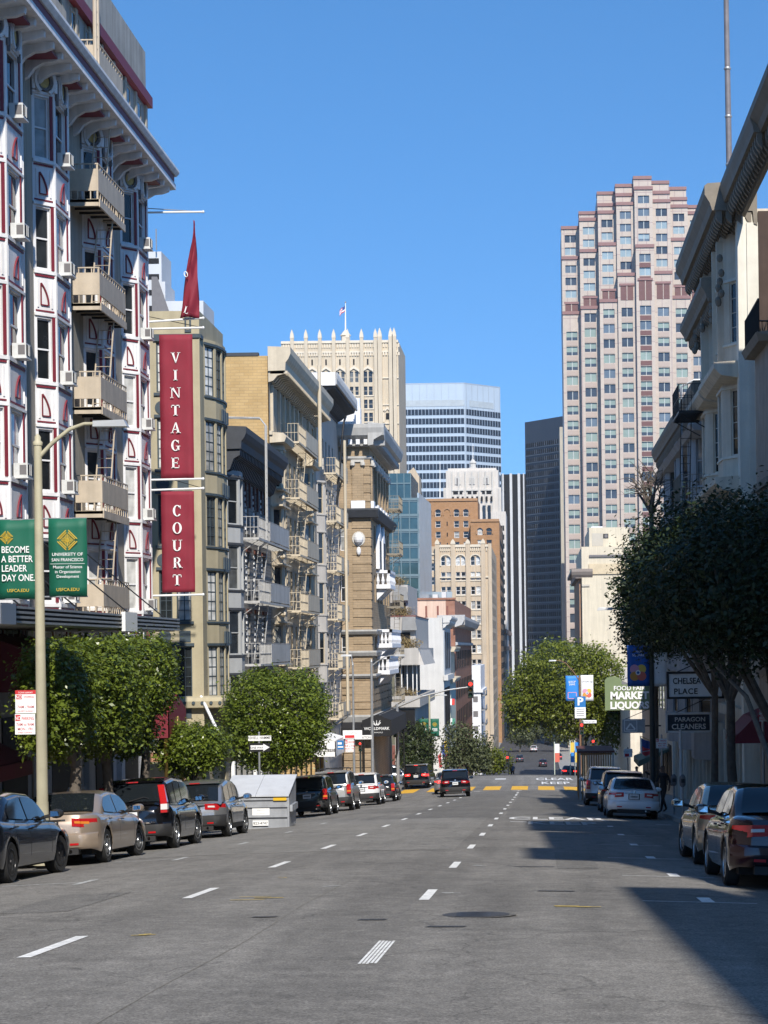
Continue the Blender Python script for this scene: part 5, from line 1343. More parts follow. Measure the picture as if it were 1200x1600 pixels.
for y in frange(1088, 1180, 22): mb.box(-10.55, -9.7, 346, 356, WZ(745,y,345), WZ(745,y,345)+.2, GALV); mb.box(-9.75, -9.7, 346, 356, WZ(745,y,345), WZ(745,y,345)+1, GALV); mb.box(x0+.4, x0+1.3, 344.95, 345, WZ(745,y+9,345), WZ(745,y,345), GREYT)
mb.build('fire_escape_balcony', nw)
# --- stepped pink granite tower
PKA = brick('pink_granite', (.45,.38,.32), (.48,.405,.34), (.35,.27,.25), 2.4, 4.0, .10, rough=.5, var=.05, bump=0, off=0.0)
PKS = M('pink_spandrel', (.40,.32,.27), .55, var=.06, scale=.2); PKC = M('pink_cap_brown', (.24,.13,.12), .6, var=.08); PKL = M('pink_louvre', (.15,.075,.07), .7, var=.1)
Yn = 480; kn = Yn/FPX
def nz(zy): return WZ(960, 250+zy*.24366, Yn)
def nx(zx, zy): return WX(860+zx*.24366, 250+zy*.24366, Yn)
pt = thing('pink_tower', 'tall stepped pink granite skyscraper with brown capped setbacks and paired windows', 'skyscraper', (nx(560,800), Yn, -27))
# (left edge, right edge) of each column at its foot, front setback in metres, tiers: top (zoom y), depth behind front
CX = [(86,203),(203,323),(323,440),(440,556),(556,673),(673,790),(790,908),(908,1022),(1022,1140)]
OFF = [9,6,2.6,1.6,0,1.6,2.6,6,9]
TIERS = [[(945,0),(570,3.0),(355,6)],[(925,0),(540,3.0),(325,5),(270,7)],[(898,0),(517,3.0),(298,5),(238,7),(150,9)],[(735,0),(262,3.0),(192,5),(120,7)],[(562,0),(172,3.0),(80,7)],[(725,0),(247,3.0),(180,5),(102,7)],[(882,0),(492,3.0),(265,5),(205,7),(125,9)],[(895,0),(500,3.0),(290,5),(238,7)],[(940,0),(560,3.0),(350,6)]]
ROWF = [(938+97*i) for i in range(1, 32)]
mb = MB(); mcap = MB(); msp = MB()
ws = Wins(pt, 100); WN = M('window_mullion_pale', (.45,.47,.45), .5, var=0)
PG1 = M('office_blind_green', (.24,.30,.26), .25, var=.12, scale=.3, spec=.6); PG2 = M('office_glass_dark', (.05,.06,.075), .12, var=.3, scale=.3, spec=.7); PG3 = M('office_glass_sky', (.27,.34,.36), .1, var=.15, scale=.3, spec=.9); PG4 = M('office_glass_mid', (.12,.15,.18), .12, var=.2, scale=.3, spec=.8)
rr = random.Random(11)
def split_window(mb_key, gm_top, gm_bot, w, h, frac):
    key = ('pt', mb_key)
    if key not in WCACHE:
        m2 = MB()
        for i in (0, 1):
            a, b = .0+i*(w/2+.05), w/2-.05+i*(w/2+.05)
            m2.poly([(a,.0,h*frac),(b,.0,h*frac),(b,.0,h),(a,.0,h)], gm_top); m2.poly([(a,.0,0),(b,.0,0),(b,.0,h*frac),(a,.0,h*frac)], gm_bot)
        m2.box(w/2-.09, w/2+.09, -.1, 0.02, 0, h, WN); m2.box(0, w, -.12, .02, -.18, -.02, PKC)
        WCACHE[key] = m2.mesh('window')
    return WCACHE[key]
KIND = {'a': (PG1,PG2,.38), 'b': (PG2,PG2,.5), 'c': (PG1,PG1,.5), 'd': (PG3,PG3,.5), 'e': (PG4,PG4,.5), 'f': (PG3,PG4,.35)}
count = 0; rest = MB()
def pw_add(fr, u, v, w, h, kd):
    global count
    gt, gb_, fcn = KIND[kd]
    if count < 100:
        me = split_window((kd, round(w,2), round(h,2)), gt, gb_, w, h, fcn); p = fr.p(u,-.35,v); inst(me, 'window', pt, p)
    else:
        fr.box(rest, u, u+w/2-.05, -.4, -.35, v, v+h*fcn, gb_); fr.box(rest, u+w/2+.05, u+w, -.4, -.35, v, v+h*fcn, gb_); fr.box(rest, u, u+w/2-.05, -.4, -.35, v+h*fcn, v+h, gt); fr.box(rest, u+w/2+.05, u+w, -.4, -.35, v+h*fcn, v+h, gt)
        fr.box(rest, u+w/2-.09, u+w/2+.09, -.37, -.25, v, v+h, WN); fr.box(rest, u, u+w, -.37, -.25, v-.18, v-.02, PKC)
    count += 1
todo = []
for ci, ((a, b), off, tiers) in enumerate(zip(CX, OFF, TIERS)):
    zmin = -27
    x0, x1 = nx(a, 1250), nx(b, 1250)
    wx0, wx1 = x0+(x1-x0)*.19, x0+(x1-x0)*.81
    zprev = -27
    for ti, (zy, dd) in enumerate(tiers):
        yf = Yn+off+dd; zt = nz(zy); fr = F(0, yf, 0); rows = []
        lo = zprev
        if ti == 0:
            zr = [nz(940)-3.98*i-2.5-(off-2.6)*.12 for i in range(0, 32)]
            if ci in (3,4,5): rows_l = nz(900 if ci != 4 else 915); 
            for z in zr:
                if z > -16 and z+2.45 < zt-1: rows.append((z, 2.35))
            if ci == 4: rows += [(nz(655), 2.1), (nz(742), 2.1)]
            LV = {0:(940,880,1),1:(918,858,1),2:(893,828,1),3:(893,800,0),4:(902,775,0),5:(888,790,0),6:(876,810,1),7:(890,825,1),8:(930,870,1)}[ci]
        else:
            z = zt-1.6-2.1
            n_rows = 0
            while z > zprev+.8 and n_rows < 8:
                rows.append((z, 2.05)); z -= 3.35; n_rows += 1
            if zt-zprev < 4.5: rows = []
        holes = [(wx0, wx1, z, z+h) for z, h in rows if z > -16]
        fr.wall(mb, x0, x1, lo if ti == 0 else lo-1, zt, [h for h in holes], .35, PKA, PKS)
        mb.box(x0, x1, yf+.5, Yn+34, lo if ti == 0 else lo-1, zt-.05, PKA)
        for xx in (x0, x1): mb.poly([(xx,yf,lo),(xx,yf+.5,lo),(xx,yf+.5,zt),(xx,yf,zt)], PKA)
        mcap.box(x0-.1, x1+.1, yf-.3, yf+4, zt-.1, zt+.75, PKC)
        if zt-lo > 2 and ti > 0: pass
        for z, h in rows:
            fr.box(msp, wx0, wx1, .0, .06, z-1.45, z-.25, PKS if ci != 4 or ti > 0 else PKL) if ti == 0 else None
            todo.append((yf, fr, wx0, z, wx1-wx0, h, ti, ci))
        if ti == 0:
            fr.box(msp, wx0-.2, wx1+.2, .0, .08, nz(LV[0]), nz(LV[1]), PKL); fr.box(msp, wx0-.5, wx1+.5, .08, .3, nz(LV[1]), nz(LV[1])+.6, PKC); fr.box(msp, (wx0+wx1)/2-.1, (wx0+wx1)/2+.1, .08, .2, nz(LV[0]), nz(LV[1]), PKA)
        zprev = zt
todo.sort(key=lambda t: (t[7] > 6, -t[3]))
for yf, fr, u, z, w, h, ti, ci in todo:
    kd = rr.choice('aaaabbce') if ti == 0 and z < nz(800) else rr.choice('ddfebd')
    pw_add(fr, u, z, w, h, kd)
mb.build('wall', pt); mcap.build('setback_cap', pt); msp.build('spandrel', pt)
if rest.f: structure(rest.build('window', pt), 'stuff')
# --- cream corner block on the right, beyond the big tree
CRB = M('cream_render_right', (.60,.53,.40), .85, var=.08, scale=.3, streak=.14); CRB2 = M('render_patch_grey', (.46,.42,.35), .85, var=.12, scale=.5)
BRN3 = M('grey_brown_cornice_shade', (.26,.22,.19), .8, var=.1)  # shade on the cornice put into its darker colour
Yr = 300; fr_ = F(0, Yr, 0)
def rx(x, y=900): return WX(x, y, Yr)
def rzz(y): return WZ(940, y, Yr)
cr_ = thing('cream_corner_block', 'cream rendered blank-walled block with a stepped penthouse and a grey cornice on its street side', 'building', (rx(940), Yr, -23))
mb = MB(); mb.box(rx(909), rx(1000), Yr, Yr+40, -25, rzz(854), CRB); mb.box(rx(922), rx(985), Yr+2, Yr+30, rzz(854), rzz(823), CRB); mb.box(rx(926), rx(944), Yr+4, Yr+10, rzz(823), rzz(820), WHITE)
mb.build('wall', cr_)
mb = MB(); fr_.box(mb, rx(926), rx(944), 0-2, .04-2, rzz(852), rzz(832), CRB2); fr_.box(mb, rx(944), rx(952), -2, -1.93, rzz(840), rzz(833), DARK); fr_.box(mb, rx(946), rx(951), -1.93, -1.9, rzz(839), rzz(834), GREYT)
fr_.box(mb, rx(921), rx(1000), 0, .3, rzz(870), rzz(867), GREYT); fr_.box(mb, rx(920), rx(1000), 0, .25, rzz(897), rzz(881), M('cream_band', (.55,.45,.3), .85, var=.1)); fr_.box(mb, rx(909), rx(921), 0, .2, rzz(916), rzz(913), CRB2)
mb.build('wall_band', cr_)
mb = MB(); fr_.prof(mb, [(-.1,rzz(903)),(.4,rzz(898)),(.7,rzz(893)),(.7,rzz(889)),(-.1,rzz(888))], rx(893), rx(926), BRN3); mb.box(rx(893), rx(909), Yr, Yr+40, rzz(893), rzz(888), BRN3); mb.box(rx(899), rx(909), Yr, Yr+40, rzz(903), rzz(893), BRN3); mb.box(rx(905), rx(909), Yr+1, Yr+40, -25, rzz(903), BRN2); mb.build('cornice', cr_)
# ---------------------------------------------------------------- right side of the street
RST = M('stone_grey_front', (.66,.58,.46), .8, var=.1, scale=1.2, streak=.2, bump=.08)
RLT = M('cream_stone_return', (.72,.68,.58), .8, var=.08, scale=1.5, streak=.12)
RDK = M('dark_painted_cornice', (.22,.19,.15), .75, var=.15, scale=2)
RBL = M('blue_grey_front', (.36,.36,.36), .8, var=.12, scale=1.2, streak=.16)
RBW = M('brown_grey_front', (.36,.30,.24), .85, var=.15, scale=1.2, streak=.2)
FR = F(8.0, 0, -90)       # u runs towards the camera: u = -Y
def U(y): return -y
# tall buildings alongside and behind the viewpoint (they shade the right lanes)
def offframe(name, label, y0, y1, top, mat, x=8.2):
    t = thing(name, label, 'building', (x, y0, walk_z(8, y0)))
    fr = F(x, 0, -90); rows = [(top-3.2-3.1*i, 1.8) for i in range(int((top-walk_z(8,y0)-5)/3.1))]
    hol = [(-u-1.1, -u, v, v+h) for u in frange(y0+1.6, y1-1.2, 2.4) for v, h in rows]
    mb = MB(); fr.wall(mb, -y1, -y0, -9, top, hol, .2, mat); mb.box(x+.25, x+16, y0, y1, -9, top-.3, mat)
    for a, b, c, d in hol: fr.box(mb, a, b, -.2, -.16, c, d, GLASS_D)
    mb.build('wall', t)
    mb = MB(); fr.prof(mb, [(0,top-.9),(.9,top-.5),(1.3,top-.3),(1.3,top),(0,top+.05)], -y1, -y0, RDK); mb.build('cornice', t)
    return t
HM = 1.0
offframe('tall_building', 'grey stone block beside the viewpoint shading the right lane', -34, .2, 19.6, RST)
offframe('tall_building', 'slender brown apartment front beside the viewpoint with a broad cornice', 2.2, 6.4, 24.6, RBW)
offframe('apartment_building', 'grey stone apartment front between two taller neighbours beside the viewpoint', 6.4, 17.99, 22.6, RST)
offframe('tall_building', 'tall cream apartment front a little way ahead of the viewpoint', 18.0, 26.5, 23.6, RLT)
offframe('apartment_building', 'lower dull brown front beside the maroon and bronze parked cars', 26.7, 39.5, 13.5, RBW)
# nearest visible building on the right: deep cornice, bay with iron balcony
r1 = thing('stone_building', 'grey stone building with a very deep dark bracketed cornice and an iron balcony with plants', 'building', (9.0, 62, walk_z(8,62)))
fr9 = F(9.9, 0, -90)
mb = MB(); mb.box(10.4, 26, 39.6, 64.3, -9, 15.6, RST); mb.box(7.9, 9.9, 39.6, 55.5, -9, 18.5, RBW); mb.build('wall', r1)  # near block, out of view, raised to shade the trees
def bigcornice(parent, x, y0, y1, dep, v0, v1, n_rows=3, pitch=.42, mat=RDK, bm=None):
    fr = F(x, 0, -90); mb = MB(); h = v1-v0
    fr.prof(mb, [(0,v0-.5),(.12,v0-.45),(.16,v0),(dep*.86,v0+.04),(dep*.9,v0+h*.3),(dep,v0+h*.6),(dep,v1-.08),(dep*.94,v1),(0,v1+.1)], -y1, -y0, mat)
    mb.build('cornice', parent)
    mb = MB()
    for y in frange(y0+.05, y1-.25, pitch):
        for j in range(n_rows):
            n0 = .2+(dep*.86-.2)*j/n_rows; n1 = .2+(dep*.86-.2)*(j+.62)/n_rows
            fr.prof(mb, [(n0,v0+.04),(n1,v0+.04),(n1,v0-.2),(n1-.06,v0-.32),(n0,v0-.44)], -y-.2, -y, bm or mat)
    o = mb.build('cornice_bracket', parent); return o
bigcornice(r1, 9.0, 39.6, 55.5, 2.3, 15.55, 16.35, 5, .5)
bigcornice(r1, 7.55, 55.5, 64.3, .85, 15.55, 16.35, 2, .5)  # narrow end and set-back wall shaped to let sun reach the end panel
mb = MB()
mb.hexa([(8.0,56,-9),(7.35,57,-9),(7.35,60.3,-9),(9.9,61,-9),(8.0,56,9.8),(7.35,57,9.8),(7.35,60.3,9.8),(9.9,61,9.8)], RBW)
mb.hexa([(7.9,55.8,9.3),(7.05,56.8,9.45),(7.05,60.6,9.45),(9.9,61.2,9.3),(7.9,55.8,9.7),(6.95,56.7,9.7),(6.95,60.7,9.7),(9.9,61.3,9.7)], RDK)
for v in (5.0, 2.0, -1.0): mb.hexa([(7.95,55.9,v),(7.25,56.9,v),(7.25,60.4,v),(9.9,61.1,v),(7.95,55.9,v+.25),(7.25,56.9,v+.25),(7.25,60.4,v+.25),(9.9,61.1,v+.25)], RDK)
mb.build('bay_window', r1)
mb = MB()
for zz in (9.75, 10.75): mb.tube([(9.5,61,zz),(7.1,60.6,zz),(7.05,56.8,zz)], .03, BLACKM, 5)
for i in range(22):
    y = 56.8+3.8*i/21; mb.tube([(7.07,y,9.6),(7.07,y,10.75)], .014, BLACKM, 4)
for i in range(14):
    x = 7.1+2.4*i/13; mb.tube([(x,60.62+.03*i,9.6),(x,60.62+.03*i,10.75)], .014, BLACKM, 4)
mb.build('iron_balcony', r1)
pl = thing('balcony_plant', 'spiky dark plant in a pot on the iron balcony at the right edge', 'plant', (7.5, 60.0, 9.62))
mb = MB(); mb.lathe((7.5,60.0,9.62), [(.12,0),(.18,.3),(.15,.3)], RBR, 8); mb.build('pot', pl)
mb = MB(); rr = random.Random(2); LEAFD = M('plant_leaf_dark', (.03,.05,.02), .5, var=.3)
for i in range(40):
    a = rr.uniform(0,6.28); e = rr.uniform(.4,1.4); L = rr.uniform(.5,1.0); d = Vector((math.cos(a)*math.cos(e),math.sin(a)*math.cos(e),math.sin(e)))
    s_ = d.cross(Vector((0,0,1))).normalized()*.03; p = Vector((7.5,60.0,9.92)); mb.poly([p-s_,p+s_,p+d*L], LEAFD)
mb.build('leaves', pl)
# second building: cream return panel, bays, fire escape
r2 = thing('bay_building', 'cream grey bay-windowed building with double dark bracketed eaves and a sunlit end panel', 'building', (8.0, 77.8, walk_z(8,77)))
mb = MB(); mb.box(8.0, 26, 64.5, 77.8, -10, 15.4, RST); mb.box(7.3, 8.0, 64.5, 65.2, -10, 15.2, RLT); mb.build('wall', r2)
mb = MB(); mb.box(7.62, 8.02, 64.44, 64.5, -4, 14.9, RLT)
mb.build('end_panel', r2)
mb = MB(); mb.box(8.03, 10.38, 64.43, 64.5, -9, 15.3, M('dark_brown_side', (.075,.05,.04), .85, var=.2, scale=1, streak=.2)); mb.box(8.5, 9.2, 64.40, 64.43, 11, 13, DARK); mb.build('dark_wall_cover', r2)  # added brown slab so the sunlit end wall reads dark
RB2 = [(11.0,2.2),(6.9,2.4),(3.0,2.2),(-1.2,2.2),(-5.0,2.2)]
for yc in (68.0, 74.6):
    bow(r2, F(8.0,0,-90), -yc, 2.6, 1.15, .7, 15.0, RB2[:3], RST, GLASS, RLT, 3, (2,4), RLT, .5, 'case', 'bay_window')
fr8 = F(8.0,0,-90)
mb = MB()
for v in (9.7, 5.6, 1.8): fr8.prof(mb, [(0,v-.3),(1.3,v-.1),(1.55,v+.15),(1.55,v+.35),(0,v+.45)], -71.2, -64.9, RST); fr8.prof(mb, [(0,v-.3),(1.3,v-.1),(1.5,v+.15),(1.5,v+.35),(0,v+.45)], -77.6, -71.6, RST)
for y in (65.1, 67.1, 68.8, 71.3, 73.6, 77.4): fr8.box(mb, -y-.1, -y+.1, 0, 1.2 if y not in (65.1,71.3,77.4) else .3, 10.3, 14.8, RST)
rr = random.Random(8)
for y in (66.3, 69.8, 73.0, 76.2):
    for j in range(9): q = fr8.p(-y+rr.uniform(-.25,.25), 1.1+rr.uniform(0,.12), 13.2+rr.uniform(-.9,.9)); mb.blob(q, (.12,.12,.16), RDK, 6, 4)
mb.build('stone_trim', r2)
bigcornice(r2, 8.0, 64.4, 77.8, 1.85, 15.3, 16.3, 4, .45)
bigcornice(r2, 8.0, 69.5, 79.6, 1.55, 13.2, 14.0, 3, .45)
for k, zf in enumerate((9.6, 5.9, 2.0)):
    balcony(r2, fr8, -78.0, -74.6, .9, 2.05, zf, BLACKM if k == 0 else RDK, 1.1, .16, ladder=(3.6, -77.2, -75.6) if k < 2 else None)
fp = thing('flagpole', 'tall bare grey pole rising from the roof of the bay-windowed building into the sky', 'pole', (7.75, 70.5, 15.5))
mb = MB(); xb, zb = W(1140.5, 290, 70.5); xt, zt = W(1133.5, -60, 70.5); mb.tube([(xb,70.5,15.5),(xt,70.5,zt)], [.125,.095], M('pole_weathered', (.17,.155,.16), .6, var=.2, scale=3, streak=.2), 10)
for t in (.28,.45,.62): mb.lathe((xb+(xt-xb)*t,70.5,15.5+(zt-15.5)*t), [(.125,-.05),(.145,0),(.125,.05)], GALV, 10)
mb.build('shaft', fp)
# third building: blue grey with dark overhanging eave
r3 = thing('blue_grey_building', 'blue-grey shadowed front under a dark overhanging eave half hidden by the right-hand tree', 'building', (8.0, 100, walk_z(8,100)))
mb = MB(); mb.box(8.0, 26, 78.0, 107, -12, 10.6, RBL); mb.build('wall', r3)
bigcornice(r3, 8.0, 79.4, 107, 1.1, 10.7, 11.5, 3, .4)
RB3 = [(7.2,2.3),(3.6,2.2),(0,2.2),(-3.6,2.2)]
for yc in (84, 92, 100): bow(r3, fr8, -yc, 2.4, .95, -5.2, 10.2, RB3, RBL, GLASS_D, RBL, 3, (1,2), RBL, .5, 'sash', 'bay_window')
mb = MB()
for v in (9.3, 5.9): fr8.prof(mb, [(0,v),(1.0,v+.1),(1.2,v+.35),(0,v+.45)], -106.8, -79.6, RBL)
mb.build('ledge', r3)
mb = MB(); xw = 7.0
for s in (0,.4): mb.tube([(xw,86+s,2),(xw,86+s,12.2),(xw+.6,86+s,12.5),(xw+2,86+s,12.5)], .04, GALV, 5)
for v in frange(3,12,.35): mb.tube([(xw,86,v),(xw,86.4,v)], .016, GALV, 4)
mb.build('roof_ladder', r3)
r4 = thing('low_building', 'low dark shop building behind the right-hand trees near the crossing', 'building', (8.0, 139, walk_z(8,139)))
mb = MB(); mb.box(8.0, 26, 107.2, 124, -13, .6, RST); mb.box(8.0, 26, 124, 139.2, -13, -1.5, RBW); mb.build('wall', r4)
cornice(r4, fr8, -124, -107.2, .8, .1, .7, RDK, RDK, .6); 
mb = MB()
for y in frange(109, 136, 3.2): fr8.box(mb, -y-2.2, -y, 0, .05, walk_z(8,y)+.6, walk_z(8,y)+3, DARK)
for y in frange(108.5, 122, 2.6): fr8.box(mb, -y-1, -y, 0, .05, -4, -1.6, GLASS_D)
mb.build('shop_window', r4)
r5 = thing('plain_building', 'plain grey street front beyond the crossing hidden behind the large sunlit tree', 'building', (8.2, 165, walk_z(8,165)))
mb = MB(); mb.box(8.2, 26, 161, 292, -24, -3.5, RST); mb.build('wall', r5); cornice(r5, F(8.2,0,-90), -292, -161, .6, -4.1, -3.4, RDK)
# shopfront level under the trees
for parent, y0, y1, seed in ((r1,40,55.6,1),(r2,64.7,77.6,2),(r3,78.4,106.6,3)):
    mb = MB(); rr = random.Random(seed)
    for y in frange(y0, y1-1.4, 1.9):
        g0 = walk_z(8,y)
        X = 7.9 if parent is r1 else 8.0
        fr_l = F(X,0,-90); fr_l.box(mb, -y-1.35, -y-.2, 0, .04, g0+.5, g0+2.7, DARK); fr_l.box(mb, -y-.12, -y+.12, 0, .22, g0-.3, g0+3.3, RST if rr.random() < .6 else RLT)
    F(7.9 if parent is r1 else 8.0,0,-90).box(mb, -y1, -y0, 0, .3, walk_z(8,y0)+3.2, walk_z(8,y0)+3.6, RST)
    mb.build('shopfront', parent)
mb = MB(); y = 66.5; g0 = walk_z(8,y)
pts = [(7.98,y)]; 
f = F(8.0,0,-90); f.ext(mb, [(-y-1.15,g0),(-y-.0,g0)]+[(-y-.575+.575*math.cos(t),g0+1.6+.55*math.sin(t)) for t in [PI*i/8 for i in range(9)]], .0, .25, RED)
mb.build('arched_door', r2)
mb = MB(); y0 = 58.2; g0 = walk_z(8,58); fa_ = F(7.3,0,-90)
fa_.prof(mb, [(0,g0+3.5),(.5,g0+3.3),(1.05,g0+2.75),(1.1,g0+2.5),(0,g0+2.5)], -60.2, -57.2, REDT); mb.build('entrance_awning', r1)
# ---------------------------------------------------------------- projecting signs on the right
def proj_sign(label, X0, X1, z0, z1, Y, build, board, frame=None, cat='sign'):
    t = thing('projecting_sign', label, cat, (X1, Y, z0)); fr = F(0, Y, 0)
    mb = MB(); fr.box(mb, X0, X1, -.25, 0, z0, z1, board)
    if frame:
        for a in ((X0-.04,X1+.04,z1,z1+.09),(X0-.04,X1+.04,z0-.09,z0)): fr.box(mb, a[0], a[1], -.28, .04, a[2], a[3], frame)
        for a in ((X0-.09,X0),(X1,X1+.09)): fr.box(mb, a[0], a[1], -.28, .04, z0-.09, z1+.09, frame)
    mb.build('board', t)
    mb = MB(); build(mb, fr, X0, X1, z0, z1); mb.build('lettering', t)
    mb = MB(); zc = (z0+z1)/2; mb.tube([(X1-.05,Y+.12,zc),(8.1,Y+.12,zc)], .05, BLACKM, 6); mb.tube([(X0+.2,Y+.12,z1),(8.1,Y+.12,z1+1.0)], .02, BLACKM, 4); mb.build('bracket', t)
    return t
Yc_ = 78; x0, z1 = W(1045,1053,Yc_); x1, z0 = W(1128,1088,Yc_)
CHS = M('sign_board_pale_grey', (.78,.78,.76), .6, var=.08, scale=3)
def chel(mb, fr, a, b, c, d):
    ftext(mb, fr, 'CHELSEA', a+.16, .02, c+.56, .36, SIGNB, .018, 'LEFT', .82); ftext(mb, fr, 'PLACE', a+.2, .02, c+.12, .34, SIGNB, .018, 'LEFT', .98, 1.1)
    for i in range(24):
        u = a+(b-a)*(i+.5)/24; fr.box(mb, u-.02, u+.02, .0, .03, d-.06, d-.02, SIGNW); fr.box(mb, u-.02, u+.02, .0, .03, c+.02, c+.06, SIGNW)
proj_sign('pale grey projecting sign with black lettering CHELSEA PLACE beside the dark tree trunks', x0, x1, z0, z1, Yc_, chel, CHS, BLACKM)
Yp_ = 80; x0, z1 = W(1043,1117,Yp_); x1, z0 = W(1109,1141,Yp_); NAVY = M('sign_navy', (.028,.04,.06), .5, var=.08)
def para(mb, fr, a, b, c, d):
    ftext(mb, fr, 'PARAGON', (a+b)/2+.06, .03, c+.40, .27, SIGNW, .02, sx=1.05); ftext(mb, fr, 'CLEANERS', (a+b)/2, .03, c+.07, .32, SIGNW, .025, sx=1.0)
proj_sign('navy blue projecting sign with white lettering PARAGON CLEANERS below the pale grey sign', x0, x1, z0, z1, Yp_, para, NAVY, SIGNW)
Yf_ = 130; x0, z1 = W(945,1070,Yf_); x1, z0 = W(1022,1109,Yf_); OLV = M('sign_olive_green', (.17,.22,.11), .6, var=.08)
def food(mb, fr, a, b, c, d):
    w = b-a; ftext(mb, fr, 'FOOD FAIR', a+.5*w, .05, c+1.42, .44, SIGNW, .02); ftext(mb, fr, 'MARKET', a+.5*w, .05, c+.80, .72, SIGNW, .045, sx=1.0); ftext(mb, fr, 'LIQUORS', a+.5*w, .05, c+.12, .68, SIGNW, .045, sx=.98)
t = proj_sign('olive green shaped sign with white lettering FOOD FAIR MARKET LIQUORS', x0, x1, z0, z1, Yf_, food, OLV)
mb = MB(); F(0,Yf_,0).ext(mb, [(x0,z1),(x0+1.2,z1)]+[(x0+.6+.6*math.cos(a), z1+.28+.3*math.sin(a)) for a in [PI*i/8 for i in range(9)]], -.25, -.001, OLV); mb.build('board_top', t)
Yk_ = 118; x0, z1 = W(972,1124,Yk_); x1, z0 = W(1008,1145,Yk_)
def cam_(mb, fr, a, b, c, d):
    m = (a+.15+a+.95)/2; ribbon(mb, fr, [(a+.15,c+.1),(a+.95,c+.1),(a+.95,d-.06),(a+.15,d-.06),(a+.15,c+.1)], .04, .0, .02, SIGNW)
    ribbon(mb, fr, [(m-.28,c+.25),(m-.02,d-.28),(m+.28,c+.25)], .1, 0, .02, SIGNW); ribbon(mb, fr, [(m-.3,c+.2),(m+.3,c+.2)], .06, 0, .02, SIGNW)
proj_sign('small grey projecting box sign with a white triangular emblem in a frame', x0, x1, z0, z1, Yk_, cam_, GALV)
ff = thing('flag', 'blue white and red flag hanging from an angled pole under the grey box sign', 'flag', (6.6, 112, WZ(1010,1170,112)))
mb = MB(); a = W(1000,1150,112); b = W(1024,1165,112); mb.tube([(b[0]+1.6,112,b[1]-.6),(a[0],112,a[1])], .025, BRASS, 5); mb.build('pole', ff)
mb = MB(); 
for i in range(8):
    for j, m_ in enumerate((FLB, FLB, FLR, FLR)):
        def pp(i, j): t = i/8; return (a[0]+(b[0]-a[0])*t, 112+.05*math.sin(i*1.7+j*.4), a[1]+(b[1]-a[1])*t-.24*j-.02-.06*math.sin(i*.9))
        mb.poly([pp(i,j),pp(i+1,j),pp(i+1,j+1),pp(i,j+1)], SIGNW if (i == 0) else m_)
o = mb.build('cloth', ff); o.modifiers.new('t','SOLIDIFY').thickness = .01
ga = thing('awning', 'dull green shop awning on the right pavement below the flag', 'awning', (7.4, 112, WZ(1010,1185,112)))
mb = MB(); zt = WZ(1010,1166,113); fr8.prof(mb, [(0,zt),(1.9,zt-.75),(1.9,zt-1.1),(1.85,zt-1.1),(0,zt-.15)], -116, -110.5, M('awning_grey_green', (.10,.14,.11), .8, var=.1)); mb.build('cloth', ga)
mb = MB(); zz = WZ(1010,1172,113); mb.tube([(6.15,110.6,zz),(8.0,110.6,zz+.3)], .025, GALV, 5); mb.build('frame', ga)
rf = thing('flag', 'red and white flag hanging at the right edge of the picture beside the dark tree', 'flag', (6.6, 51, WZ(1195,880,51)))
mb = MB(); a = W(1200,862,51); b = W(1191,932,51)
for i in range(8):
    def rp_(i, k): t = i/8; return (a[0]+(b[0]-a[0])*t+.32*k+.03*math.sin(i*1.3), 51+.06*math.sin(i*.8+k*3), a[1]+(b[1]-a[1])*t)
    mb.poly([rp_(i,0),rp_(i,.45),rp_(i+1,.45),rp_(i+1,0)], FLR); mb.poly([rp_(i,.45),rp_(i,1),rp_(i+1,1),rp_(i+1,.45)], SIGNW)
o = mb.build('cloth', rf); o.modifiers.new('t','SOLIDIFY').thickness = .01
mb = MB(); mb.tube([(a[0]-.05,51,a[1]+.02),(8.0,51,a[1]-.6)], .03, GALV, 6); mb.build('pole', rf)
# ---------------------------------------------------------------- trees
def leafmat(name, c1, c2, rough=.42, tr=.25):
    m = bpy.data.materials.new(name); m.use_nodes = True; n, l = m.node_tree.nodes, m.node_tree.links; b = n['Principled BSDF']
    b.inputs['Roughness'].default_value = rough; b.inputs['Specular IOR Level'].default_value = .45
    at = n.new('ShaderNodeAttribute'); at.attribute_name = 'shade'
    mx = n.new('ShaderNodeMix'); mx.data_type = 'RGBA'; mx.inputs[6].default_value = (*c1,1); mx.inputs[7].default_value = (*c2,1); l.new(at.outputs['Fac'], mx.inputs[0])
    l.new(mx.outputs[2], b.inputs['Base Color'])
    ts = n.new('ShaderNodeBsdfTranslucent'); l.new(mx.outputs[2], ts.inputs[0]); ms = n.new('ShaderNodeMixShader'); ms.inputs[0].default_value = tr
    l.new(b.outputs[0], ms.inputs[1]); l.new(ts.outputs[0], ms.inputs[2]); l.new(ms.outputs[0], n['Material Output'].inputs[0]); MATS[name] = m; return m
LF_FICUS = leafmat('leaf_ficus', (.045,.075,.010), (.225,.285,.036), .3, .33)
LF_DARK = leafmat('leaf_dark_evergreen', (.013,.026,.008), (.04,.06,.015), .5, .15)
LF_YEL = leafmat('leaf_yellow_green', (.07,.10,.012), (.23,.255,.028), .42, .33)
LF_GREY = leafmat('leaf_olive_grey', (.05,.065,.028), (.13,.145,.06), .6)
LF_OLV = leafmat('leaf_deep_olive', (.026,.04,.012), (.07,.09,.025))
BARK = M('bark_grey_brown', (.12,.10,.08), .95, var=.3, scale=6, bump=.6); BARKP = M('bark_pale', (.24,.21,.18), .9, var=.25, scale=5, bump=.4)
DRYG = leafmat('dry_grass', (.25,.18,.08), (.45,.34,.16), .8)
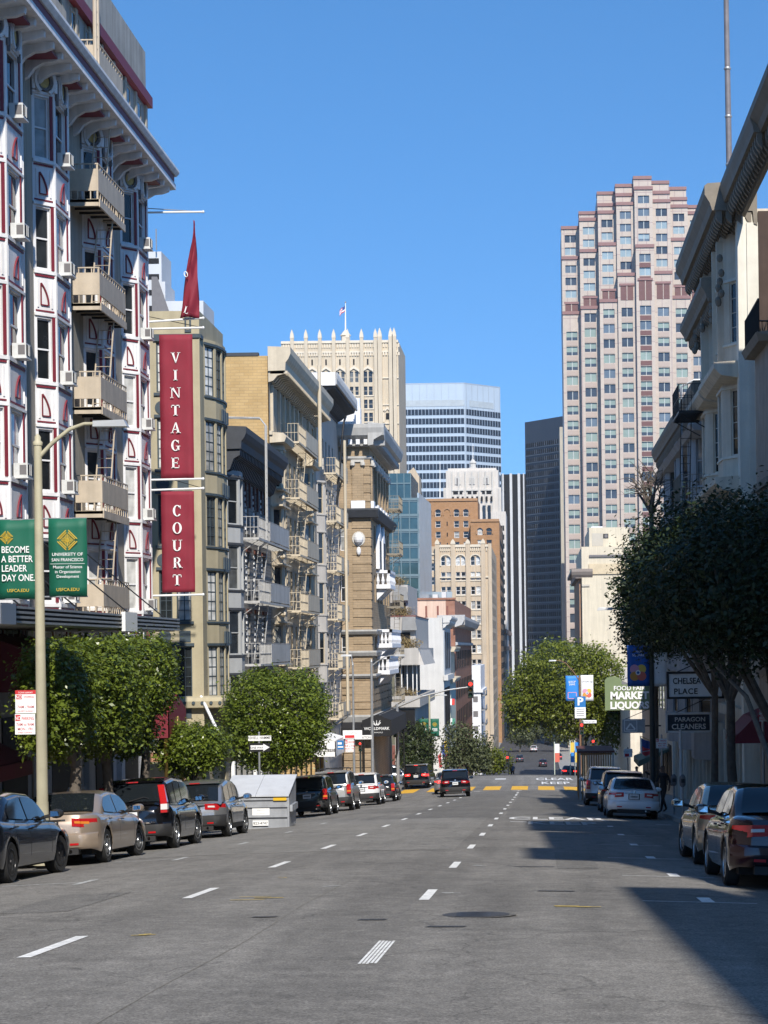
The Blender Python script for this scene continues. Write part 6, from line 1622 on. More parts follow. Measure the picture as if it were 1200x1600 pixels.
def leaves(name, parent, ells, n, size, mat, seed, clump=9, spread=.22, up=.25, squash=1.0, shell=.55, aspect=.5, power=2.0, holes=.0):
    """many leaf faces in clumps through the volume of the given (centre, radii) lobes"""
    r = np.random.default_rng(seed); vol = np.array([e[1][0]*e[1][1]*e[1][2] for e in ells])**.75; vol /= vol.sum()
    nc = max(1, n//clump); idx = r.choice(len(ells), nc, p=vol)
    C = np.array([e[0] for e in ells])[idx]; R = np.array([e[1] for e in ells])[idx]
    d = r.normal(size=(nc,3)); d /= np.linalg.norm(d, axis=1)[:,None]
    if power > 2.01: d = d/((np.abs(d)**power).sum(1)**(1/power))[:,None]
    rad = shell+(1-shell)*r.random(nc)**.5
    amp = .5 if power > 2.01 else 1.0
    bump_ = 1+amp*.10*np.sin(d[:,0]*9+seed)*np.sin(d[:,1]*8+1.3*seed)+amp*.08*np.sin(d[:,2]*11+d[:,0]*5)
    cen = C+d*R*(rad*bump_)[:,None]
    if holes > 0:
        keep = (np.sin(cen[:,0]*2.1+seed)*np.sin(cen[:,1]*1.9)*np.sin(cen[:,2]*2.5+seed)) < 1-holes
        cen, d, rad = cen[keep], d[keep], rad[keep]; nc = len(cen)
    far_ = r.random(nc) < .05; cen = cen+(d*(.10+.22*r.random(nc))[:,None]*np.minimum(R.min(),1.5) if len(R) == nc else 0*d)*far_[:,None]
    P = np.repeat(cen, clump, 0)+r.normal(size=(nc*clump,3))*spread; D = np.repeat(d, clump, 0)
    N = D*.45+r.normal(size=P.shape)*.5; N[:,2] += up; N /= np.linalg.norm(N, axis=1)[:,None]
    T = np.cross(N, r.normal(size=P.shape)); T /= np.linalg.norm(T, axis=1)[:,None]; B = np.cross(N, T)
    s = size*(.5+.95*r.random(len(P))**1.3)[:,None]
    V = np.stack([P-T*s, P-B*s*aspect+N*s*.12, P+T*s, P+B*s*aspect+N*s*.12], 1).reshape(-1,3)
    off = np.array(root_loc(parent)); V = V-off
    me = bpy.data.meshes.new(name); k = len(P)
    me.vertices.add(4*k); me.vertices.foreach_set('co', V.astype(np.float32).ravel())
    me.loops.add(4*k); me.loops.foreach_set('vertex_index', np.arange(4*k, dtype=np.int32))
    me.polygons.add(k); me.polygons.foreach_set('loop_start', np.arange(0,4*k,4, dtype=np.int32))
    me.materials.append(mat)
    sh = np.clip(np.repeat(r.random(nc), clump)*.55+r.random(k)*.45, 0, 1)
    at = me.attributes.new('shade', 'FLOAT', 'FACE'); at.data.foreach_set('value', sh.astype(np.float32))
    me.update(calc_edges=True); me.validate()
    o = bpy.data.objects.new(name, me); COL.objects.link(o); o.parent = parent
    return o
def trunk(parent, base, fork, r0, limbs, mat, seed, name='trunk', twigs=0, tl=1.0):
    rr = random.Random(seed); mb = MB(); b = Vector(base); f = Vector(fork)
    mid = (b+f)/2+Vector((rr.uniform(-.08,.08),rr.uniform(-.08,.08),0))
    mb.tube([b-Vector((0,0,.1)), b+(mid-b)*.3, mid, f], [r0*1.25, r0, r0*.88, r0*.8], mat, 9)
    for e in limbs:
        e = Vector(e); q = f+(e-f)*.5+Vector((rr.uniform(-.25,.25),rr.uniform(-.25,.25),rr.uniform(-.05,.3)))
        mb.tube([f-Vector((0,0,.06)), q, e], [r0*.6, r0*.4, r0*.14], mat, 6)
        for t in range(twigs):
            s0 = q+(e-q)*rr.random(); g = s0+Vector((rr.uniform(-1,1),rr.uniform(-1,1),rr.uniform(-.1,1)))*tl
            h = g+Vector((rr.uniform(-1,1),rr.uniform(-1,1),rr.uniform(-.2,.6)))*tl*.5
            mb.tube([s0, (s0+g)/2+Vector((rr.uniform(-.1,.1),0,.1))*tl, g, h], [r0*.2, r0*.13, r0*.08, r0*.04], mat, 4)
    return mb.build(name, parent, smooth=50)
def tree(label, X, Y, ells, n, size, mat, seed, fork_h=1.9, r0=.13, bark=BARK, group=None, name='street_tree', limbs=5, zb=None, **kw):
    z = walk_z(X, Y) if zb is None else zb
    t = thing(name, label, 'tree', (X, Y, z), group)
    rr = random.Random(seed); L = []
    for i in range(limbs):
        c, R = ells[i % len(ells)]; a = rr.uniform(0, 6.28); L.append((c[0]+R[0]*.6*math.cos(a), c[1]+R[1]*.6*math.sin(a), c[2]+R[2]*rr.uniform(.0,.6)))
    trunk(t, (X,Y,z), (X+rr.uniform(-.1,.1), Y, z+fork_h), r0, L, bark, seed)
    leaves('crown', t, ells, n, size, mat, seed, **kw)
    return t
# left pavement: clipped ficus with boxy crowns
def at(px, py, Y): x, z = W(px, py, Y); return (x, Y, z)
def boxcrown(pxa, pxb, pya, pyb, Y, dy):
    (xa, za), (xb, zb) = W(pxa, pya, Y), W(pxb, pyb, Y); return ((( xa+xb)/2, Y, (za+zb)/2), (abs(xb-xa)/2, dy, abs(za-zb)/2))
e1 = boxcrown(52, 130, 1012, 1172, 38.5, 1.5); e2 = boxcrown(92, 208, 1006, 1168, 42.5, 1.7); e3 = boxcrown(165, 264, 1000, 1112, 47, 1.7); e3b = boxcrown(165, 236, 1085, 1172, 47, 1.4)
kw = dict(power=4.5, holes=.12, shell=.62, clump=8, spread=.13, up=.75)
tree('clipped box-crowned green street tree behind the cream lamp post', e1[0][0]+.3, 38.5, [e1], 26000, .058, LF_FICUS, 1, 1.9, .14, group='clipped trees along the left pavement', **kw)
tree('clipped box-crowned green street tree in the middle of the clump before the hotel door', e2[0][0]+.2, 42.5, [e2], 28000, .058, LF_FICUS, 2, 2.0, .13, group='clipped trees along the left pavement', **kw)
tree('clipped green street tree nearest the burgundy entrance canopy', e3[0][0]+.1, 47, [e3, e3b], 26000, .058, LF_FICUS, 3, 2.2, .14, group='clipped trees along the left pavement', **kw)
e4 = boxcrown(249, 350, 1138, 1203, 54, 1.1)
tree('small round-headed young street tree in front of the tan building entrance', e4[0][0], 54, [e4], 13000, .06, LF_FICUS, 4, 1.5, .08, group='clipped trees along the left pavement', power=2.6, shell=.6, clump=8, spread=.14, up=.75)
e5 = boxcrown(357, 508, 1054, 1185, 70, 2.0); e5b = boxcrown(375, 480, 1150, 1198, 70, 1.3)
tree('large clipped box-crowned street tree behind the one way sign and the grey dumpster', WX(428,1200,70), 70, [e5, e5b], 36000, .072, LF_FICUS, 5, 2.6, .16, group='clipped trees along the left pavement', power=3.6, shell=.62, clump=8, spread=.16, up=.75)
# beyond the crossing, left
Yq = 163; c = at(650,1165,Yq); tree('rounded dark olive street tree behind the black minivan', c[0], Yq, [(c,(1.7,1.7,2.2)),((c[0]-.3,Yq,c[2]-1.2),(1.9,1.6,1.2))], 9000, .13, LF_OLV, 6, 2.0, .13, shell=.5, spread=.22)
Yq = 168; c = at(728,1170,Yq); tree('loose grey-green tree beyond the crossing in front of the narrow white building', c[0], Yq, [((c[0]-.6,Yq,c[2]+.6),(1.5,1.5,1.9)),((c[0]+1.1,Yq,c[2]-.1),(1.3,1.4,1.6)),((c[0]-1.2,Yq,c[2]-1.0),(1.0,1.2,1.0)),((c[0]+.9,Yq,c[2]-1.3),(1.5,1.3,1.0))], 6500, .14, LF_GREY, 7, 2.2, .10, BARKP, shell=.3, spread=.35, holes=.3)
Yq = 170; c = at(772,1190,Yq); tree('low bushy yellow-green shrub at the far kerb beyond the crossing', c[0], Yq, [(c,(1.6,1.4,1.1)),((c[0]-1.0,Yq,c[2]+.2),(1.2,1.2,1.3))], 4500, .13, LF_YEL, 8, .6, .07, name='shrub', shell=.4, spread=.25)
# big sunlit tree beyond the crossing, right
Yq = 182; c = at(883,1075,Yq)
tree('large rounded yellow-green street tree in full sun beyond the crossing on the right', WX(915,1200,Yq), Yq, [((c[0]-.4,Yq,c[2]+1.2),(4.3,4,3.7)),((c[0]-3.3,Yq,c[2]-.6),(2.7,3,3.0)),((c[0]+3.1,Yq,c[2]+.4),(2.9,3.2,3.9)),((c[0]-4.5,Yq-.5,c[2]-1.8),(1.5,2,2.2)),((c[0]+1.0,Yq,c[2]-2.4),(4.2,3,2.4)),((c[0]+4.2,Yq,c[2]-2.6),(2.0,2.4,3.6))], 42000, .16, LF_YEL, 9, 3.6, .26, shell=.55, spread=.32, limbs=8, up=.4)
# far end of the street
for i, (px, Yq, h, w) in enumerate(((812,470,6.5,3.2),(826,520,6,3.2),(842,560,6.5,4),(858,600,6,4),(872,470,7,4),(803,600,5,3))):
    zz = rz(Yq); x = WX(px, 1140, Yq); tree(['grey-green tree at the far end of the street left of the carriageway','hazy olive tree closing the far end of the street','far olive tree above the shaded carriageway','distant tree at the very end of the street vista','far tree behind the hanging street banners','small distant tree beside the brown terracotta front'][i], x, Yq, [((x,Yq,zz+h*.68),(w,w,h*.36)),((x+w*.6,Yq,zz+h*.55),(w*.6,w*.6,h*.3))], 2600, .32, LF_GREY, 20+i, h*.35, .2, group='distant trees closing the street', zb=zz, shell=.4, spread=.5)
# dark shaded trees on the right pavement
rng2 = random.Random(5)
def rtree(label, X, Y, ells, n, seed, fork, r0=.16, limbs=7):
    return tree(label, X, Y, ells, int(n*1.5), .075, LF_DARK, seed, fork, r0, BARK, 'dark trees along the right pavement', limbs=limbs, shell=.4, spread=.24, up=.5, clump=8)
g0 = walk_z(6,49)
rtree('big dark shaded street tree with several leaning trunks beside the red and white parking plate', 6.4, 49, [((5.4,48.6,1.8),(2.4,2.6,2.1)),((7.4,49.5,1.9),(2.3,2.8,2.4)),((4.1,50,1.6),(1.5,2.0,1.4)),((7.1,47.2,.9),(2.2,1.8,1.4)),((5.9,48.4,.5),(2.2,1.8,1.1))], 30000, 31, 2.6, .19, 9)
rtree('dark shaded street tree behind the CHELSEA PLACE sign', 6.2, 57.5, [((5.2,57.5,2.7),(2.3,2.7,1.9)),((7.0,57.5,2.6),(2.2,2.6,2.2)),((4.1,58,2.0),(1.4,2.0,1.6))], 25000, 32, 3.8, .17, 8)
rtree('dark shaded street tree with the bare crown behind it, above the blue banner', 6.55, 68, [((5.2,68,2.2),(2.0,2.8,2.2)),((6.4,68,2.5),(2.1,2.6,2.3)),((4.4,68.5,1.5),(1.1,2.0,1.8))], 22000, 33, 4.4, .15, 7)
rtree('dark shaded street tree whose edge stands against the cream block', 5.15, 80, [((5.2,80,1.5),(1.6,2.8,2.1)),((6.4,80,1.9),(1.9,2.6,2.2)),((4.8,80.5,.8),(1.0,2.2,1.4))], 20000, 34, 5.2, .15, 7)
# extra bare limbs of the near tree
tl = bpy.data.objects['street_tree.010'] if 'street_tree.010' in bpy.data.objects else None
for o in [o for o in COL.objects if o.get('label','').startswith('big dark shaded')]:
    mb = MB(); z = walk_z(6.3,49)
    for pts in ([(6.6,49.2,z),(6.2,49,z+2),(5.6,48.8,z+3.6),(4.6,48.6,z+4.6)],[(6.9,49,z),(7.2,49.2,z+1.8),(7.0,49,z+3.4),(7.6,49,z+5)],[(6.3,48.7,z),(6.7,48.4,z+1.9),(7.5,48.2,z+3.2),(8.0,48,z+4.6)],[(6.2,49,z+2),(6.9,48.8,z+3.2),(6.6,48.6,z+5)]):
        mb.tube(pts, [.11,.09,.065,.03], BARKP, 7)
    mb.build('limb', o, smooth=50)
# bare tree behind
bt_ = thing('bare_tree', 'leafless twiggy tree standing out against the pink tower above the dark trees', 'tree', (5.9, 93, walk_z(6,93)))
z = walk_z(6,93); rr = random.Random(12)
L = [(WX(px,py,93), 93+rr.uniform(-1,1), WZ(px,py,93)) for px, py in ((988,748),(1000,738),(1012,742),(1024,745),(1033,752),(1004,760),(1030,770),(1018,735),(995,765))]
trunk(bt_, (5.9,93,z), (WX(1018,800,93),93,WZ(1018,800,93)), .15, L, BARK, 12, twigs=9, tl=.75)
# planters on the terraces
pg_ = thing('planter_grass', 'dry golden grasses growing along the terrace edges of the grey building', 'plants', (-12, 163, 0.05))
leaves('foliage', pg_, [((-12.2,163.2,.35),(1.9,.5,.5)),((-12.3,168.4,3.3),(1.0,.4,.45)),((-13.4,174.4,6.3),(1.1,.4,.45)),((-11.6,162.6,-4.0),(1.0,.3,.3))], 5200, .16, DRYG, 77, up=1.0, spread=.2, aspect=.16, shell=.2)
for (x, y, zc, nm) in ((-12.1,163.6,-8.0,'round green potted shrub on the left of the terraced building entrance'),(-11.2,164.2,-7.2,'round green potted shrub beside the terraced building column')):
    t = thing('potted_shrub', nm, 'plant', (x,y,zc-1)); leaves('foliage', t, [((x,y,zc),(.6,.5,.7))], 900, .1, LF_YEL, 55, spread=.12)
    mb = MB(); mb.lathe((x,y,zc-1.9), [(.3,0),(.4,.9),(.35,1.3)], GREYT, 10); mb.build('pot', t)
# ---------------------------------------------------------------- vehicles
def carpaint(name, col, metal=.5, rough=.22): return M(name, col, rough, metal=metal, var=.04, scale=2, obj=True, coat=.8, spec=.5)
CGLASS = M('car_glass', (.010,.013,.016), .05, var=0, spec=.42)
RUBBER = M('tyre_rubber', (.018,.018,.018), .85, var=.2, scale=20, obj=True)
PLASTIC = M('black_plastic', (.02,.02,.021), .6, var=.1, obj=True)
ALLOY = M('alloy_rim', (.42,.43,.44), .3, metal=.9, var=.05, obj=True); RIMBLK = M('dark_rim', (.03,.03,.032), .3, metal=.6, var=0)
TAILR = M('tail_light_red', (.42,.012,.015), .12, var=0, spec=.8, coat=.5); TAILW = M('tail_light_clear', (.65,.62,.6), .12, var=0, spec=.8); TAILO = M('tail_light_amber', (.6,.2,.03), .15, var=0)
LITR = M('brake_light_lit', (.6,.02,.02), .3, var=0, emit=((1,.04,.03),1.6))
PLATE = M('number_plate', (.66,.68,.7), .5, var=.1, scale=8, obj=True); HEADL = M('headlight_glass', (.5,.52,.54), .08, var=0, spec=.9)
UNDER = M('underbody', (.01,.01,.01), .9, var=0); SEAT = M('seat_fabric', (.2,.18,.15), .8, var=.1)
def interp(tab, y):
    if y <= tab[0][0]: return tab[0][1]
    for (a, b), (c, d) in zip(tab, tab[1:]):
        if y <= c:
            t = (y-a)/(c-a) if c > a else 0; t = t*t*(3-2*t)*.5+t*.5; return b+(d-b)*t
    return tab[-1][1]
_wheel = {}
def wheel_meshes(R, w, style):
    k = (R, w, style)
    if k not in _wheel:
        mb = MB(); r = R*.66
        mb.lathe((0,0,0), [(r,-w/2+.02),(R*.93,-w/2),(R,-w/2+.03),(R,w/2-.03),(R*.93,w/2),(r,w/2-.02)], RUBBER, 28, 'x')
        ty = mb.mesh('tyre', smooth=35)
        m2 = MB(); rm = RIMBLK if style == 'dark' else ALLOY
        m2.lathe((0,0,0), [(r*1.01,-w/2+.03),(r*1.01,w/2-.012),(r*.93,w/2-.008),(r*.9,w/2-.05)], rm, 28, 'x')
        m2.lathe((0,0,0), [(r*.9,w/2-.085),(.01,w/2-.08)], UNDER, 20, 'x')
        n = {'five':5,'ten':10,'dark':5,'seven':7}[style]
        for i in range(n):
            a = 2*PI*i/n; c, s = math.cos(a), math.sin(a); hw = .045 if n <= 5 else .026
            p = []
            for rr_, ww_ in ((.04, hw*.8), (r*.92, hw*1.35)):
                for sg in (-1, 1): p.append((rr_*c-sg*ww_*s, rr_*s+sg*ww_*c))
            x0, x1 = w/2-.06, w/2-.012
            m2.hexa([(x0,*p[0]),(x0,*p[1]),(x0,*p[3]),(x0,*p[2]),(x1,*p[0]),(x1,*p[1]),(x1-.012,*p[3]),(x1-.012,*p[2])], rm)
        m2.lathe((0,0,0), [(.062,w/2-.06),(.062,w/2-.004),(.02,w/2)], rm, 10, 'x')
        _wheel[k] = (ty, m2.mesh('rim', smooth=35))
    return _wheel[k]
def car(label, X, Y, paint, typ='sedan', L=4.8, Wd=1.82, H=1.45, wb=2.8, rot=0.0, steer=0.0, rims='five', name='parked_car', cat='car', light='wide', plate=True, group=None, lit=False, zoff=0.0, wiper=False, rack=False, lower=None, spare=False, tilt=True, badge=None, mirror=None):
    """built about its own centre, +y towards its nose"""
    t = thing(name, label, cat, (X, Y, road_z(X, Y)+zoff), group); t['_local'] = True
    side_tilt = -math.atan2(road_z(X+.8,Y)-road_z(X-.8,Y), 1.6) if tilt else 0
    t.rotation_mode = 'YXZ'
    t.rotation_euler = (slope(Y) if tilt and abs(rot) < .8 else 0, side_tilt if abs(rot) < .8 else 0, rot)
    h = L/2; hw = Wd/2; low = lower or paint
    R = .335 if typ in ('sedan','hatch') else .365
    yr, yf = -wb/2-(.06 if typ != 'sedan' else 0), wb/2-(.06 if typ != 'sedan' else 0)+.02
    if typ == 'sedan':
        belt = [(-h,.86),(-h+.06,.98),(-h+.5,1.01*H/1.45),(-.3,.95*H/1.45),(.9,.93*H/1.45),(1.3,.92*H/1.45),(h-.5,.78),(h-.1,.66),(h,.55)]
        gh = [(-h+.62,1.0*H/1.45),(-h+1.42,H-.05),(-.35,H),(.25,H-.03),(1.22,.94*H/1.45)]
    else:
        k = H/1.68
        belt = [(-h,.92*k),(-h+.1,1.05*k),(-.4,1.03*k),(1.0,1.02*k),(1.35,1.03*k),(h-.45,.94*k),(h-.1,.82*k),(h,.62)]
        if typ == 'hatch': gh = [(-h+.05,1.0*k),(-h+.62,H-.12),(-.5,H),(.35,H-.06),(1.35,1.0*k)]
        elif typ == 'van': gh = [(-h+.06,1.02*k),(-h+.32,H-.08),(-.9,H),(.6,H-.06),(1.75,1.0*k)]
        else: gh = [(-h+.06,1.05*k),(-h+(.5 if typ == 'suv' else .28),H-.07),(-.8,H),(.35,H-.05),(1.3,1.04*k)]
    def wid(y):
        e = min(y+h, h-y); w = hw
        if e < .55: w = hw-.30*(1-e/.55)**2.4
        return w
    def zb(y):
        z = .24
        if y+h < .5: z = .24+.12*(1-(y+h)/.5)
        if h-y < .4: z = .22
        return z
    def arch(y):
        for yc in (yr, yf):
            d = abs(y-yc)
            if d < R+.07: return R+math.sqrt((R+.07)**2-d*d)
        return 0
    ys = sorted(set([-h, -h+.015, -h+.06, -h+.13, h-.13, h-.06, h-.015, h]+[-h+.2+(L-.4)*i/60 for i in range(61)]+[c+s*(R+.069) for c in (yr,yf) for s in (-1,1)]+[c+s*(R+.071) for c in (yr,yf) for s in (-1,1)]))
    mb = MB(); kb = mb.mi(paint); kl = mb.mi(low); rows = []
    for y in ys:
        w = wid(y); z0 = zb(y); zt = interp(belt, y); a = arch(y); zs = max(z0, a) if a > z0 else z0
        hh = zt-z0
        zl = [zs]+[max(zs+.004*(i+1), z0+hh*f) for i, f in enumerate((.18,.34,.55,.70,.84,.95))]
        wl_ = [w-.05+(.03 if a > z0 else 0), w-.012, w-.004, w, w-.004, w-.028, w-.062]
        crown = .02 if y < 1 else .05
        row = [(x, y, z) for x, z in zip(wl_, zl)]+[(w*.86, y, zt+.004), (w*.5, y, zt+crown*.7), (0, y, zt+crown)]
        rows.append(row+[(-x, y, z) for x, y, z in reversed(row[:-1])])
    n = len(rows[0]); base = len(mb.v)
    for r_ in rows: mb.v += r_
    for j in range(len(rows)-1):
        for i in range(n-1):
            a = base+j*n+i; mb.f.append((a, a+n, a+n+1, a+1)); side = i < 1 or i > n-3
            mb.m.append(kl if side else kb)
    mb.f.append(tuple(base+i for i in range(n))); mb.m.append(kb); mb.f.append(tuple(base+(len(rows)-1)*n+i for i in reversed(range(n)))); mb.m.append(kb)
    # cabin shell
    zB = gh[0][1]; zT = max(z for y, z in gh)
    yb0, yb1 = gh[0][0], gh[-1][0]
    wB = hw-.075; wT = hw-(.235 if typ == 'sedan' else .18)
    def ghz(y): return interp([(a, b) for a, b in gh], y)
    def gw(z, y=0):
        tt = max(0, min(1, (z-zB)/(zT-zB))); return (wB+(wT-wB)*tt)-.0
    gys = sorted(set([yb0+(yb1-yb0)*i/36 for i in range(37)]+[a for a, b in gh])); kp = mb.mi(paint); base = len(mb.v)
    for y in gys:
        z = ghz(y); zl = interp(belt, y)-.03; pl_ = min(1, (y-yb0+.04)/.5, (yb1-y+.04)/.8); inset = .10*(1-max(0,pl_))**2
        w1 = gw(z)-inset
        pts = [(wB-inset*.5, y, min(zl, z)), (gw(max(zl, z-.10))-inset, y, max(zl, z-.09)), (w1-.035, y, z-.02), (w1*.72, y, z+.012), (0, y, z+.028)]
        mb.v += pts+[(-a, b, c) for a, b, c in reversed(pts[:-1])]
    for j in range(len(gys)-1):
        for i in range(8): a = base+j*9+i; mb.f.append((a, a+9, a+10, a+1)); mb.m.append(kp)
    body = mb.build('body', t, smooth=38)
    # glass
    ov = .012
    def pane(nm, pts, mat=CGLASS, th=.006):
        m_ = MB(); m_.poly(pts, mat); return m_.build(nm, t)
    zbelt = lambda y: interp(belt, y)+.03
    def side_poly(s, lst): return [(s*(gw(z)+ov-.10*(1-max(0,min(1,(y-yb0+.04)/.5,(yb1-y+.04)/.8)))**2), y, z) for y, z in lst]
    top = lambda y: ghz(y)-.085
    ya, yd = gh[1][0], gh[3][0]; ybp = (ya+yd)/2+(.02 if typ == 'sedan' else .18)
    y_r = ya-(.36 if typ == 'sedan' else (.12 if typ != 'hatch' else .2)); y_f = yb1-.42
    def curve(y0, y1, k=5): return [(y0+(y1-y0)*i/k) for i in range(k+1)]
    cuts = [(y_r+.02, ybp-.035), (ybp+.035, y_f)] if typ == 'sedan' else [(y_r+.06, ya+.62), (ya+.70, ybp+.10), (ybp+.18, y_f)]
    for s in (1, -1):
        for a, b in cuts:
            lo = [(y, zbelt(y)) for y in curve(a, b)]; hi = [(y, max(zbelt(y)+.02, top(y) if y >= ya or typ != 'sedan' else min(top(y), ghz(y)-.10))) for y in curve(b, a)]
            A_, B_ = side_poly(s, lo), side_poly(s, hi[::-1]); m_ = MB()
            for q in range(len(A_)-1): m_.poly([A_[q], A_[q+1], B_[q+1], B_[q]], CGLASS)
            m_.build('side_window', t, smooth=40)
    def slope_pane(nm, P0, P1, f0, f1, inset, up):
        (y0, z0), (y1, z1) = P0, P1; d = Vector((0, y1-y0, z1-z0)); nrm = Vector((0, -d.z, d.y)).normalized(); nrm = nrm if (nrm.y < 0) == up else -nrm
        K = 5; lw, rw = [], []
        for i in range(K+1):
            f = f0+(f1-f0)*i/K; y = y0+(y1-y0)*f; z = ghz(y)
            w = gw(z)-inset-.05*(1-f)*.5
            lw.append(Vector((-w, y, z+.004))+nrm*.020); rw.append(Vector((w, y, z+.004))+nrm*.020)
        m_ = MB(); C_ = 8
        def gp(i, c): u = 2*c/C_-1; m = (lw[i]+rw[i])/2; return m+(rw[i]-m)*u+(nrm*.024+Vector((0,0,.01)))*(1-u*u)
        for i in range(K):
            for c in range(C_): m_.poly([gp(i,c), gp(i,c+1), gp(i+1,c+1), gp(i+1,c)], CGLASS)
        return m_.build(nm, t, smooth=60)
    slope_pane('rear_window', gh[0], gh[1], .1 if typ == 'sedan' else .14, .9, .10, True)
    slope_pane('windshield', gh[4], gh[3], .08, .92, .09, False)
    # wheels
    ty, rm = wheel_meshes(R, .215, rims)
    for s in (1, -1):
        for yc, st in ((yr, 0), (yf, steer)):
            wz = bpy.data.objects.new('wheel', None); COL.objects.link(wz); wz.parent = t; wz.location = (s*(hw-.125), yc, R); wz.rotation_euler = (0, 0, (0 if s > 0 else PI)+st); wz.empty_display_size = .1
            for me, nm in ((ty, 'tyre'), (rm, 'rim')):
                o = bpy.data.objects.new(nm, me); COL.objects.link(o); o.parent = wz
    mb = MB(); mb.box(-hw+.16, hw-.16, -h+.3, h-.25, .2, .62, UNDER)
    for yc in (yr, yf): mb.box(-hw+.10, hw-.10, yc-R-.05, yc+R+.05, .3, .74, UNDER)
    mb.build('underbody', t)
    # rear end
    yb_ = -h
    def rear_x(w): return w
    zt = interp(belt, -h+.06)
    zl0, zl1 = (zt-.27, zt-.05) if typ == 'sedan' else (zt-.22, zt+.0)
    lm = LITR if lit else TAILR
    for s in (1, -1):
        m_ = MB()
        if light == 'tall':    # upright lamps on the roof pillars
            P = [(-h-.01,.86*H/1.68),(-h+.16,.86*H/1.68),(-h+.18,1.1*H/1.68),(-h+.42,H-.2),(-h+.26,H-.17),(-h+.02,1.1*H/1.68)]
            for z0_, z1_, mt in ((0,1,lm),):
                m_.ext([(s*(hw-.205-(.10 if z > 1.2 else 0)), y, z) for y, z in P], (s*.15, 0, 0), mt)
            m_.ext([(s*(hw-.2), -h-.014, .93*H/1.68),(s*(hw-.2), -h+.17, .93*H/1.68),(s*(hw-.2), -h+.185, 1.06*H/1.68),(s*(hw-.2), -h-.002, 1.06*H/1.68)], (s*.155, 0, 0), TAILW)
        elif light == 'block':
            m_.box(*sorted((s*(hw-.22), s*(hw-.04))), -h-.012, -h+.14, zl0-.1, zl1+.1, lm); m_.box(*sorted((s*(hw-.215), s*(hw-.035))), -h-.016, -h+.1, zl0-.02, zl0+.05, TAILO)
        else:
            wi = .56 if light == 'wide' else .46
            path = [(hw-wi+(wi-.3)*q/3, -h) for q in range(4)]+[(wid(-h+y)-.012, -h+y) for y in (.02,.05,.09,.14,.2,.27,.34)]
            K = len(path)
            def lamp_strip(f0, f1, i0, i1, off, mt):
                for q in range(i0, i1):
                    P = []
                    for r_, f in ((q,f0),(q+1,f0),(q+1,f1),(q,f1)):
                        x, y = path[r_]; tt = r_/(K-1); lo = zl0+.06*(1-tt)-.0+.05*max(0,tt-.75)*4*.5; hi = zl1-.005-.03*tt; z = lo+(hi-lo)*f
                        nx = 0 if r_ < 4 else min(1, (r_-3)/3); P.append((s*(x+(off+.004)*nx-.018*f*nx), y-off*(1-nx)-.012*(1-nx), z))
                    m_.poly(P, mt)
            lamp_strip(0, 1, 0, K-1, .004, lm); lamp_strip(.38, .66, 1, 4 if light == 'wide' else 7, .010, TAILW if light != 'amber' else TAILO)
        m_.build('tail_light', t)
    m_ = MB(); zb0 = .36
    for a in range(10):      # bumper follows the rounded corners
        pass
    NB = 16; prof = [(-.0,.32),(-.05,.36),(-.065,.48),(-.05,.60),(.0,.63)]
    def bx(u): x = -hw*.985+2*hw*.985*u; e = max(0, abs(x)-(hw-.3)); return x, -h+.30*(e/.3)**2.2
    for i in range(NB):
        (xa, ya_), (xb, yb2) = bx(i/NB), bx((i+1)/NB)
        for (o0, z0_), (o1, z1_) in zip(prof, prof[1:]): m_.poly([(xa, ya_+o0, z0_),(xb, yb2+o0, z0_),(xb, yb2+o1, z1_),(xa, ya_+o1, z1_)], PLASTIC if (typ != 'sedan' and z0_ < .5) or lower else paint)
    m_.box(-hw+.35, hw-.35, -h-.02, -h+.2, .22, .36, PLASTIC)
    for s in (1,-1): m_.box(*sorted((s*(hw-.50), s*(hw-.33))), -h-.066, -h, .40, .44, TAILR)
    m_.build('bumper', t, smooth=40)
    m_ = MB()
    zp = zt-.20 if typ == 'sedan' else zt-.18
    if plate:
        m_.box(-.165, .165, -h-.03, -h-.012, zp-.085, zp+.085, PLATE); m_.box(-.2,.2,-h-.018,-h-.002,zp-.1,zp+.1,PLASTIC)
        for i in range(6): m_.box(-.12+.042*i, -.095+.042*i, -h-.034, -h-.03, zp-.03, zp+.035, SIGNB)
        m_.build('number_plate', t)
    m_ = MB(); m_.box(-.34, .34, -h-.02, -h-.004, zp+.11, zp+.135, CHROME if badge != 'dark' else PLASTIC); m_.lathe((0,-h-.014,zt-.03 if typ == 'sedan' else zt+.02), [(.045,-.008),(.05,0),(.03,.006)], CHROME, 12, 'y'); m_.build('badge_trim', t)
    m_ = MB(); m_.tube([(hw-.5,-h-.04,.29),(hw-.5,-h+.2,.29)], .035, CHROME, 10); m_.build('exhaust_pipe', t)
    if typ != 'sedan':
        m_ = MB(); m_.hexa([(-wT+.03,gh[1][0]-.16,H-.10),(wT-.03,gh[1][0]-.16,H-.10),(wT-.02,gh[1][0]+.1,H-.05),(-wT+.02,gh[1][0]+.1,H-.05),(-wT+.03,gh[1][0]-.17,H-.06),(wT-.03,gh[1][0]-.17,H-.06),(wT-.02,gh[1][0]+.1,H-.01),(-wT+.02,gh[1][0]+.1,H-.01)], paint)
        m_.box(-.14, .14, gh[1][0]-.175, gh[1][0]-.16, H-.095, H-.07, LITR if lit else TAILR); m_.build('roof_spoiler', t)
        m_ = MB(); m_.tube([(-.02,-h+.06,zt+.16),(.3,-h+.13,zt+.24),(.42,-h+.12,zt+.2)], .012, PLASTIC, 5); m_.build('wiper', t)
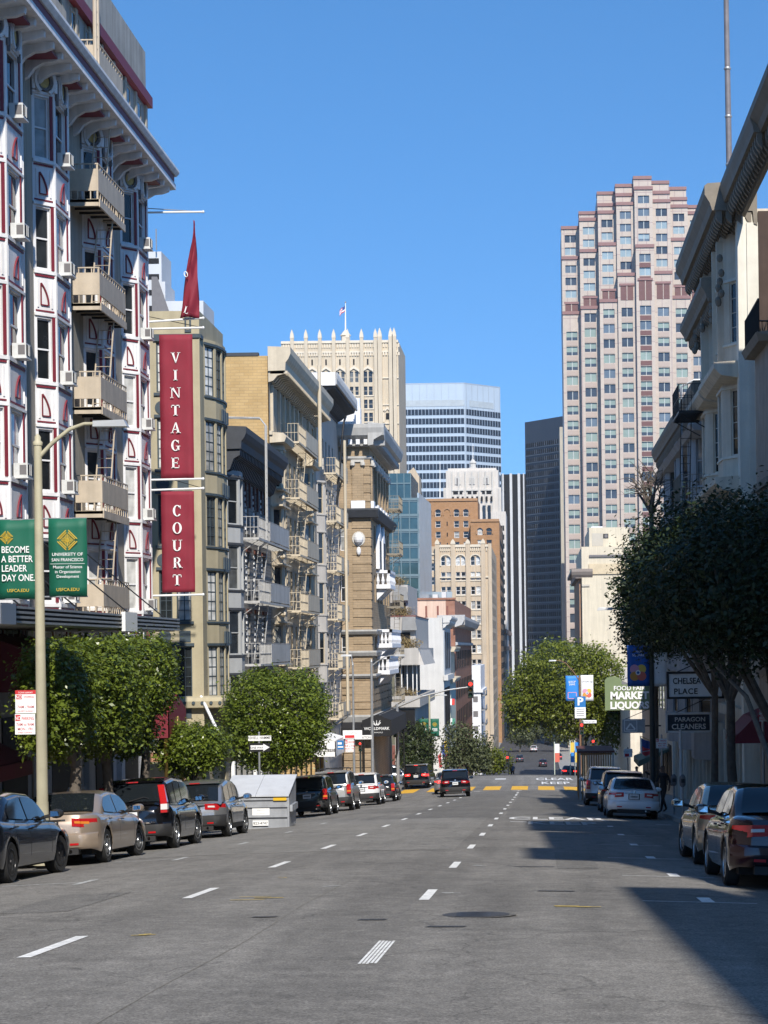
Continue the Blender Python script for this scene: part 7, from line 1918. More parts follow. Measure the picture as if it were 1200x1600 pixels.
    if rack:
        for s in (1,-1):
            m_ = MB(); m_.tube([(s*(wT-.08),-h+.75,H),(s*(wT-.08),-h+.85,H+.09),(s*(wT-.08),.2,H+.09),(s*(wT-.08),.32,H)], .02, PLASTIC, 6); m_.build('roof_rail', t)
        m_ = MB()
        for y in (-h+1.1, -.3): m_.tube([(-wT+.06,y,H+.11),(wT-.06,y,H+.11)], .02, PLASTIC, 6)
        for x in (-.3,.1,.3): m_.tube([(x,-h+1.0,H+.14),(x,-.1,H+.14)], .015, PLASTIC, 5)
        m_.build('roof_rack', t)
    # sides: door seams, handles, sill, mirrors
    for s in (1,-1):
        m_ = MB()
        for a, b in cuts[-2:]:
            ym = a+.14; zz = interp(belt, ym)-.11
            m_.tube([(s*(hw-.012),ym-.08,zz),(s*(hw+.022),ym-.06,zz),(s*(hw+.022),ym+.07,zz),(s*(hw-.012),ym+.09,zz)], .014, CHROME if badge != 'dark' else paint, 6)
        m_.build('door_handle', t)
        m_ = MB()
        for ysm in (cuts[-1][1]+.12, (cuts[-2][1]+cuts[-1][0])/2, max(cuts[-2][0]-.05, yr+R*.9)):
            zt_ = interp(belt, ysm); pr = [(hw-.048,.28),(hw-.006,.42),(hw+.0,.24+(zt_-.24)*.55),(hw-.004,.24+(zt_-.24)*.7),(hw-.026,.24+(zt_-.24)*.84),(hw-.06,zt_-.03)]
            for (x0, z0_), (x1, z1_) in zip(pr, pr[1:]): m_.poly([(s*(x0+.004),ysm-.006,z0_),(s*(x0+.004),ysm+.006,z0_),(s*(x1+.004),ysm+.006,z1_),(s*(x1+.004),ysm-.006,z1_)], UNDER)
        m_.build('door_seam', t)
        ym = y_f-.02; zm = interp(belt, ym)+.09
        mm = mirror or paint
        m_ = MB(); m_.tube([(s*(hw-.10),ym,zm-.03),(s*(hw+.06),ym-.01,zm)], .03, PLASTIC, 6)
        m_.blob((s*(hw+.13),ym,zm+.02), (.13,.13,.085), mm, 10, 6)
        for i, v in enumerate(list(m_.v)): m_.v[i] = v
        m_.ext([(s*(hw+.035),ym-.075,zm-.035),(s*(hw+.215),ym-.075,zm-.03),(s*(hw+.215),ym-.075,zm+.07),(s*(hw+.045),ym-.075,zm+.075)], (0,-.05,0), mm); m_.poly([(s*(hw+.05),ym-.128,zm-.025),(s*(hw+.2),ym-.128,zm-.02),(s*(hw+.2),ym-.128,zm+.06),(s*(hw+.055),ym-.128,zm+.065)], M('mirror_glass', (.6,.65,.7), .04, metal=1, var=0))
        m_.build('mirror', t, smooth=50)
        m_ = MB(); m_.ext([(s*(hw-.50),h-.03,.62),(s*(hw-.16),h-.16,.64),(s*(hw-.13),h-.20,.74),(s*(hw-.42),h-.10,.75)], (0,-.12,0), HEADL); m_.build('headlight', t)
    m_ = MB(); m_.box(-.45,.45,h-.02,h+.012,.34,.56,PLASTIC); m_.build('grille', t)
    return t
G_L, G_R = 'cars parked along the left kerb', 'cars parked along the right kerb'
P_NAVY = carpaint('paint_dark_navy', (.012,.015,.024)); P_GOLD = carpaint('paint_champagne', (.42,.33,.25), .55, .3); P_BLACK = carpaint('paint_black', (.008,.008,.010), .3, .15); P_SILV = carpaint('paint_silver_grey', (.33,.335,.345), .7, .28)
P_GREEN = carpaint('paint_dark_green', (.018,.030,.030), .4, .3); P_WGREY = carpaint('paint_light_grey', (.42,.42,.41), .5, .3); P_WHITE = carpaint('paint_white', (.72,.72,.73), 0, .25); P_CHAR = carpaint('paint_charcoal', (.035,.036,.038), .5, .25)
P_MAR = carpaint('paint_maroon_black', (.020,.006,.009), .5, .14); P_BRNZ = carpaint('paint_bronze_gold', (.52,.43,.32), .6, .22); P_BLUEG = carpaint('paint_slate', (.05,.055,.065), .5, .25)
car('dark navy sedan with black wheels at the left edge, nearest car on the left kerb', -9.52, 31.3, P_NAVY, 'sedan', 5.05, 1.90, 1.48, 3.05, steer=-.12, rims='dark', group=G_L, badge='dark', mirror=PLASTIC)
car('champagne gold older sedan parked behind the dark navy sedan', -9.50, 37.9, P_GOLD, 'sedan', 4.95, 1.84, 1.44, 2.88, steer=-.18, rims='ten', group=G_L, light='amber')
car('shiny black sport utility with tall upright red lamps parked behind the gold sedan', -9.42, 44.5, P_BLACK, 'suv', 4.55, 1.82, 1.68, 2.62, steer=-.12, rims='seven', group=G_L, light='tall', rack=False)
car('silver grey compact crossover parked next to the grey dumpster', -9.40, 51.9, P_SILV, 'hatch', 4.3, 1.78, 1.60, 2.62, steer=-.14, rims='seven', group=G_L, lower=PLASTIC)
car('old dark green sport utility with block red lamps parked beyond the dumpster', -9.35, 76.2, P_GREEN, 'wagon', 4.4, 1.72, 1.66, 2.62, rims='ten', group=G_L, light='block', lower=PLASTIC)
car('light grey off-roader with a roof rack parked behind the old dark green one', -9.30, 84.6, P_WGREY, 'wagon', 4.6, 1.84, 1.84, 2.70, rims='five', group=G_L, light='block', rack=True, lower=PLASTIC)
car('white sport utility parked on the left before the crossing', -9.15, 97.0, P_WHITE, 'suv', 4.55, 1.84, 1.70, 2.66, rims='five', group=G_L, lower=PLASTIC)
car('dark small hatchback last in the left row before the crossing', -9.0, 106.0, P_CHAR, 'hatch', 4.1, 1.76, 1.55, 2.55, rims='seven', group=G_L, light='block', steer=-.3)
car('black sport utility driving in the left lane at the crossing', -5.15, 113.0, P_BLACK, 'suv', 4.55, 1.86, 1.68, 2.7, rot=.06, rims='five', name='moving_car', light='wide')
car('silver sedan with red lamps half hidden in front of the black sport utility', -6.15, 124.0, P_SILV, 'sedan', 4.7, 1.82, 1.46, 2.75, rot=.05, rims='five', name='moving_car', lit=True)
car('silver minivan turning across the junction on the left', -11.9, 146.2, P_SILV, 'hatch', 4.6, 1.80, 1.62, 2.75, rot=-PI/2+.12, rims='seven', name='moving_car', cat='minivan')
car('black minivan with lit brake lamps beyond the junction on the left', -9.1, 140.6, P_BLACK, 'van', 5.1, 1.99, 1.78, 3.0, rot=-.05, rims='seven', name='moving_car', cat='minivan', lit=True)
car('dark maroon sedan in deep shade at the right edge, nearest car on the right kerb', 3.60, 28.2, P_MAR, 'sedan', 4.87, 1.84, 1.48, 2.80, rims='ten', group=G_R, badge='dark', light='wide', mirror=P_BLACK)
car('bronze gold sedan in shade just ahead of the maroon sedan', 3.68, 34.3, P_BRNZ, 'sedan', 4.85, 1.84, 1.47, 2.80, rims='ten', group=G_R, steer=.10)
car('white sedan parked on the right in front of the meters', 3.32, 66.3, P_WHITE, 'sedan', 4.88, 1.84, 1.44, 2.82, rims='five', group=G_R, light='wide', lower=None)
car('dark slate sport utility parked ahead of the white sedan on the right', 3.38, 75.0, P_BLUEG, 'suv', 4.6, 1.84, 1.68, 2.7, rims='five', group=G_R)
car('white boxy van-like car at the far end of the right-hand parked row', 3.1, 88.0, P_WHITE, 'wagon', 4.5, 1.82, 1.85, 2.7, rims='seven', group=G_R, light='block')
car('small black car far ahead under the large sunlit tree', 3.3, 192, P_BLACK, 'sedan', 4.7, 1.82, 1.45, 2.8, group='distant cars on the lower street', name='distant_car', lit=True)
for i, (px, Yd, p, lb) in enumerate(((848,400,P_BLACK,'black distant car in the middle of the shaded lower street'),(872,430,P_CHAR,'charcoal distant car right of centre on the lower street'),(812,420,P_BLUEG,'slate distant car on the left of the lower street'),(856,520,P_SILV,'silver distant car farthest down the lower street'),(834,470,P_WHITE,'white distant car far down the lower street'))):
    car(lb, WX(px,1180,Yd), Yd, p, 'suv', 4.6, 1.84, 1.65, 2.7, group='distant cars on the lower street', name='distant_car', lit=(i == 1))
# ---------------------------------------------------------------- street furniture
LAMPC = M('lamp_post_cream', (.42,.385,.27), .6, var=.1, scale=3, streak=.2); LAMPH = M('lamp_head_grey', (.45,.46,.47), .4, metal=.3, var=.05); DPOLE = M('pole_dark_green', (.03,.036,.034), .5, var=.1)
def lamp(label, X, Y, top, armx, armz, mat, r=.11, name='street_lamp', side=-1, z=None, bend=.5):
    z = walk_z(X, Y) if z is None else z; t = thing(name, label, 'street lamp', (X, Y, z))
    mb = MB(); mb.lathe((X,Y,z), [(r*2.1,0),(r*2.1,.12),(r*1.6,.2),(r*1.5,.7),(r*1.15,.8),(r*1.1,1.2)], mat, 14); mb.tube([(X,Y,z+.7),(X,Y,(z+top)/2),(X,Y,top)], [r*1.08,r*.92,r*.72], mat, 12); mb.lathe((X,Y,top), [(r*.85,0),(r*.9,.06),(r*.55,.1),(r*.6,.16),(.02,.22)], mat, 10); mb.build('pole', t, smooth=50)
    mb = MB(); a = top-.25; mb.tube([(X,Y,a),(X+(armx-X)*.25,Y,a+(armz-a)*.45),(X+(armx-X)*.55,Y,a+(armz-a)*.85),(X+(armx-X)*.8,Y,armz),(armx,Y,armz)], [.045,.042,.04,.036,.032], mat, 8); mb.build('arm', t, smooth=50)
    s = 1 if armx > X else -1
    mb = MB(); mb.hexa([(armx-.05*s,Y-.08,armz-.06),(armx+.62*s,Y-.13,armz-.07),(armx+.62*s,Y+.13,armz-.07),(armx-.05*s,Y+.08,armz-.06),(armx-.05*s,Y-.06,armz+.05),(armx+.55*s,Y-.11,armz+.06),(armx+.55*s,Y+.11,armz+.06),(armx-.05*s,Y+.06,armz+.05)], LAMPH); mb.build('lamp_head', t); return t
Yl = 35.0
xl, zt = W(68, 696, Yl); xa, za = W(150, 662, Yl)
lamp('cream painted street lamp carrying two green banners and parking signs, nearest on the left', W(63,1000,Yl)[0], Yl, zt, xa, za, LAMPC, .105)
xl = W(63,1000,Yl)[0]
GRN = M('banner_green', (.004,.105,.062), .6, var=.06, scale=2); GOLDP = M('banner_gold', (.62,.42,.04), .5, var=0)
def hang(label, X0, X1, z0, z1, Y, mat, letter, xpole, name='pole_banner', group=None, sag=.02):
    t = thing(name, label, 'banner', (xpole, Y, z0), group); fr = F(0, Y, 0); mb = MB()
    for i in range(8):
        for j in range(4):
            def q(a, b): return (X0+(X1-X0)*a/4, Y+sag*math.sin(a*1.2+b*.7), z0+(z1-z0)*b/8)
            mb.poly([q(j,i),q(j+1,i),q(j+1,i+1),q(j,i+1)], mat)
    o = mb.build('cloth', t, smooth=60); o.modifiers.new('t','SOLIDIFY').thickness = .006
    mb = MB(); letter(mb, fr, X0, X1, z0, z1); mb.build('lettering', t)
    for z in (z0, z1): mb = MB(); e = X1 if abs(X1-xpole) > abs(X0-xpole) else X0; mb.tube([(xpole,Y+.02,z),(e,Y+.02,z)], .016, GALV, 6); mb.build('arm', t)
    return t
def emblem(mb, fr, uc, vc, r, n):
    for k in range(4):
        a = PI/2*k
        for rr_ in (r, r*.78): ribbon(mb, fr, [(uc+rr_*math.cos(a+.12)*1, vc+rr_*math.sin(a+.12)),(uc+rr_*math.cos(a+PI/2-.12), vc+rr_*math.sin(a+PI/2-.12))], r*.085, n, n+.004, GOLDP)
        ribbon(mb, fr, [(uc,vc),(uc+r*.62*math.cos(a),vc+r*.62*math.sin(a))], r*.1, n, n+.004, GOLDP)
        ribbon(mb, fr, [(uc+r*.5*math.cos(a)+r*.16*math.cos(a+PI/2),vc+r*.5*math.sin(a)+r*.16*math.sin(a+PI/2)),(uc+r*.3*math.cos(a+PI/4),vc+r*.3*math.sin(a+PI/4)),(uc+r*.5*math.cos(a+PI/2)+r*.16*math.cos(a),vc+r*.5*math.sin(a+PI/2)+r*.16*math.sin(a))], r*.07, n, n+.004, GOLDP)
        ribbon(mb, fr, [(uc,vc),(uc+r*.42*math.cos(a+PI/4),vc+r*.42*math.sin(a+PI/4))], r*.08, n, n+.004, GOLDP)
def b_left(mb, fr, a, b, c, d):
    k = Yl/FPX
    emblem(mb, fr, WX(11,840,Yl), WZ(11,840,Yl), 10*k, .03)
    for i, s in enumerate(('BECOME','A BETTER','LEADER','DAY ONE.')): ftext(mb, fr, s, WX(2.5,860,Yl), .03, WZ(2,864+14.7*i,Yl), 14.5*k, SIGNW, .012, 'LEFT', .78)
    ftext(mb, fr, 'USFCA.EDU', WX(29,925,Yl), .03, WZ(29,925,Yl), 7*k, GOLDP, .004, sx=.95)
def b_right(mb, fr, a, b, c, d):
    k = Yl/FPX; m = WX(106,870,Yl); z = lambda y: WZ(106,y,Yl)
    emblem(mb, fr, m, z(844), 15.5*k, .03)
    ftext(mb, fr, 'UNIVERSITY OF', m, .03, z(868.5), 7*k, SIGNW, .004, sx=1.0); ftext(mb, fr, 'SAN FRANCISCO', m, .03, z(877), 7*k, SIGNW, .004, sx=.93); fr.box(mb, m-.33, m+.33, .028, .032, z(881.2), z(880.7), SIGNW)
    for i, s in enumerate(('Master of Science','in Organization','Development')): ftext(mb, fr, s, m, .03, z(888+7.4*i), 6.4*k, SIGNW, .003)
    ftext(mb, fr, 'USFCA.EDU', m, .03, z(923.5), 7*k, GOLDP, .004)
hang('green pole banner reading BECOME A BETTER LEADER DAY ONE at the left edge', WX(-3,870,Yl), WX(59,870,Yl), WZ(30,936,Yl), WZ(30,812,Yl), Yl, GRN, b_left, xl)
hang('green pole banner reading UNIVERSITY OF SAN FRANCISCO with a gold emblem', WX(76.5,870,Yl), WX(136,870,Yl), WZ(106,932,Yl), WZ(106,810,Yl), Yl, GRN, b_right, xl)
# parking plates on the lamp
def plate(label, X0, X1, z0, z1, Y, draw, board=SIGNW, name='parking_sign', cat='sign', group=None):
    t = thing(name, label, cat, ((X0+X1)/2, Y, z0), group); fr = F(0, Y, 0); mb = MB(); fr.box(mb, X0, X1, -.012, 0, z0, z1, board); mb.build('board', t)
    mb = MB(); draw(mb, fr, X0, X1, z0, z1); mb.build('lettering', t); return t
def tow(mb, fr, a, b, c, d):
    w, h = b-a, d-c; m = (a+b)/2
    fr.box(mb, a, b, 0, .003, d-.17*h, d, RED); ftext(mb, fr, 'TOW-AWAY', m, .006, d-.14*h, .11*h, SIGNW, .006, sx=1.0)
    fr.box(mb, a+.02, a+.32*w, 0, .003, d-.39*h, d-.2*h, RED); ftext(mb, fr, 'NO', a+.17*w, .006, d-.36*h, .2*h, SIGNW, .01, sx=.8); ftext(mb, fr, 'STOPPING', a+.67*w, .004, d-.34*h, .13*h, RED, .006, sx=.75)
    ftext(mb, fr, '7AM - 9AM', m, .004, c+.22*h, .17*h, RED, .003, sx=.9); ftext(mb, fr, 'EXCEPT SUNDAY', m, .004, c+.06*h, .09*h, RED, .002)
def nop(mb, fr, a, b, c, d):
    w, h = b-a, d-c; m = (a+b)/2
    fr.box(mb, a+.01, a+.27*w, 0, .003, d-.34*h, d-.04*h, RED); ftext(mb, fr, 'NO', a+.145*w, .006, d-.3*h, .28*h, SIGNW, .012, sx=.62); ftext(mb, fr, 'PARKING', a+.64*w, .004, d-.29*h, .22*h, RED, .01, sx=.66)
    ftext(mb, fr, '7AM to 9AM', m, .004, c+.42*h, .2*h, RED, .003, sx=.8); ftext(mb, fr, 'MON - FRI', m, .004, c+.2*h, .19*h, RED, .004, sx=.85); ftext(mb, fr, 'STREET CLEANING', m, .004, c+.06*h, .09*h, RED, .002, sx=.9)
Ys = 34.82
plate('upper red and white tow-away no stopping plate on the cream lamp post', WX(24,1100,Ys), WX(56,1100,Ys), WZ(40,1114.5,Ys), WZ(40,1078.5,Ys), Ys, tow)
plate('lower red and white no parking street cleaning plate on the cream lamp post', WX(23.5,1130,Ys), WX(55,1130,Ys), WZ(40,1147.5,Ys), WZ(40,1115.5,Ys), Ys, nop)
# dumpster
DUMP = M('dumpster_grey', (.36,.375,.40), .55, var=.14, scale=3, streak=.25, metal=.2); DLID = M('dumpster_lid_pale', (.50,.52,.55), .5, var=.1, scale=3)
YELS = M('sticker_yellow', (.7,.42,.02), .5, var=.05)
dm = thing('dumpster', 'large grey steel dumpster with a sloping pale lid beside the silver crossover', 'dumpster', (-8.95, 58.6, road_z(-8.95, 58.6)))
zd = road_z(-8.9, 58.6); x0, x1 = -10.0, -7.95; y0, y1 = 58.0, 59.9
mb = MB(); mb.hexa([(x0+.02,y0+.02,zd+.02),(x1-.02,y0+.02,zd+.02),(x1-.02,y1,zd+.02),(x0+.02,y1,zd+.02),(x0,y0,zd+1.02),(x1,y0,zd+1.02),(x1,y1,zd+1.42),(x0,y1,zd+1.42)], DUMP); mb.build('body', dm)
mb = MB()
for z in (zd+.02, zd+.40, zd+.72, zd+.95): mb.box(x0-.03, x1+.03, y0-.05, y0, z, z+.07, DUMP)
for x in (x0-.03, x1-.03): mb.box(x, x+.06, y0-.045, y0-.002, zd, zd+1.0, DUMP)
mb.box(x1, x1+.09, y0+.3, y1-.3, zd+.55, zd+.75, DUMP)
mb.build('rib', dm)
for i in range(2):
    a = x0-.04+(x1-x0+.08)*i/2; b = a+(x1-x0+.08)/2-.01
    mb = MB(); mb.hexa([(a,y0-.1,zd+1.06),(b,y0-.1,zd+1.06),(b,y1+.05,zd+1.56),(a,y1+.05,zd+1.56),(a,y0-.1,zd+1.10),(b,y0-.1,zd+1.10),(b,y1+.05,zd+1.62),(a,y1+.05,zd+1.62)], DLID); mb.build('lid', dm)
mb = MB(); fd_ = F(0, y0, 0); fd_.box(mb, -9.1, -8.55, .0, .012, zd+.45, zd+.72, SIGNW); fd_.box(mb, -9.08, -8.58, .07, .078, zd+.14, zd+.31, SIGNW); fd_.box(mb, -8.42, -8.0, .052, .06, zd+.93, zd+1.02, YELS); mb.build('sticker', dm)
mb = MB(); ftext(mb, fd_, '823-4747', -8.83, .08, zd+.18, .12, SIGNB, .006); ftext(mb, fd_, 'SERVICE', -8.83, .014, zd+.6, .07, PBL, .003); ftext(mb, fd_, 'NO PARKING', -8.83, .014, zd+.5, .05, PBL, .002); mb.build('lettering', dm)
mb = MB()
for s in (x0+.15, x1-.15):
    for y in (y0+.15, y1-.15): mb.lathe((s-.04,y,zd+.06), [(.06,0),(.06,.08)], RUBBER, 10, 'x')
mb.build('caster', dm)
# street name and one way signs
def signpost(label, X, Y, top, r=.035, mat=GALV, z=None, name='sign_post'):
    z = walk_z(X,Y) if z is None else z; t = thing(name, label, 'sign post', (X,Y,z)); mb = MB(); mb.tube([(X,Y,z-.05),(X,Y,top)], r, mat, 8); mb.lathe((X,Y,top), [(r,0),(r*1.2,.02),(.01,.06)], mat, 8); mb.build('pole', t); mb = MB(); mb.lathe((X,Y,z), [(r*2.4,0),(r*2.2,.05),(r*1.2,.08)], mat, 8); mb.build('base', t); return t
Yo = 62.0; xo = WX(405,1170,Yo); signpost('thin grey post carrying the street name and one way signs before the clipped tree', xo, Yo, WZ(405,1146,Yo))
def dh(mb, fr, a, b, c, d): ftext(mb, fr, 'DASHIELL HAMMETT', (a+b)/2, .004, c+.06, .13, SIGNB, .004, sx=.82)
plate('white street name sign reading DASHIELL HAMMETT', WX(388,1150,Yo), WX(424,1150,Yo), WZ(405,1157.5,Yo), WZ(405,1149.5,Yo), Yo-.04, dh, name='street_name_sign')
def ow(mb, fr, a, b, c, d):
    w, h = b-a, d-c; fr.ext(mb, [(a+.06,c+.25*h),(a+.68*w,c+.25*h),(a+.68*w,c+.08*h),(b-.02,(c+d)/2),(a+.68*w,d-.08*h),(a+.68*w,d-.25*h),(a+.06,d-.25*h)], 0, .004, SIGNW); ftext(mb, fr, 'ONE WAY', a+.38*w, .008, c+.36*h, .34*h, SIGNB, .008, sx=.95)
plate('black and white one way arrow sign pointing right below the street name', WX(389,1168,Yo), WX(422.5,1168,Yo), WZ(405,1174.5,Yo), WZ(405,1161,Yo), Yo-.04, ow, SIGNB, name='one_way_sign')
# poles near the left corner
Yq = 112; lamp('slim grey street lamp on the left pavement in front of the brick corner building', WX(552,1100,Yq), Yq, WZ(551,1040,Yq), WX(548,1020,Yq), WZ(548,1024,Yq), GALV, .075)
def info(mb, fr, a, b, c, d):
    h = d-c; ftext(mb, fr, 'HOSPITAL', (a+b)/2, .004, c+.55*h, .34*h, PBL, .006, sx=.8); fr.box(mb, a+.1*(b-a), a+.6*(b-a), .0, .004, c+.08*h, c+.42*h, RED)
plate('white direction sign with blue and red panels beside the slim grey lamp', WX(536,1146,Yq), WX(566,1146,Yq), WZ(552,1154,Yq), WZ(552,1141,Yq), Yq-.09, info, name='direction_sign')
plate('small white and red parking plate under the direction sign', WX(540,1165,Yq), WX(553,1165,Yq), WZ(552,1175,Yq), WZ(552,1155,Yq), Yq-.1, nop)
def stk(mb, fr, a, b, c, d): ftext(mb, fr, 'STOCKTON', (a+b)/2, .004, c+.05, .2, SIGNB, .004, sx=.95)
Yw = 116; xw = WX(581,1100,Yw); lamp('tall grey street lamp with a long arm over the street before the crossing', xw, Yw, WZ(578,1035,Yw), WX(618,1024,Yw), WZ(618,1024,Yw), GALV, .10)
plate('long white street name sign reading STOCKTON near the black awning', WX(553,1155,Yw), WX(581,1155,Yw), WZ(570,1155,Yw), WZ(570,1148.5,Yw), Yw-.12, stk, name='street_name_sign')
def bl(mb, fr, a, b, c, d): fr.box(mb, a+.08*(b-a), b-.08*(b-a), 0, .004, c+.2*(d-c), c+.35*(d-c), SIGNW); fr.box(mb, a+.08*(b-a), b-.3*(b-a), 0, .004, c+.55*(d-c), c+.8*(d-c), SIGNW)
SBLUE = M('sign_blue', (.02,.16,.42), .5, var=.05)
plate('bright blue shop sign on the left pavement by the white awning', WX(527,1160,107), WX(537,1160,107), WZ(530,1171,107), WZ(530,1157,107), 107, bl, SBLUE, name='shop_sign')
plate('wide blue shop sign half hidden behind the clipped box tree', WX(463,1175,98), WX(481,1175,98), WZ(470,1185,98), WZ(470,1172,98), 98, bl, SBLUE, name='shop_sign')
# traffic signals
def head(mb, X, Y, z, s=1.0, lit=0):
    mb.box(X-.17*s, X+.17*s, Y-.02, Y+.2, z, z+1.05*s, DPOLE)
    for i, (m_, on) in enumerate(((M('lens_green_dark',(.01,.05,.03),.3,var=0),0),(M('lens_amber_dark',(.09,.05,.005),.3,var=0),0),(M('lens_red_lit',(.7,.02,.015),.3,var=0,emit=((1,.03,.02),3.0)),1))):
        c = (X, Y-.03, z+(.19+.335*i)*s); mb.lathe(c, [(.12*s,0),(.12*s,-.02),(.02,-.035)], m_, 14, 'y')
        mb.ext([(c[0]+.14*s*math.cos(a), Y-.02, c[2]+.14*s*math.sin(a)) for a in [PI*k/8-.1 for k in range(9)]]+[(c[0]+.125*s*math.cos(a), Y-.02, c[2]+.125*s*math.sin(a)) for a in [PI-PI*k/8 for k in range(9)]], (0,-.2*s,0), DPOLE)
Yt_ = 136; xt = WX(621,1150,Yt_); zt = walk_z(-10.8,138)
ts = thing('traffic_signal', 'traffic signal pole with a long mast arm holding a red signal over the street', 'traffic light', (xt, Yt_, zt))
mb = MB(); mb.tube([(xt,Yt_,zt-.1),(xt,Yt_,WZ(620,1100,Yt_))], [.14,.10], GALV, 10); mb.build('pole', ts)
mb = MB(); A_ = W(622,1104,Yt_); p1 = W(660,1088,Yt_); p2 = W(700,1078,Yt_); p3 = W(735,1073,Yt_); mb.tube([(A_[0],Yt_,A_[1]),(p1[0],Yt_,p1[1]),(p2[0],Yt_,p2[1]),(p3[0],Yt_,p3[1])], [.09,.075,.06,.045], GALV, 8); mb.build('mast_arm', ts)
mb = MB(); x_, z_ = W(735.5,1090,Yt_); head(mb, x_, Yt_-.05, z_, 1.18); mb.box(x_-.22, x_+.22, Yt_+.16, Yt_+.18, z_-.05, z_+1.32, DPOLE); mb.build('signal_head', ts)
mb = MB(); x_, z_ = W(618,1152,Yt_); head(mb, x_, Yt_-.05, z_, .95); mb.build('signal_head', ts)
def sp(mb, fr, a, b, c, d):
    w, h = b-a, d-c; ribbon(mb, fr, [(a+.03,c+.03),(b-.03,c+.03),(b-.03,d-.03),(a+.03,d-.03),(a+.03,c+.03)], .025, 0, .004, SIGNB); ftext(mb, fr, '25', (a+b)/2, .004, c+.12*h, .58*h, SIGNB, .02, sx=.95); ftext(mb, fr, 'SPEED', (a+b)/2, .004, c+.8*h, .13*h, SIGNB, .004); ftext(mb, fr, 'LIMIT', (a+b)/2, .004, c+.67*h, .13*h, SIGNB, .004)
plate('white 25 speed limit sign on the traffic signal pole', WX(612.5,1125,Yt_), WX(625.5,1125,Yt_), WZ(619,1130,Yt_), WZ(619,1114,Yt_), Yt_-.25, sp, name='speed_sign')
ps = thing('pedestrian_signal', 'short dark pole with a red pedestrian signal beside the black awning', 'traffic light', (WX(563,1165,120), 120, walk_z(-10.9,120)))
mb = MB(); xx = WX(563,1165,120); mb.tube([(xx,120,walk_z(-10.9,120)),(xx,120,WZ(563,1160,120))], .06, DPOLE, 8); mb.build('pole', ps)
mb = MB(); head(mb, xx, 119.9, WZ(563,1174,120), .6); mb.build('signal_head', ps)
# lamp with green banners beyond the crossing
Yv = 166; xv = WX(671,1100,Yv); lamp('pale street lamp with two green banners beyond the crossing on the left', xv, Yv, WZ(670,1088,Yv), WX(688,1085,Yv), WZ(688,1086,Yv), LAMPC, .11)
def bv(mb, fr, a, b, c, d): emblem(mb, fr, (a+b)/2, c+.68*(d-c), .27*(b-a), .03); [fr.box(mb, a+.2*(b-a), b-.2*(b-a), .02, .03, c+f*(d-c), c+(f+.03)*(d-c), SIGNW) for f in (.42,.36,.3)]
hang('green banner with white lines on the far left lamp, left one of the pair', WX(655,1130,Yv), WX(669.5,1130,Yv), WZ(662,1150,Yv), WZ(662,1123,Yv), Yv, GRN, bv, xv)
hang('green banner with gold emblem on the far left lamp, right one of the pair', WX(672.5,1130,Yv), WX(686,1130,Yv), WZ(680,1150.5,Yv), WZ(680,1123,Yv), Yv, GRN, bv, xv)
for i, (pa, pb, nm, cs) in enumerate((((692,1172),(702,1150),'blue and yellow flag on an angled pole on the white building',(FLB,GOLDP,FLB)),((690,1180),(697,1166),'striped red and white flag drooping beside the blue and yellow flag',(FLR,SIGNW,FLR)))):
    Yx = 200; a = W(*pa,Yx); b = W(*pb,Yx); t = thing('flag', nm, 'flag', (a[0],Yx,a[1]))
    mb = MB(); mb.tube([(a[0]-1.2,Yx+2,a[1]-1.2),(b[0],Yx,b[1])], .03, GALV, 5); mb.build('pole', t)
    mb = MB()
    for j, m_ in enumerate(cs): mb.poly([(b[0]-.3*j,Yx+.05,b[1]-.35*j),(b[0]-.3*j-.3,Yx+.05,b[1]-.35*j-.35),(b[0]-.3*j-.15,Yx-.05,b[1]-.35*j-1.7),(b[0]-.3*j+.15,Yx-.05,b[1]-.35*j-1.5)], m_)
    o = mb.build('cloth', t); o.modifiers.new('t','SOLIDIFY').thickness = .02
# right pavement poles, banners, signals
Yz = 78.5; xz = WX(1019,1120,Yz); lamp('dark street lamp pole carrying a blue banner, its head against the cream block', xz, Yz, WZ(1017,955,Yz), WX(955,951,Yz), WZ(955,951,Yz), DPOLE, .12)
BLUB = M('banner_blue', (.012,.10,.40), .6, var=.06); PINKC = M('disc_pink', (.62,.30,.42), .6, var=0); YELC = M('disc_yellow', (.68,.48,.08), .6, var=0); ORGC = M('disc_orange', (.62,.28,.05), .6, var=0); REDC = M('disc_coral', (.62,.14,.1), .6, var=0)
def flower(mb, fr, uc, vc, r):
    for k, m_ in enumerate((YELC, PINKC, ORGC, REDC)):
        a = PI/4+PI/2*k; fr.ext(mb, arc(uc+r*.55*math.cos(a), vc+r*.55*math.sin(a), r*.52, r*.52, 0, 2*PI, 14)[:-1], .02, .024+.002*k, m_)
    fr.ext(mb, arc(uc,vc,r*.3,r*.3,0,2*PI,8)[:-1], .03, .036, SIGNW); fr.ext(mb, arc(uc,vc,r*.16,r*.16,0,2*PI,8)[:-1], .036, .04, BLUB)
def b_blue(mb, fr, a, b, c, d): flower(mb, fr, (a+b)/2-.02, c+.33*(d-c), .40*(b-a)); ftext(mb, fr, 'UNION', (a+b)/2, .03, c+.82*(d-c), .12, SIGNW, .004); ftext(mb, fr, 'SQUARE', (a+b)/2, .03, c+.73*(d-c), .14, SIGNW, .004)
hang('blue pole banner with a four-disc flower emblem on the dark pole at the right', WX(980,1040,Yz), WX(1015,1040,Yz), WZ(1000,1072,Yz), WZ(1000,1008,Yz), Yz, BLUB, b_blue, xz)
def b_gr(mb, fr, a, b, c, d): ftext(mb, fr, 'SF', (a+b)/2, .03, c+.7*(d-c), .2, SIGNW, .004)
hang('pale grey pole banner on the right side of the dark pole behind the leaves', WX(1022,1050,Yz), WX(1043,1050,Yz), WZ(1030,1072,Yz), WZ(1030,1020,Yz), Yz, CHS, b_gr, xz)
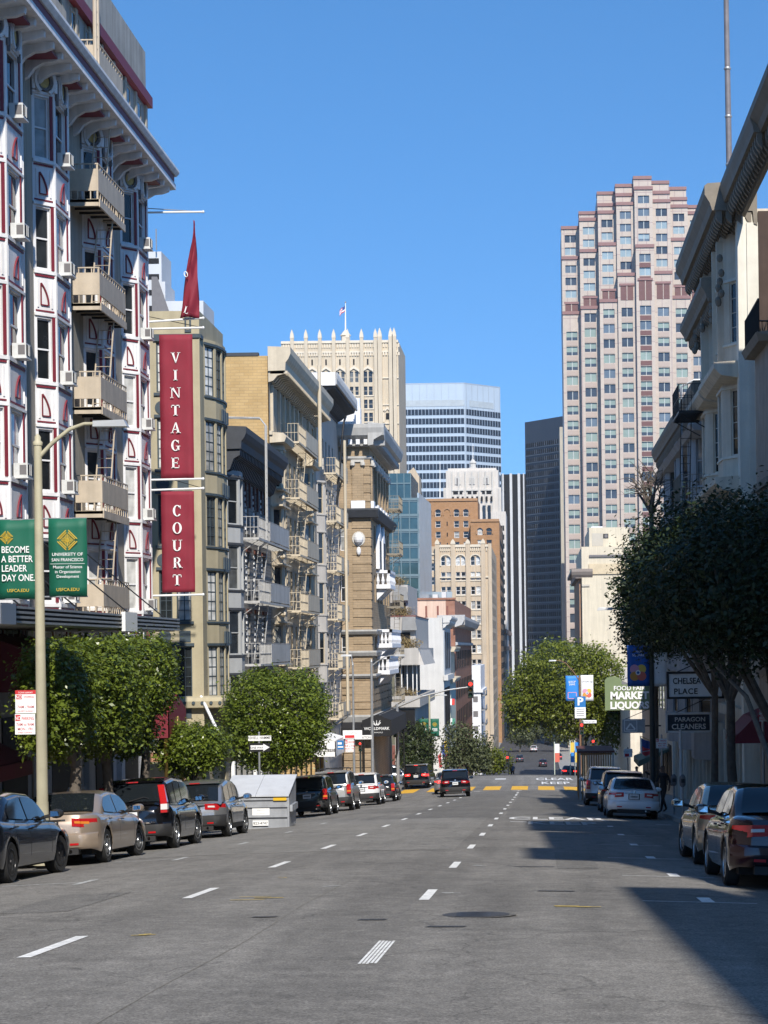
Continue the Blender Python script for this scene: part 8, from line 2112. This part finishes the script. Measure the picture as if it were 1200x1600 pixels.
Ye = 164; xe = WX(906,1100,Ye); POLEB = M('pole_rust_brown', (.2,.11,.06), .7, var=.2)
lamp('rust brown street lamp with a blue and a white banner beyond the crossing', xe, Ye, WZ(905,1060,Ye), WX(868,1031,Ye), WZ(868,1032,Ye), POLEB, .10, z=walk_z(5,164))
def b_b2(mb, fr, a, b, c, d):
    ftext(mb, fr, 'SHOP', (a+b)/2, .03, c+.75*(d-c), .22, SIGNW, .004)
    for i in range(4):
        for j in range(4):
            if (i*j+i) % 3 != 1: fr.box(mb, a+(.2+.15*i)*(b-a), a+(.32+.15*i)*(b-a), .02, .03, c+(.15+.08*j)*(d-c), c+(.21+.08*j)*(d-c), PINKC)
SKYB = M('banner_sky_blue', (.03,.22,.62), .6, var=.05)
def b_blue2(mb, fr, a, b, c, d): ftext(mb, fr, 'SHOP', (a+b)/2, .03, c+.72*(d-c), .26, SIGNW, .004); ftext(mb, fr, 'DINE', (a+b)/2, .03, c+.62*(d-c), .24, SIGNW, .004); ribbon(mb, fr, [(a+.2,c+.2),(b-.2,c+.2),(b-.2,c+.75),(a+.2,c+.75),(a+.2,c+.2)], .06, .02, .03, PINKC)
hang('bright blue pole banner on the rust brown lamp, left of the white one', WX(884,1075,Ye), WX(904,1075,Ye), WZ(894,1095,Ye), WZ(894,1056,Ye), Ye, SKYB, b_blue2, xe)
def b_wh(mb, fr, a, b, c, d): flower(mb, fr, (a+b)/2, c+.3*(d-c), .40*(b-a)); ftext(mb, fr, 'UNION SQ', (a+b)/2, .03, c+.72*(d-c), .2, GREYT, .003)
hang('white pole banner with four coloured discs on the rust brown lamp', WX(907.5,1075,Ye), WX(927,1075,Ye), WZ(917,1095,Ye), WZ(917,1055,Ye), Ye, SIGNW, b_wh, xe)
def pk_(mb, fr, a, b, c, d):
    h = d-c; ftext(mb, fr, 'P', (a+b)/2, .006, c+.6*h, .5*h, SIGNW, .03, sx=1.1); fr.box(mb, a, b, 0, .004, c, c+.5*h, SIGNW); [fr.box(mb, a+.15*(b-a), b-.15*(b-a), .004, .008, c+f*h, c+(f+.03)*h, GREYT) for f in (.1,.2,.3,.4)]
plate('blue parking sign with a white letter P below the two pole banners', WX(898,1105,Ye), WX(915,1105,Ye), WZ(906,1122,Ye), WZ(906,1088,Ye), Ye-.2, pk_, SBLUE)
plate('white street name sign reading STOCKTON under the blue parking sign', WX(909,1127,Ye), WX(932,1127,Ye), WZ(920,1130,Ye), WZ(920,1125,Ye), Ye-.2, stk, name='street_name_sign')
for (px, py, Y, s, nm) in ((909,1148,161,1.0,'traffic signal showing red on the rust brown pole on the right'),(927,1172,160,.9,'second red traffic signal lower to the right near the wooden parklet'),(793,1196,166,.85,'small red traffic signal at the far left corner beyond the shrub')):
    xx = WX(px,py,Y); g0 = road_z(max(CL,min(CR,xx)),Y)+.1; t = thing('traffic_signal', nm, 'traffic light', (xx,Y,g0))
    mb = MB(); mb.tube([(xx+.1,Y+.25,g0),(xx+.1,Y+.25,WZ(px,py-22,Y))], .06, DPOLE, 8); mb.build('pole', t); mb = MB(); head(mb, xx, Y, WZ(px,py,Y), s); mb.build('signal_head', t)
# wooden slatted parklet
WOOD = M('wood_slats', (.36,.21,.10), .8, var=.2, scale=3, streak=.2)
Yk = 100; wk = thing('parklet', 'slatted wooden street parklet with a flat roof ahead of the parked cars', 'parklet', (3.9, Yk, road_z(3.6,Yk)))
a0, b0 = WX(906,1195,Yk), WX(958,1195,Yk); g0 = road_z(3.6,Yk); zt = WZ(930,1176,Yk)
mb = MB()
for i in range(15): u = a0+(b0-a0)*i/14; mb.box(u-.028, u+.028, Yk, Yk+.05, g0, zt, WOOD)
for i in range(22): y = Yk+.1+5*i/21; mb.box(a0-.05, a0, y, y+.06, g0, zt, WOOD)
for z in (g0+.4, g0+1.1, zt-.12): mb.box(a0, b0, Yk+.05, Yk+.1, z, z+.1, WOOD)
mb.build('slat_wall', wk)
mb = MB(); mb.box(a0-.1, b0+.1, Yk-.1, Yk+5.2, zt, zt+.1, BROWNR); mb.build('roof', wk)
mb = MB()
for x in (a0, b0): mb.box(x-.05, x+.05, Yk-.06, Yk-.004, g0, zt-.002, STONE)
mb.build('post', wk)
# parking meters, right; plates
for i, (px, Y) in enumerate(((1047,62.5),(1030,66.5))):
    xx = WX(px,1210,Y); xx = max(xx, 4.95); z = walk_z(5,Y); t = thing('parking_meter', ['grey parking meter on a pole beside the bronze sedan','grey parking meter on a pole beside the white sedan'][i], 'parking meter', (xx,Y,z), 'parking meters along the right kerb')
    mb = MB(); mb.tube([(xx,Y,z),(xx,Y,z+1.05)], .035, GALV, 8); mb.build('pole', t); mb = MB(); mb.lathe((xx,Y,z+1.05), [(.05,0),(.10,.06),(.115,.22),(.10,.34),(.05,.42),(.01,.44)], GREYT, 12); mb.box(xx-.06, xx+.06, Y-.118, Y-.1, z+1.2, z+1.33, BLACKM); mb.build('head', t)
Ym = 71; signpost('thin post holding a small white parking plate left of the maroon doorway', WX(1034,1180,Ym), Ym, WZ(1034,1150,Ym)); plate('small white parking plate with red lettering right of the dark pole', WX(1025,1160,Ym), WX(1042,1160,Ym), WZ(1034,1169,Ym), WZ(1034,1154,Ym), Ym-.05, nop)
Ym = 105; signpost('far thin post with a grey plate beside the walking man', WX(981,1190,Ym), Ym, WZ(981,1168,Ym)); plate('grey plate on the far thin post above the walking man', WX(975,1175,Ym), WX(988,1175,Ym), WZ(981,1183,Ym), WZ(981,1170,Ym), Ym-.05, info)
Ym = 52; signpost('grey post at the right edge with a red and white no parking plate', WX(1192,1130,Ym), Ym, WZ(1192,1090,Ym), .04); plate('red and white no parking plate at the right edge before the dark trunks', WX(1186,1110,Ym), WX(1206,1110,Ym), WZ(1194,1127,Ym), WZ(1194,1094,Ym), Ym-.06, nop)
Ym = 79.7; px_b = WX(1064,1200,Ym); signpost('white post standing below the PARAGON CLEANERS sign', px_b, Ym, WZ(1064,1142,Ym), .06, SIGNW, name='post')
# coloured banners far down the street
for (px, Y, cs, nm) in ((896,166,(YELC,SKYB),'yellow and blue street banner hanging under the large sunlit tree'),(903,164.5,(SKYB,YELC),'blue and yellow street banner right beside the yellow one'),(871,180,(SIGNW,REDC),'small white and coral banner on a pale green pole in the shaded street')):
    xx, zc = WX(px,1170,Y), WZ(px,1186,Y); g0 = road_z(max(CL,min(CR,xx)),Y); t = thing('pole_banner', nm, 'banner', (xx,Y,g0))
    mb = MB(); mb.tube([(xx-.3,Y,g0),(xx-.3,Y,zc+1.7)], .05, PGR, 6); mb.build('pole', t)
    mb = MB(); mb.box(xx-.25, xx+.2, Y-.02, Y+.02, zc+.6, zc+1.5, cs[0]); mb.box(xx-.25, xx+.2, Y-.02, Y+.02, zc-.3, zc+.598, cs[1]); mb.build('cloth', t)
# ---------------------------------------------------------------- people
SKIN = M('skin', (.40,.25,.18), .55, var=.05, obj=True); SKIND = M('skin_dark', (.12,.07,.05), .55, var=.05, obj=True)
def cl_(n, c): return M('cloth_'+n, c, .85, var=.12, scale=8, obj=True)
def person(label, X, Y, shirt, trousers, skin, hair, arms='walk', face=0.0, z=None, H=1.74, hatless=True):
    z = walk_z(X, Y) if z is None else z
    t = thing('person', label, 'person', (X, Y, z)); t['_local'] = True; t.rotation_euler = (0,0,face)
    s = H/1.74; st = .22 if arms in ('walk','bag') else .06
    J = {'pel':(0,0,.95,.125),'wai':(0,0,1.10,.118),'che':(0,.0,1.32,.135),'nek':(0,.0,1.48,.055),'hd0':(0,.015,1.56,.07),'hd1':(0,.02,1.66,.092),'hd2':(0,.01,1.73,.06),
         'sl':(-.19,0,1.41,.058),'sr':(.19,0,1.41,.058),'hl':(-.095,0,.90,.095),'hr':(.095,0,.90,.095),'kl':(-.10,st*.55,.50,.062),'kr':(.10,-st*.25,.50,.062),'al':(-.10,st*.9,.09,.042),'ar':(.10,-st*1.0,.12,.042),'tl':(-.11,st*.9+.17,.035,.035),'tr':(.11,-st*1.0+.14,.035,.035)}
    if arms == 'head': J.update(el=(-.42,.02,1.52,.042), er=(.42,.02,1.52,.042), wl=(-.16,-.08,1.66,.032), wr=(.16,-.08,1.66,.032), fl=(-.07,-.1,1.68,.03), fr=(.07,-.1,1.68,.03))
    else: J.update(el=(-.27,-.10,1.14,.042), er=(.27,.08,1.14,.042), wl=(-.27,-.06,.90,.031), wr=(.27,.22,.93,.031), fl=(-.27,-.02,.80,.03), fr=(.26,.28,.85,.03))
    E = [('pel','wai'),('wai','che'),('che','nek'),('nek','hd0'),('hd0','hd1'),('hd1','hd2'),('che','sl'),('che','sr'),('sl','el'),('el','wl'),('wl','fl'),('sr','er'),('er','wr'),('wr','fr'),('pel','hl'),('pel','hr'),('hl','kl'),('kl','al'),('al','tl'),('hr','kr'),('kr','ar'),('ar','tr')]
    k = list(J); me = bpy.data.meshes.new('body'); me.from_pydata([tuple(c*s for c in J[n][:3]) for n in k], [(k.index(a), k.index(b)) for a, b in E], [])
    o = bpy.data.objects.new('body', me); COL.objects.link(o)
    m = o.modifiers.new('skin', 'SKIN'); m.use_smooth_shade = True
    for i, n in enumerate(k): me.skin_vertices[0].data[i].radius = (J[n][3]*s, J[n][3]*s*(.78 if n in ('pel','wai','che') else 1)); me.skin_vertices[0].data[i].use_root = (n == 'pel')
    o.modifiers.new('sub', 'SUBSURF').levels = 1; o.modifiers['sub'].render_levels = 2
    dg = bpy.context.evaluated_depsgraph_get(); dg.update(); m2 = bpy.data.meshes.new_from_object(o.evaluated_get(dg)); bpy.data.objects.remove(o)
    mats = [skin, shirt, trousers, hair, BLACKM]
    m2.materials.clear()
    for q in mats: m2.materials.append(q)
    for p in m2.polygons:
        c = p.center/s; ax = abs(c.x)
        if c.z < .075: p.material_index = 4
        elif c.z > 1.5 and ax < .13: p.material_index = 3 if (c.z > 1.70 or (c.y < -.0 and c.z > 1.6)) else 0
        elif c.z < .98 and ax < .235: p.material_index = 2
        elif (arms != 'head' and ax > .22 and c.z < 1.12) or (arms == 'head' and ax < .35 and c.z > 1.56): p.material_index = 0
        elif c.z > 1.455 and ax < .09: p.material_index = 0
        else: p.material_index = 1
    o = bpy.data.objects.new('body', m2); COL.objects.link(o); o.parent = t
    mb = MB(); 
    for sx in (-.032,.032): mb.blob((sx*s,.105*s,1.655*s), (.011,.008,.011), BLACKM, 6, 4)
    mb.blob((0,.115*s,1.625*s), (.014,.02,.02), skin, 6, 4); mb.box(-.025*s,.025*s,.098*s,.108*s,1.585*s,1.593*s,REDT)
    for sx in (-.093,.093): mb.blob((sx*s,.01*s,1.645*s), (.014,.02,.03), skin, 6, 4)
    mb.build('face', t); return t
WHT, NVY, GRYC, BLK, TEALC = cl_('white',(.62,.62,.62)), cl_('navy',(.05,.08,.14)), cl_('grey',(.3,.3,.32)), cl_('black',(.014,.014,.016)), cl_('blue',(.10,.17,.28))
Yp = 43.5; person('person in a white shirt walking behind the gold sedan by the tree trunks', WX(121,1200,Yp), Yp, WHT, BLK, SKIND, BLK, face=-.5, H=1.8)
Yp = 57; person('bald person in a white top behind the silver crossover', WX(288,1200,Yp), Yp, WHT, NVY, SKIN, SKIN, face=1.2)
Yp = 56; person('dark-haired person in black left of the bald one behind the parked cars', WX(270,1200,Yp), Yp, BLK, BLK, SKIN, BLK, face=-1.0, H=1.66)
Yp = 96; person('person in a blue shirt and pale shorts walking away on the right pavement', max(5.2,WX(987,1200,Yp)), Yp, TEALC, WHT, SKIN, BLK, face=.1, H=1.82)
Yp = 78; person('person in black with both hands raised behind the head near the dark pole', 5.25+.1, 84, BLK, BLK, SKIN, BLK, arms='head', face=2.9)
person('person in black standing by the parking meters on the right', WX(1036,1200,70), 70, BLK, BLK, SKIND, BLK, arms='bag', face=2.2, H=1.82)
for i, (px, Yq, nm, c) in enumerate(((797,190,'distant person in dark clothes at the far left corner',BLK),(801,196,'distant person in teal clothes at the far left corner',TEALC))):
    person(nm, min(WX(px,1195,Yq), CL+8), Yq, c, BLK, SKIN, BLK, z=road_z(-2.6,Yq), face=.4)
# planter of flowers by the hotel wall
fpz = thing('flower_box', 'flower box with white and red blooms against the hotel wall behind the lamp post', 'planter', (-12.6, 42.3, walk_z(-12,42)))
zz = walk_z(-12,42); mb = MB(); mb.box(-12.9, -12.35, 40.4, 43.6, zz, zz+.75, REDT); mb.build('box', fpz); leaves('foliage', fpz, [((-12.6,42,zz+.95),(.3,1.5,.25))], 500, .07, LF_FICUS, 91, spread=.1)
mb = MB(); rr = random.Random(6)
for i in range(30): mb.blob((-12.6+rr.uniform(-.28,.28),42+rr.uniform(-1.5,1.5),zz+1.05+rr.uniform(-.1,.2)), (.05,.05,.04), SIGNW if i % 3 else FLR, 6, 3)
mb.build('bloom', fpz)
# ---------------------------------------------------------------- thin city haze
hm = bpy.data.materials.new('haze'); hm.use_nodes = True; hn = hm.node_tree.nodes
hn.remove(hn['Principled BSDF']); pv = hn.new('ShaderNodeVolumePrincipled'); pv.inputs['Density'].default_value = 0.00009; pv.inputs['Color'].default_value = (.86,.92,1,1); pv.inputs['Anisotropy'].default_value = .2
hm.node_tree.links.new(pv.outputs[0], hn['Material Output'].inputs['Volume'])
mb = MB(); mb.box(-2600, 2600, -400, 3600, -60, 160, hm); o = mb.build('haze'); structure(o, 'stuff'); o.display_type = 'WIRE'
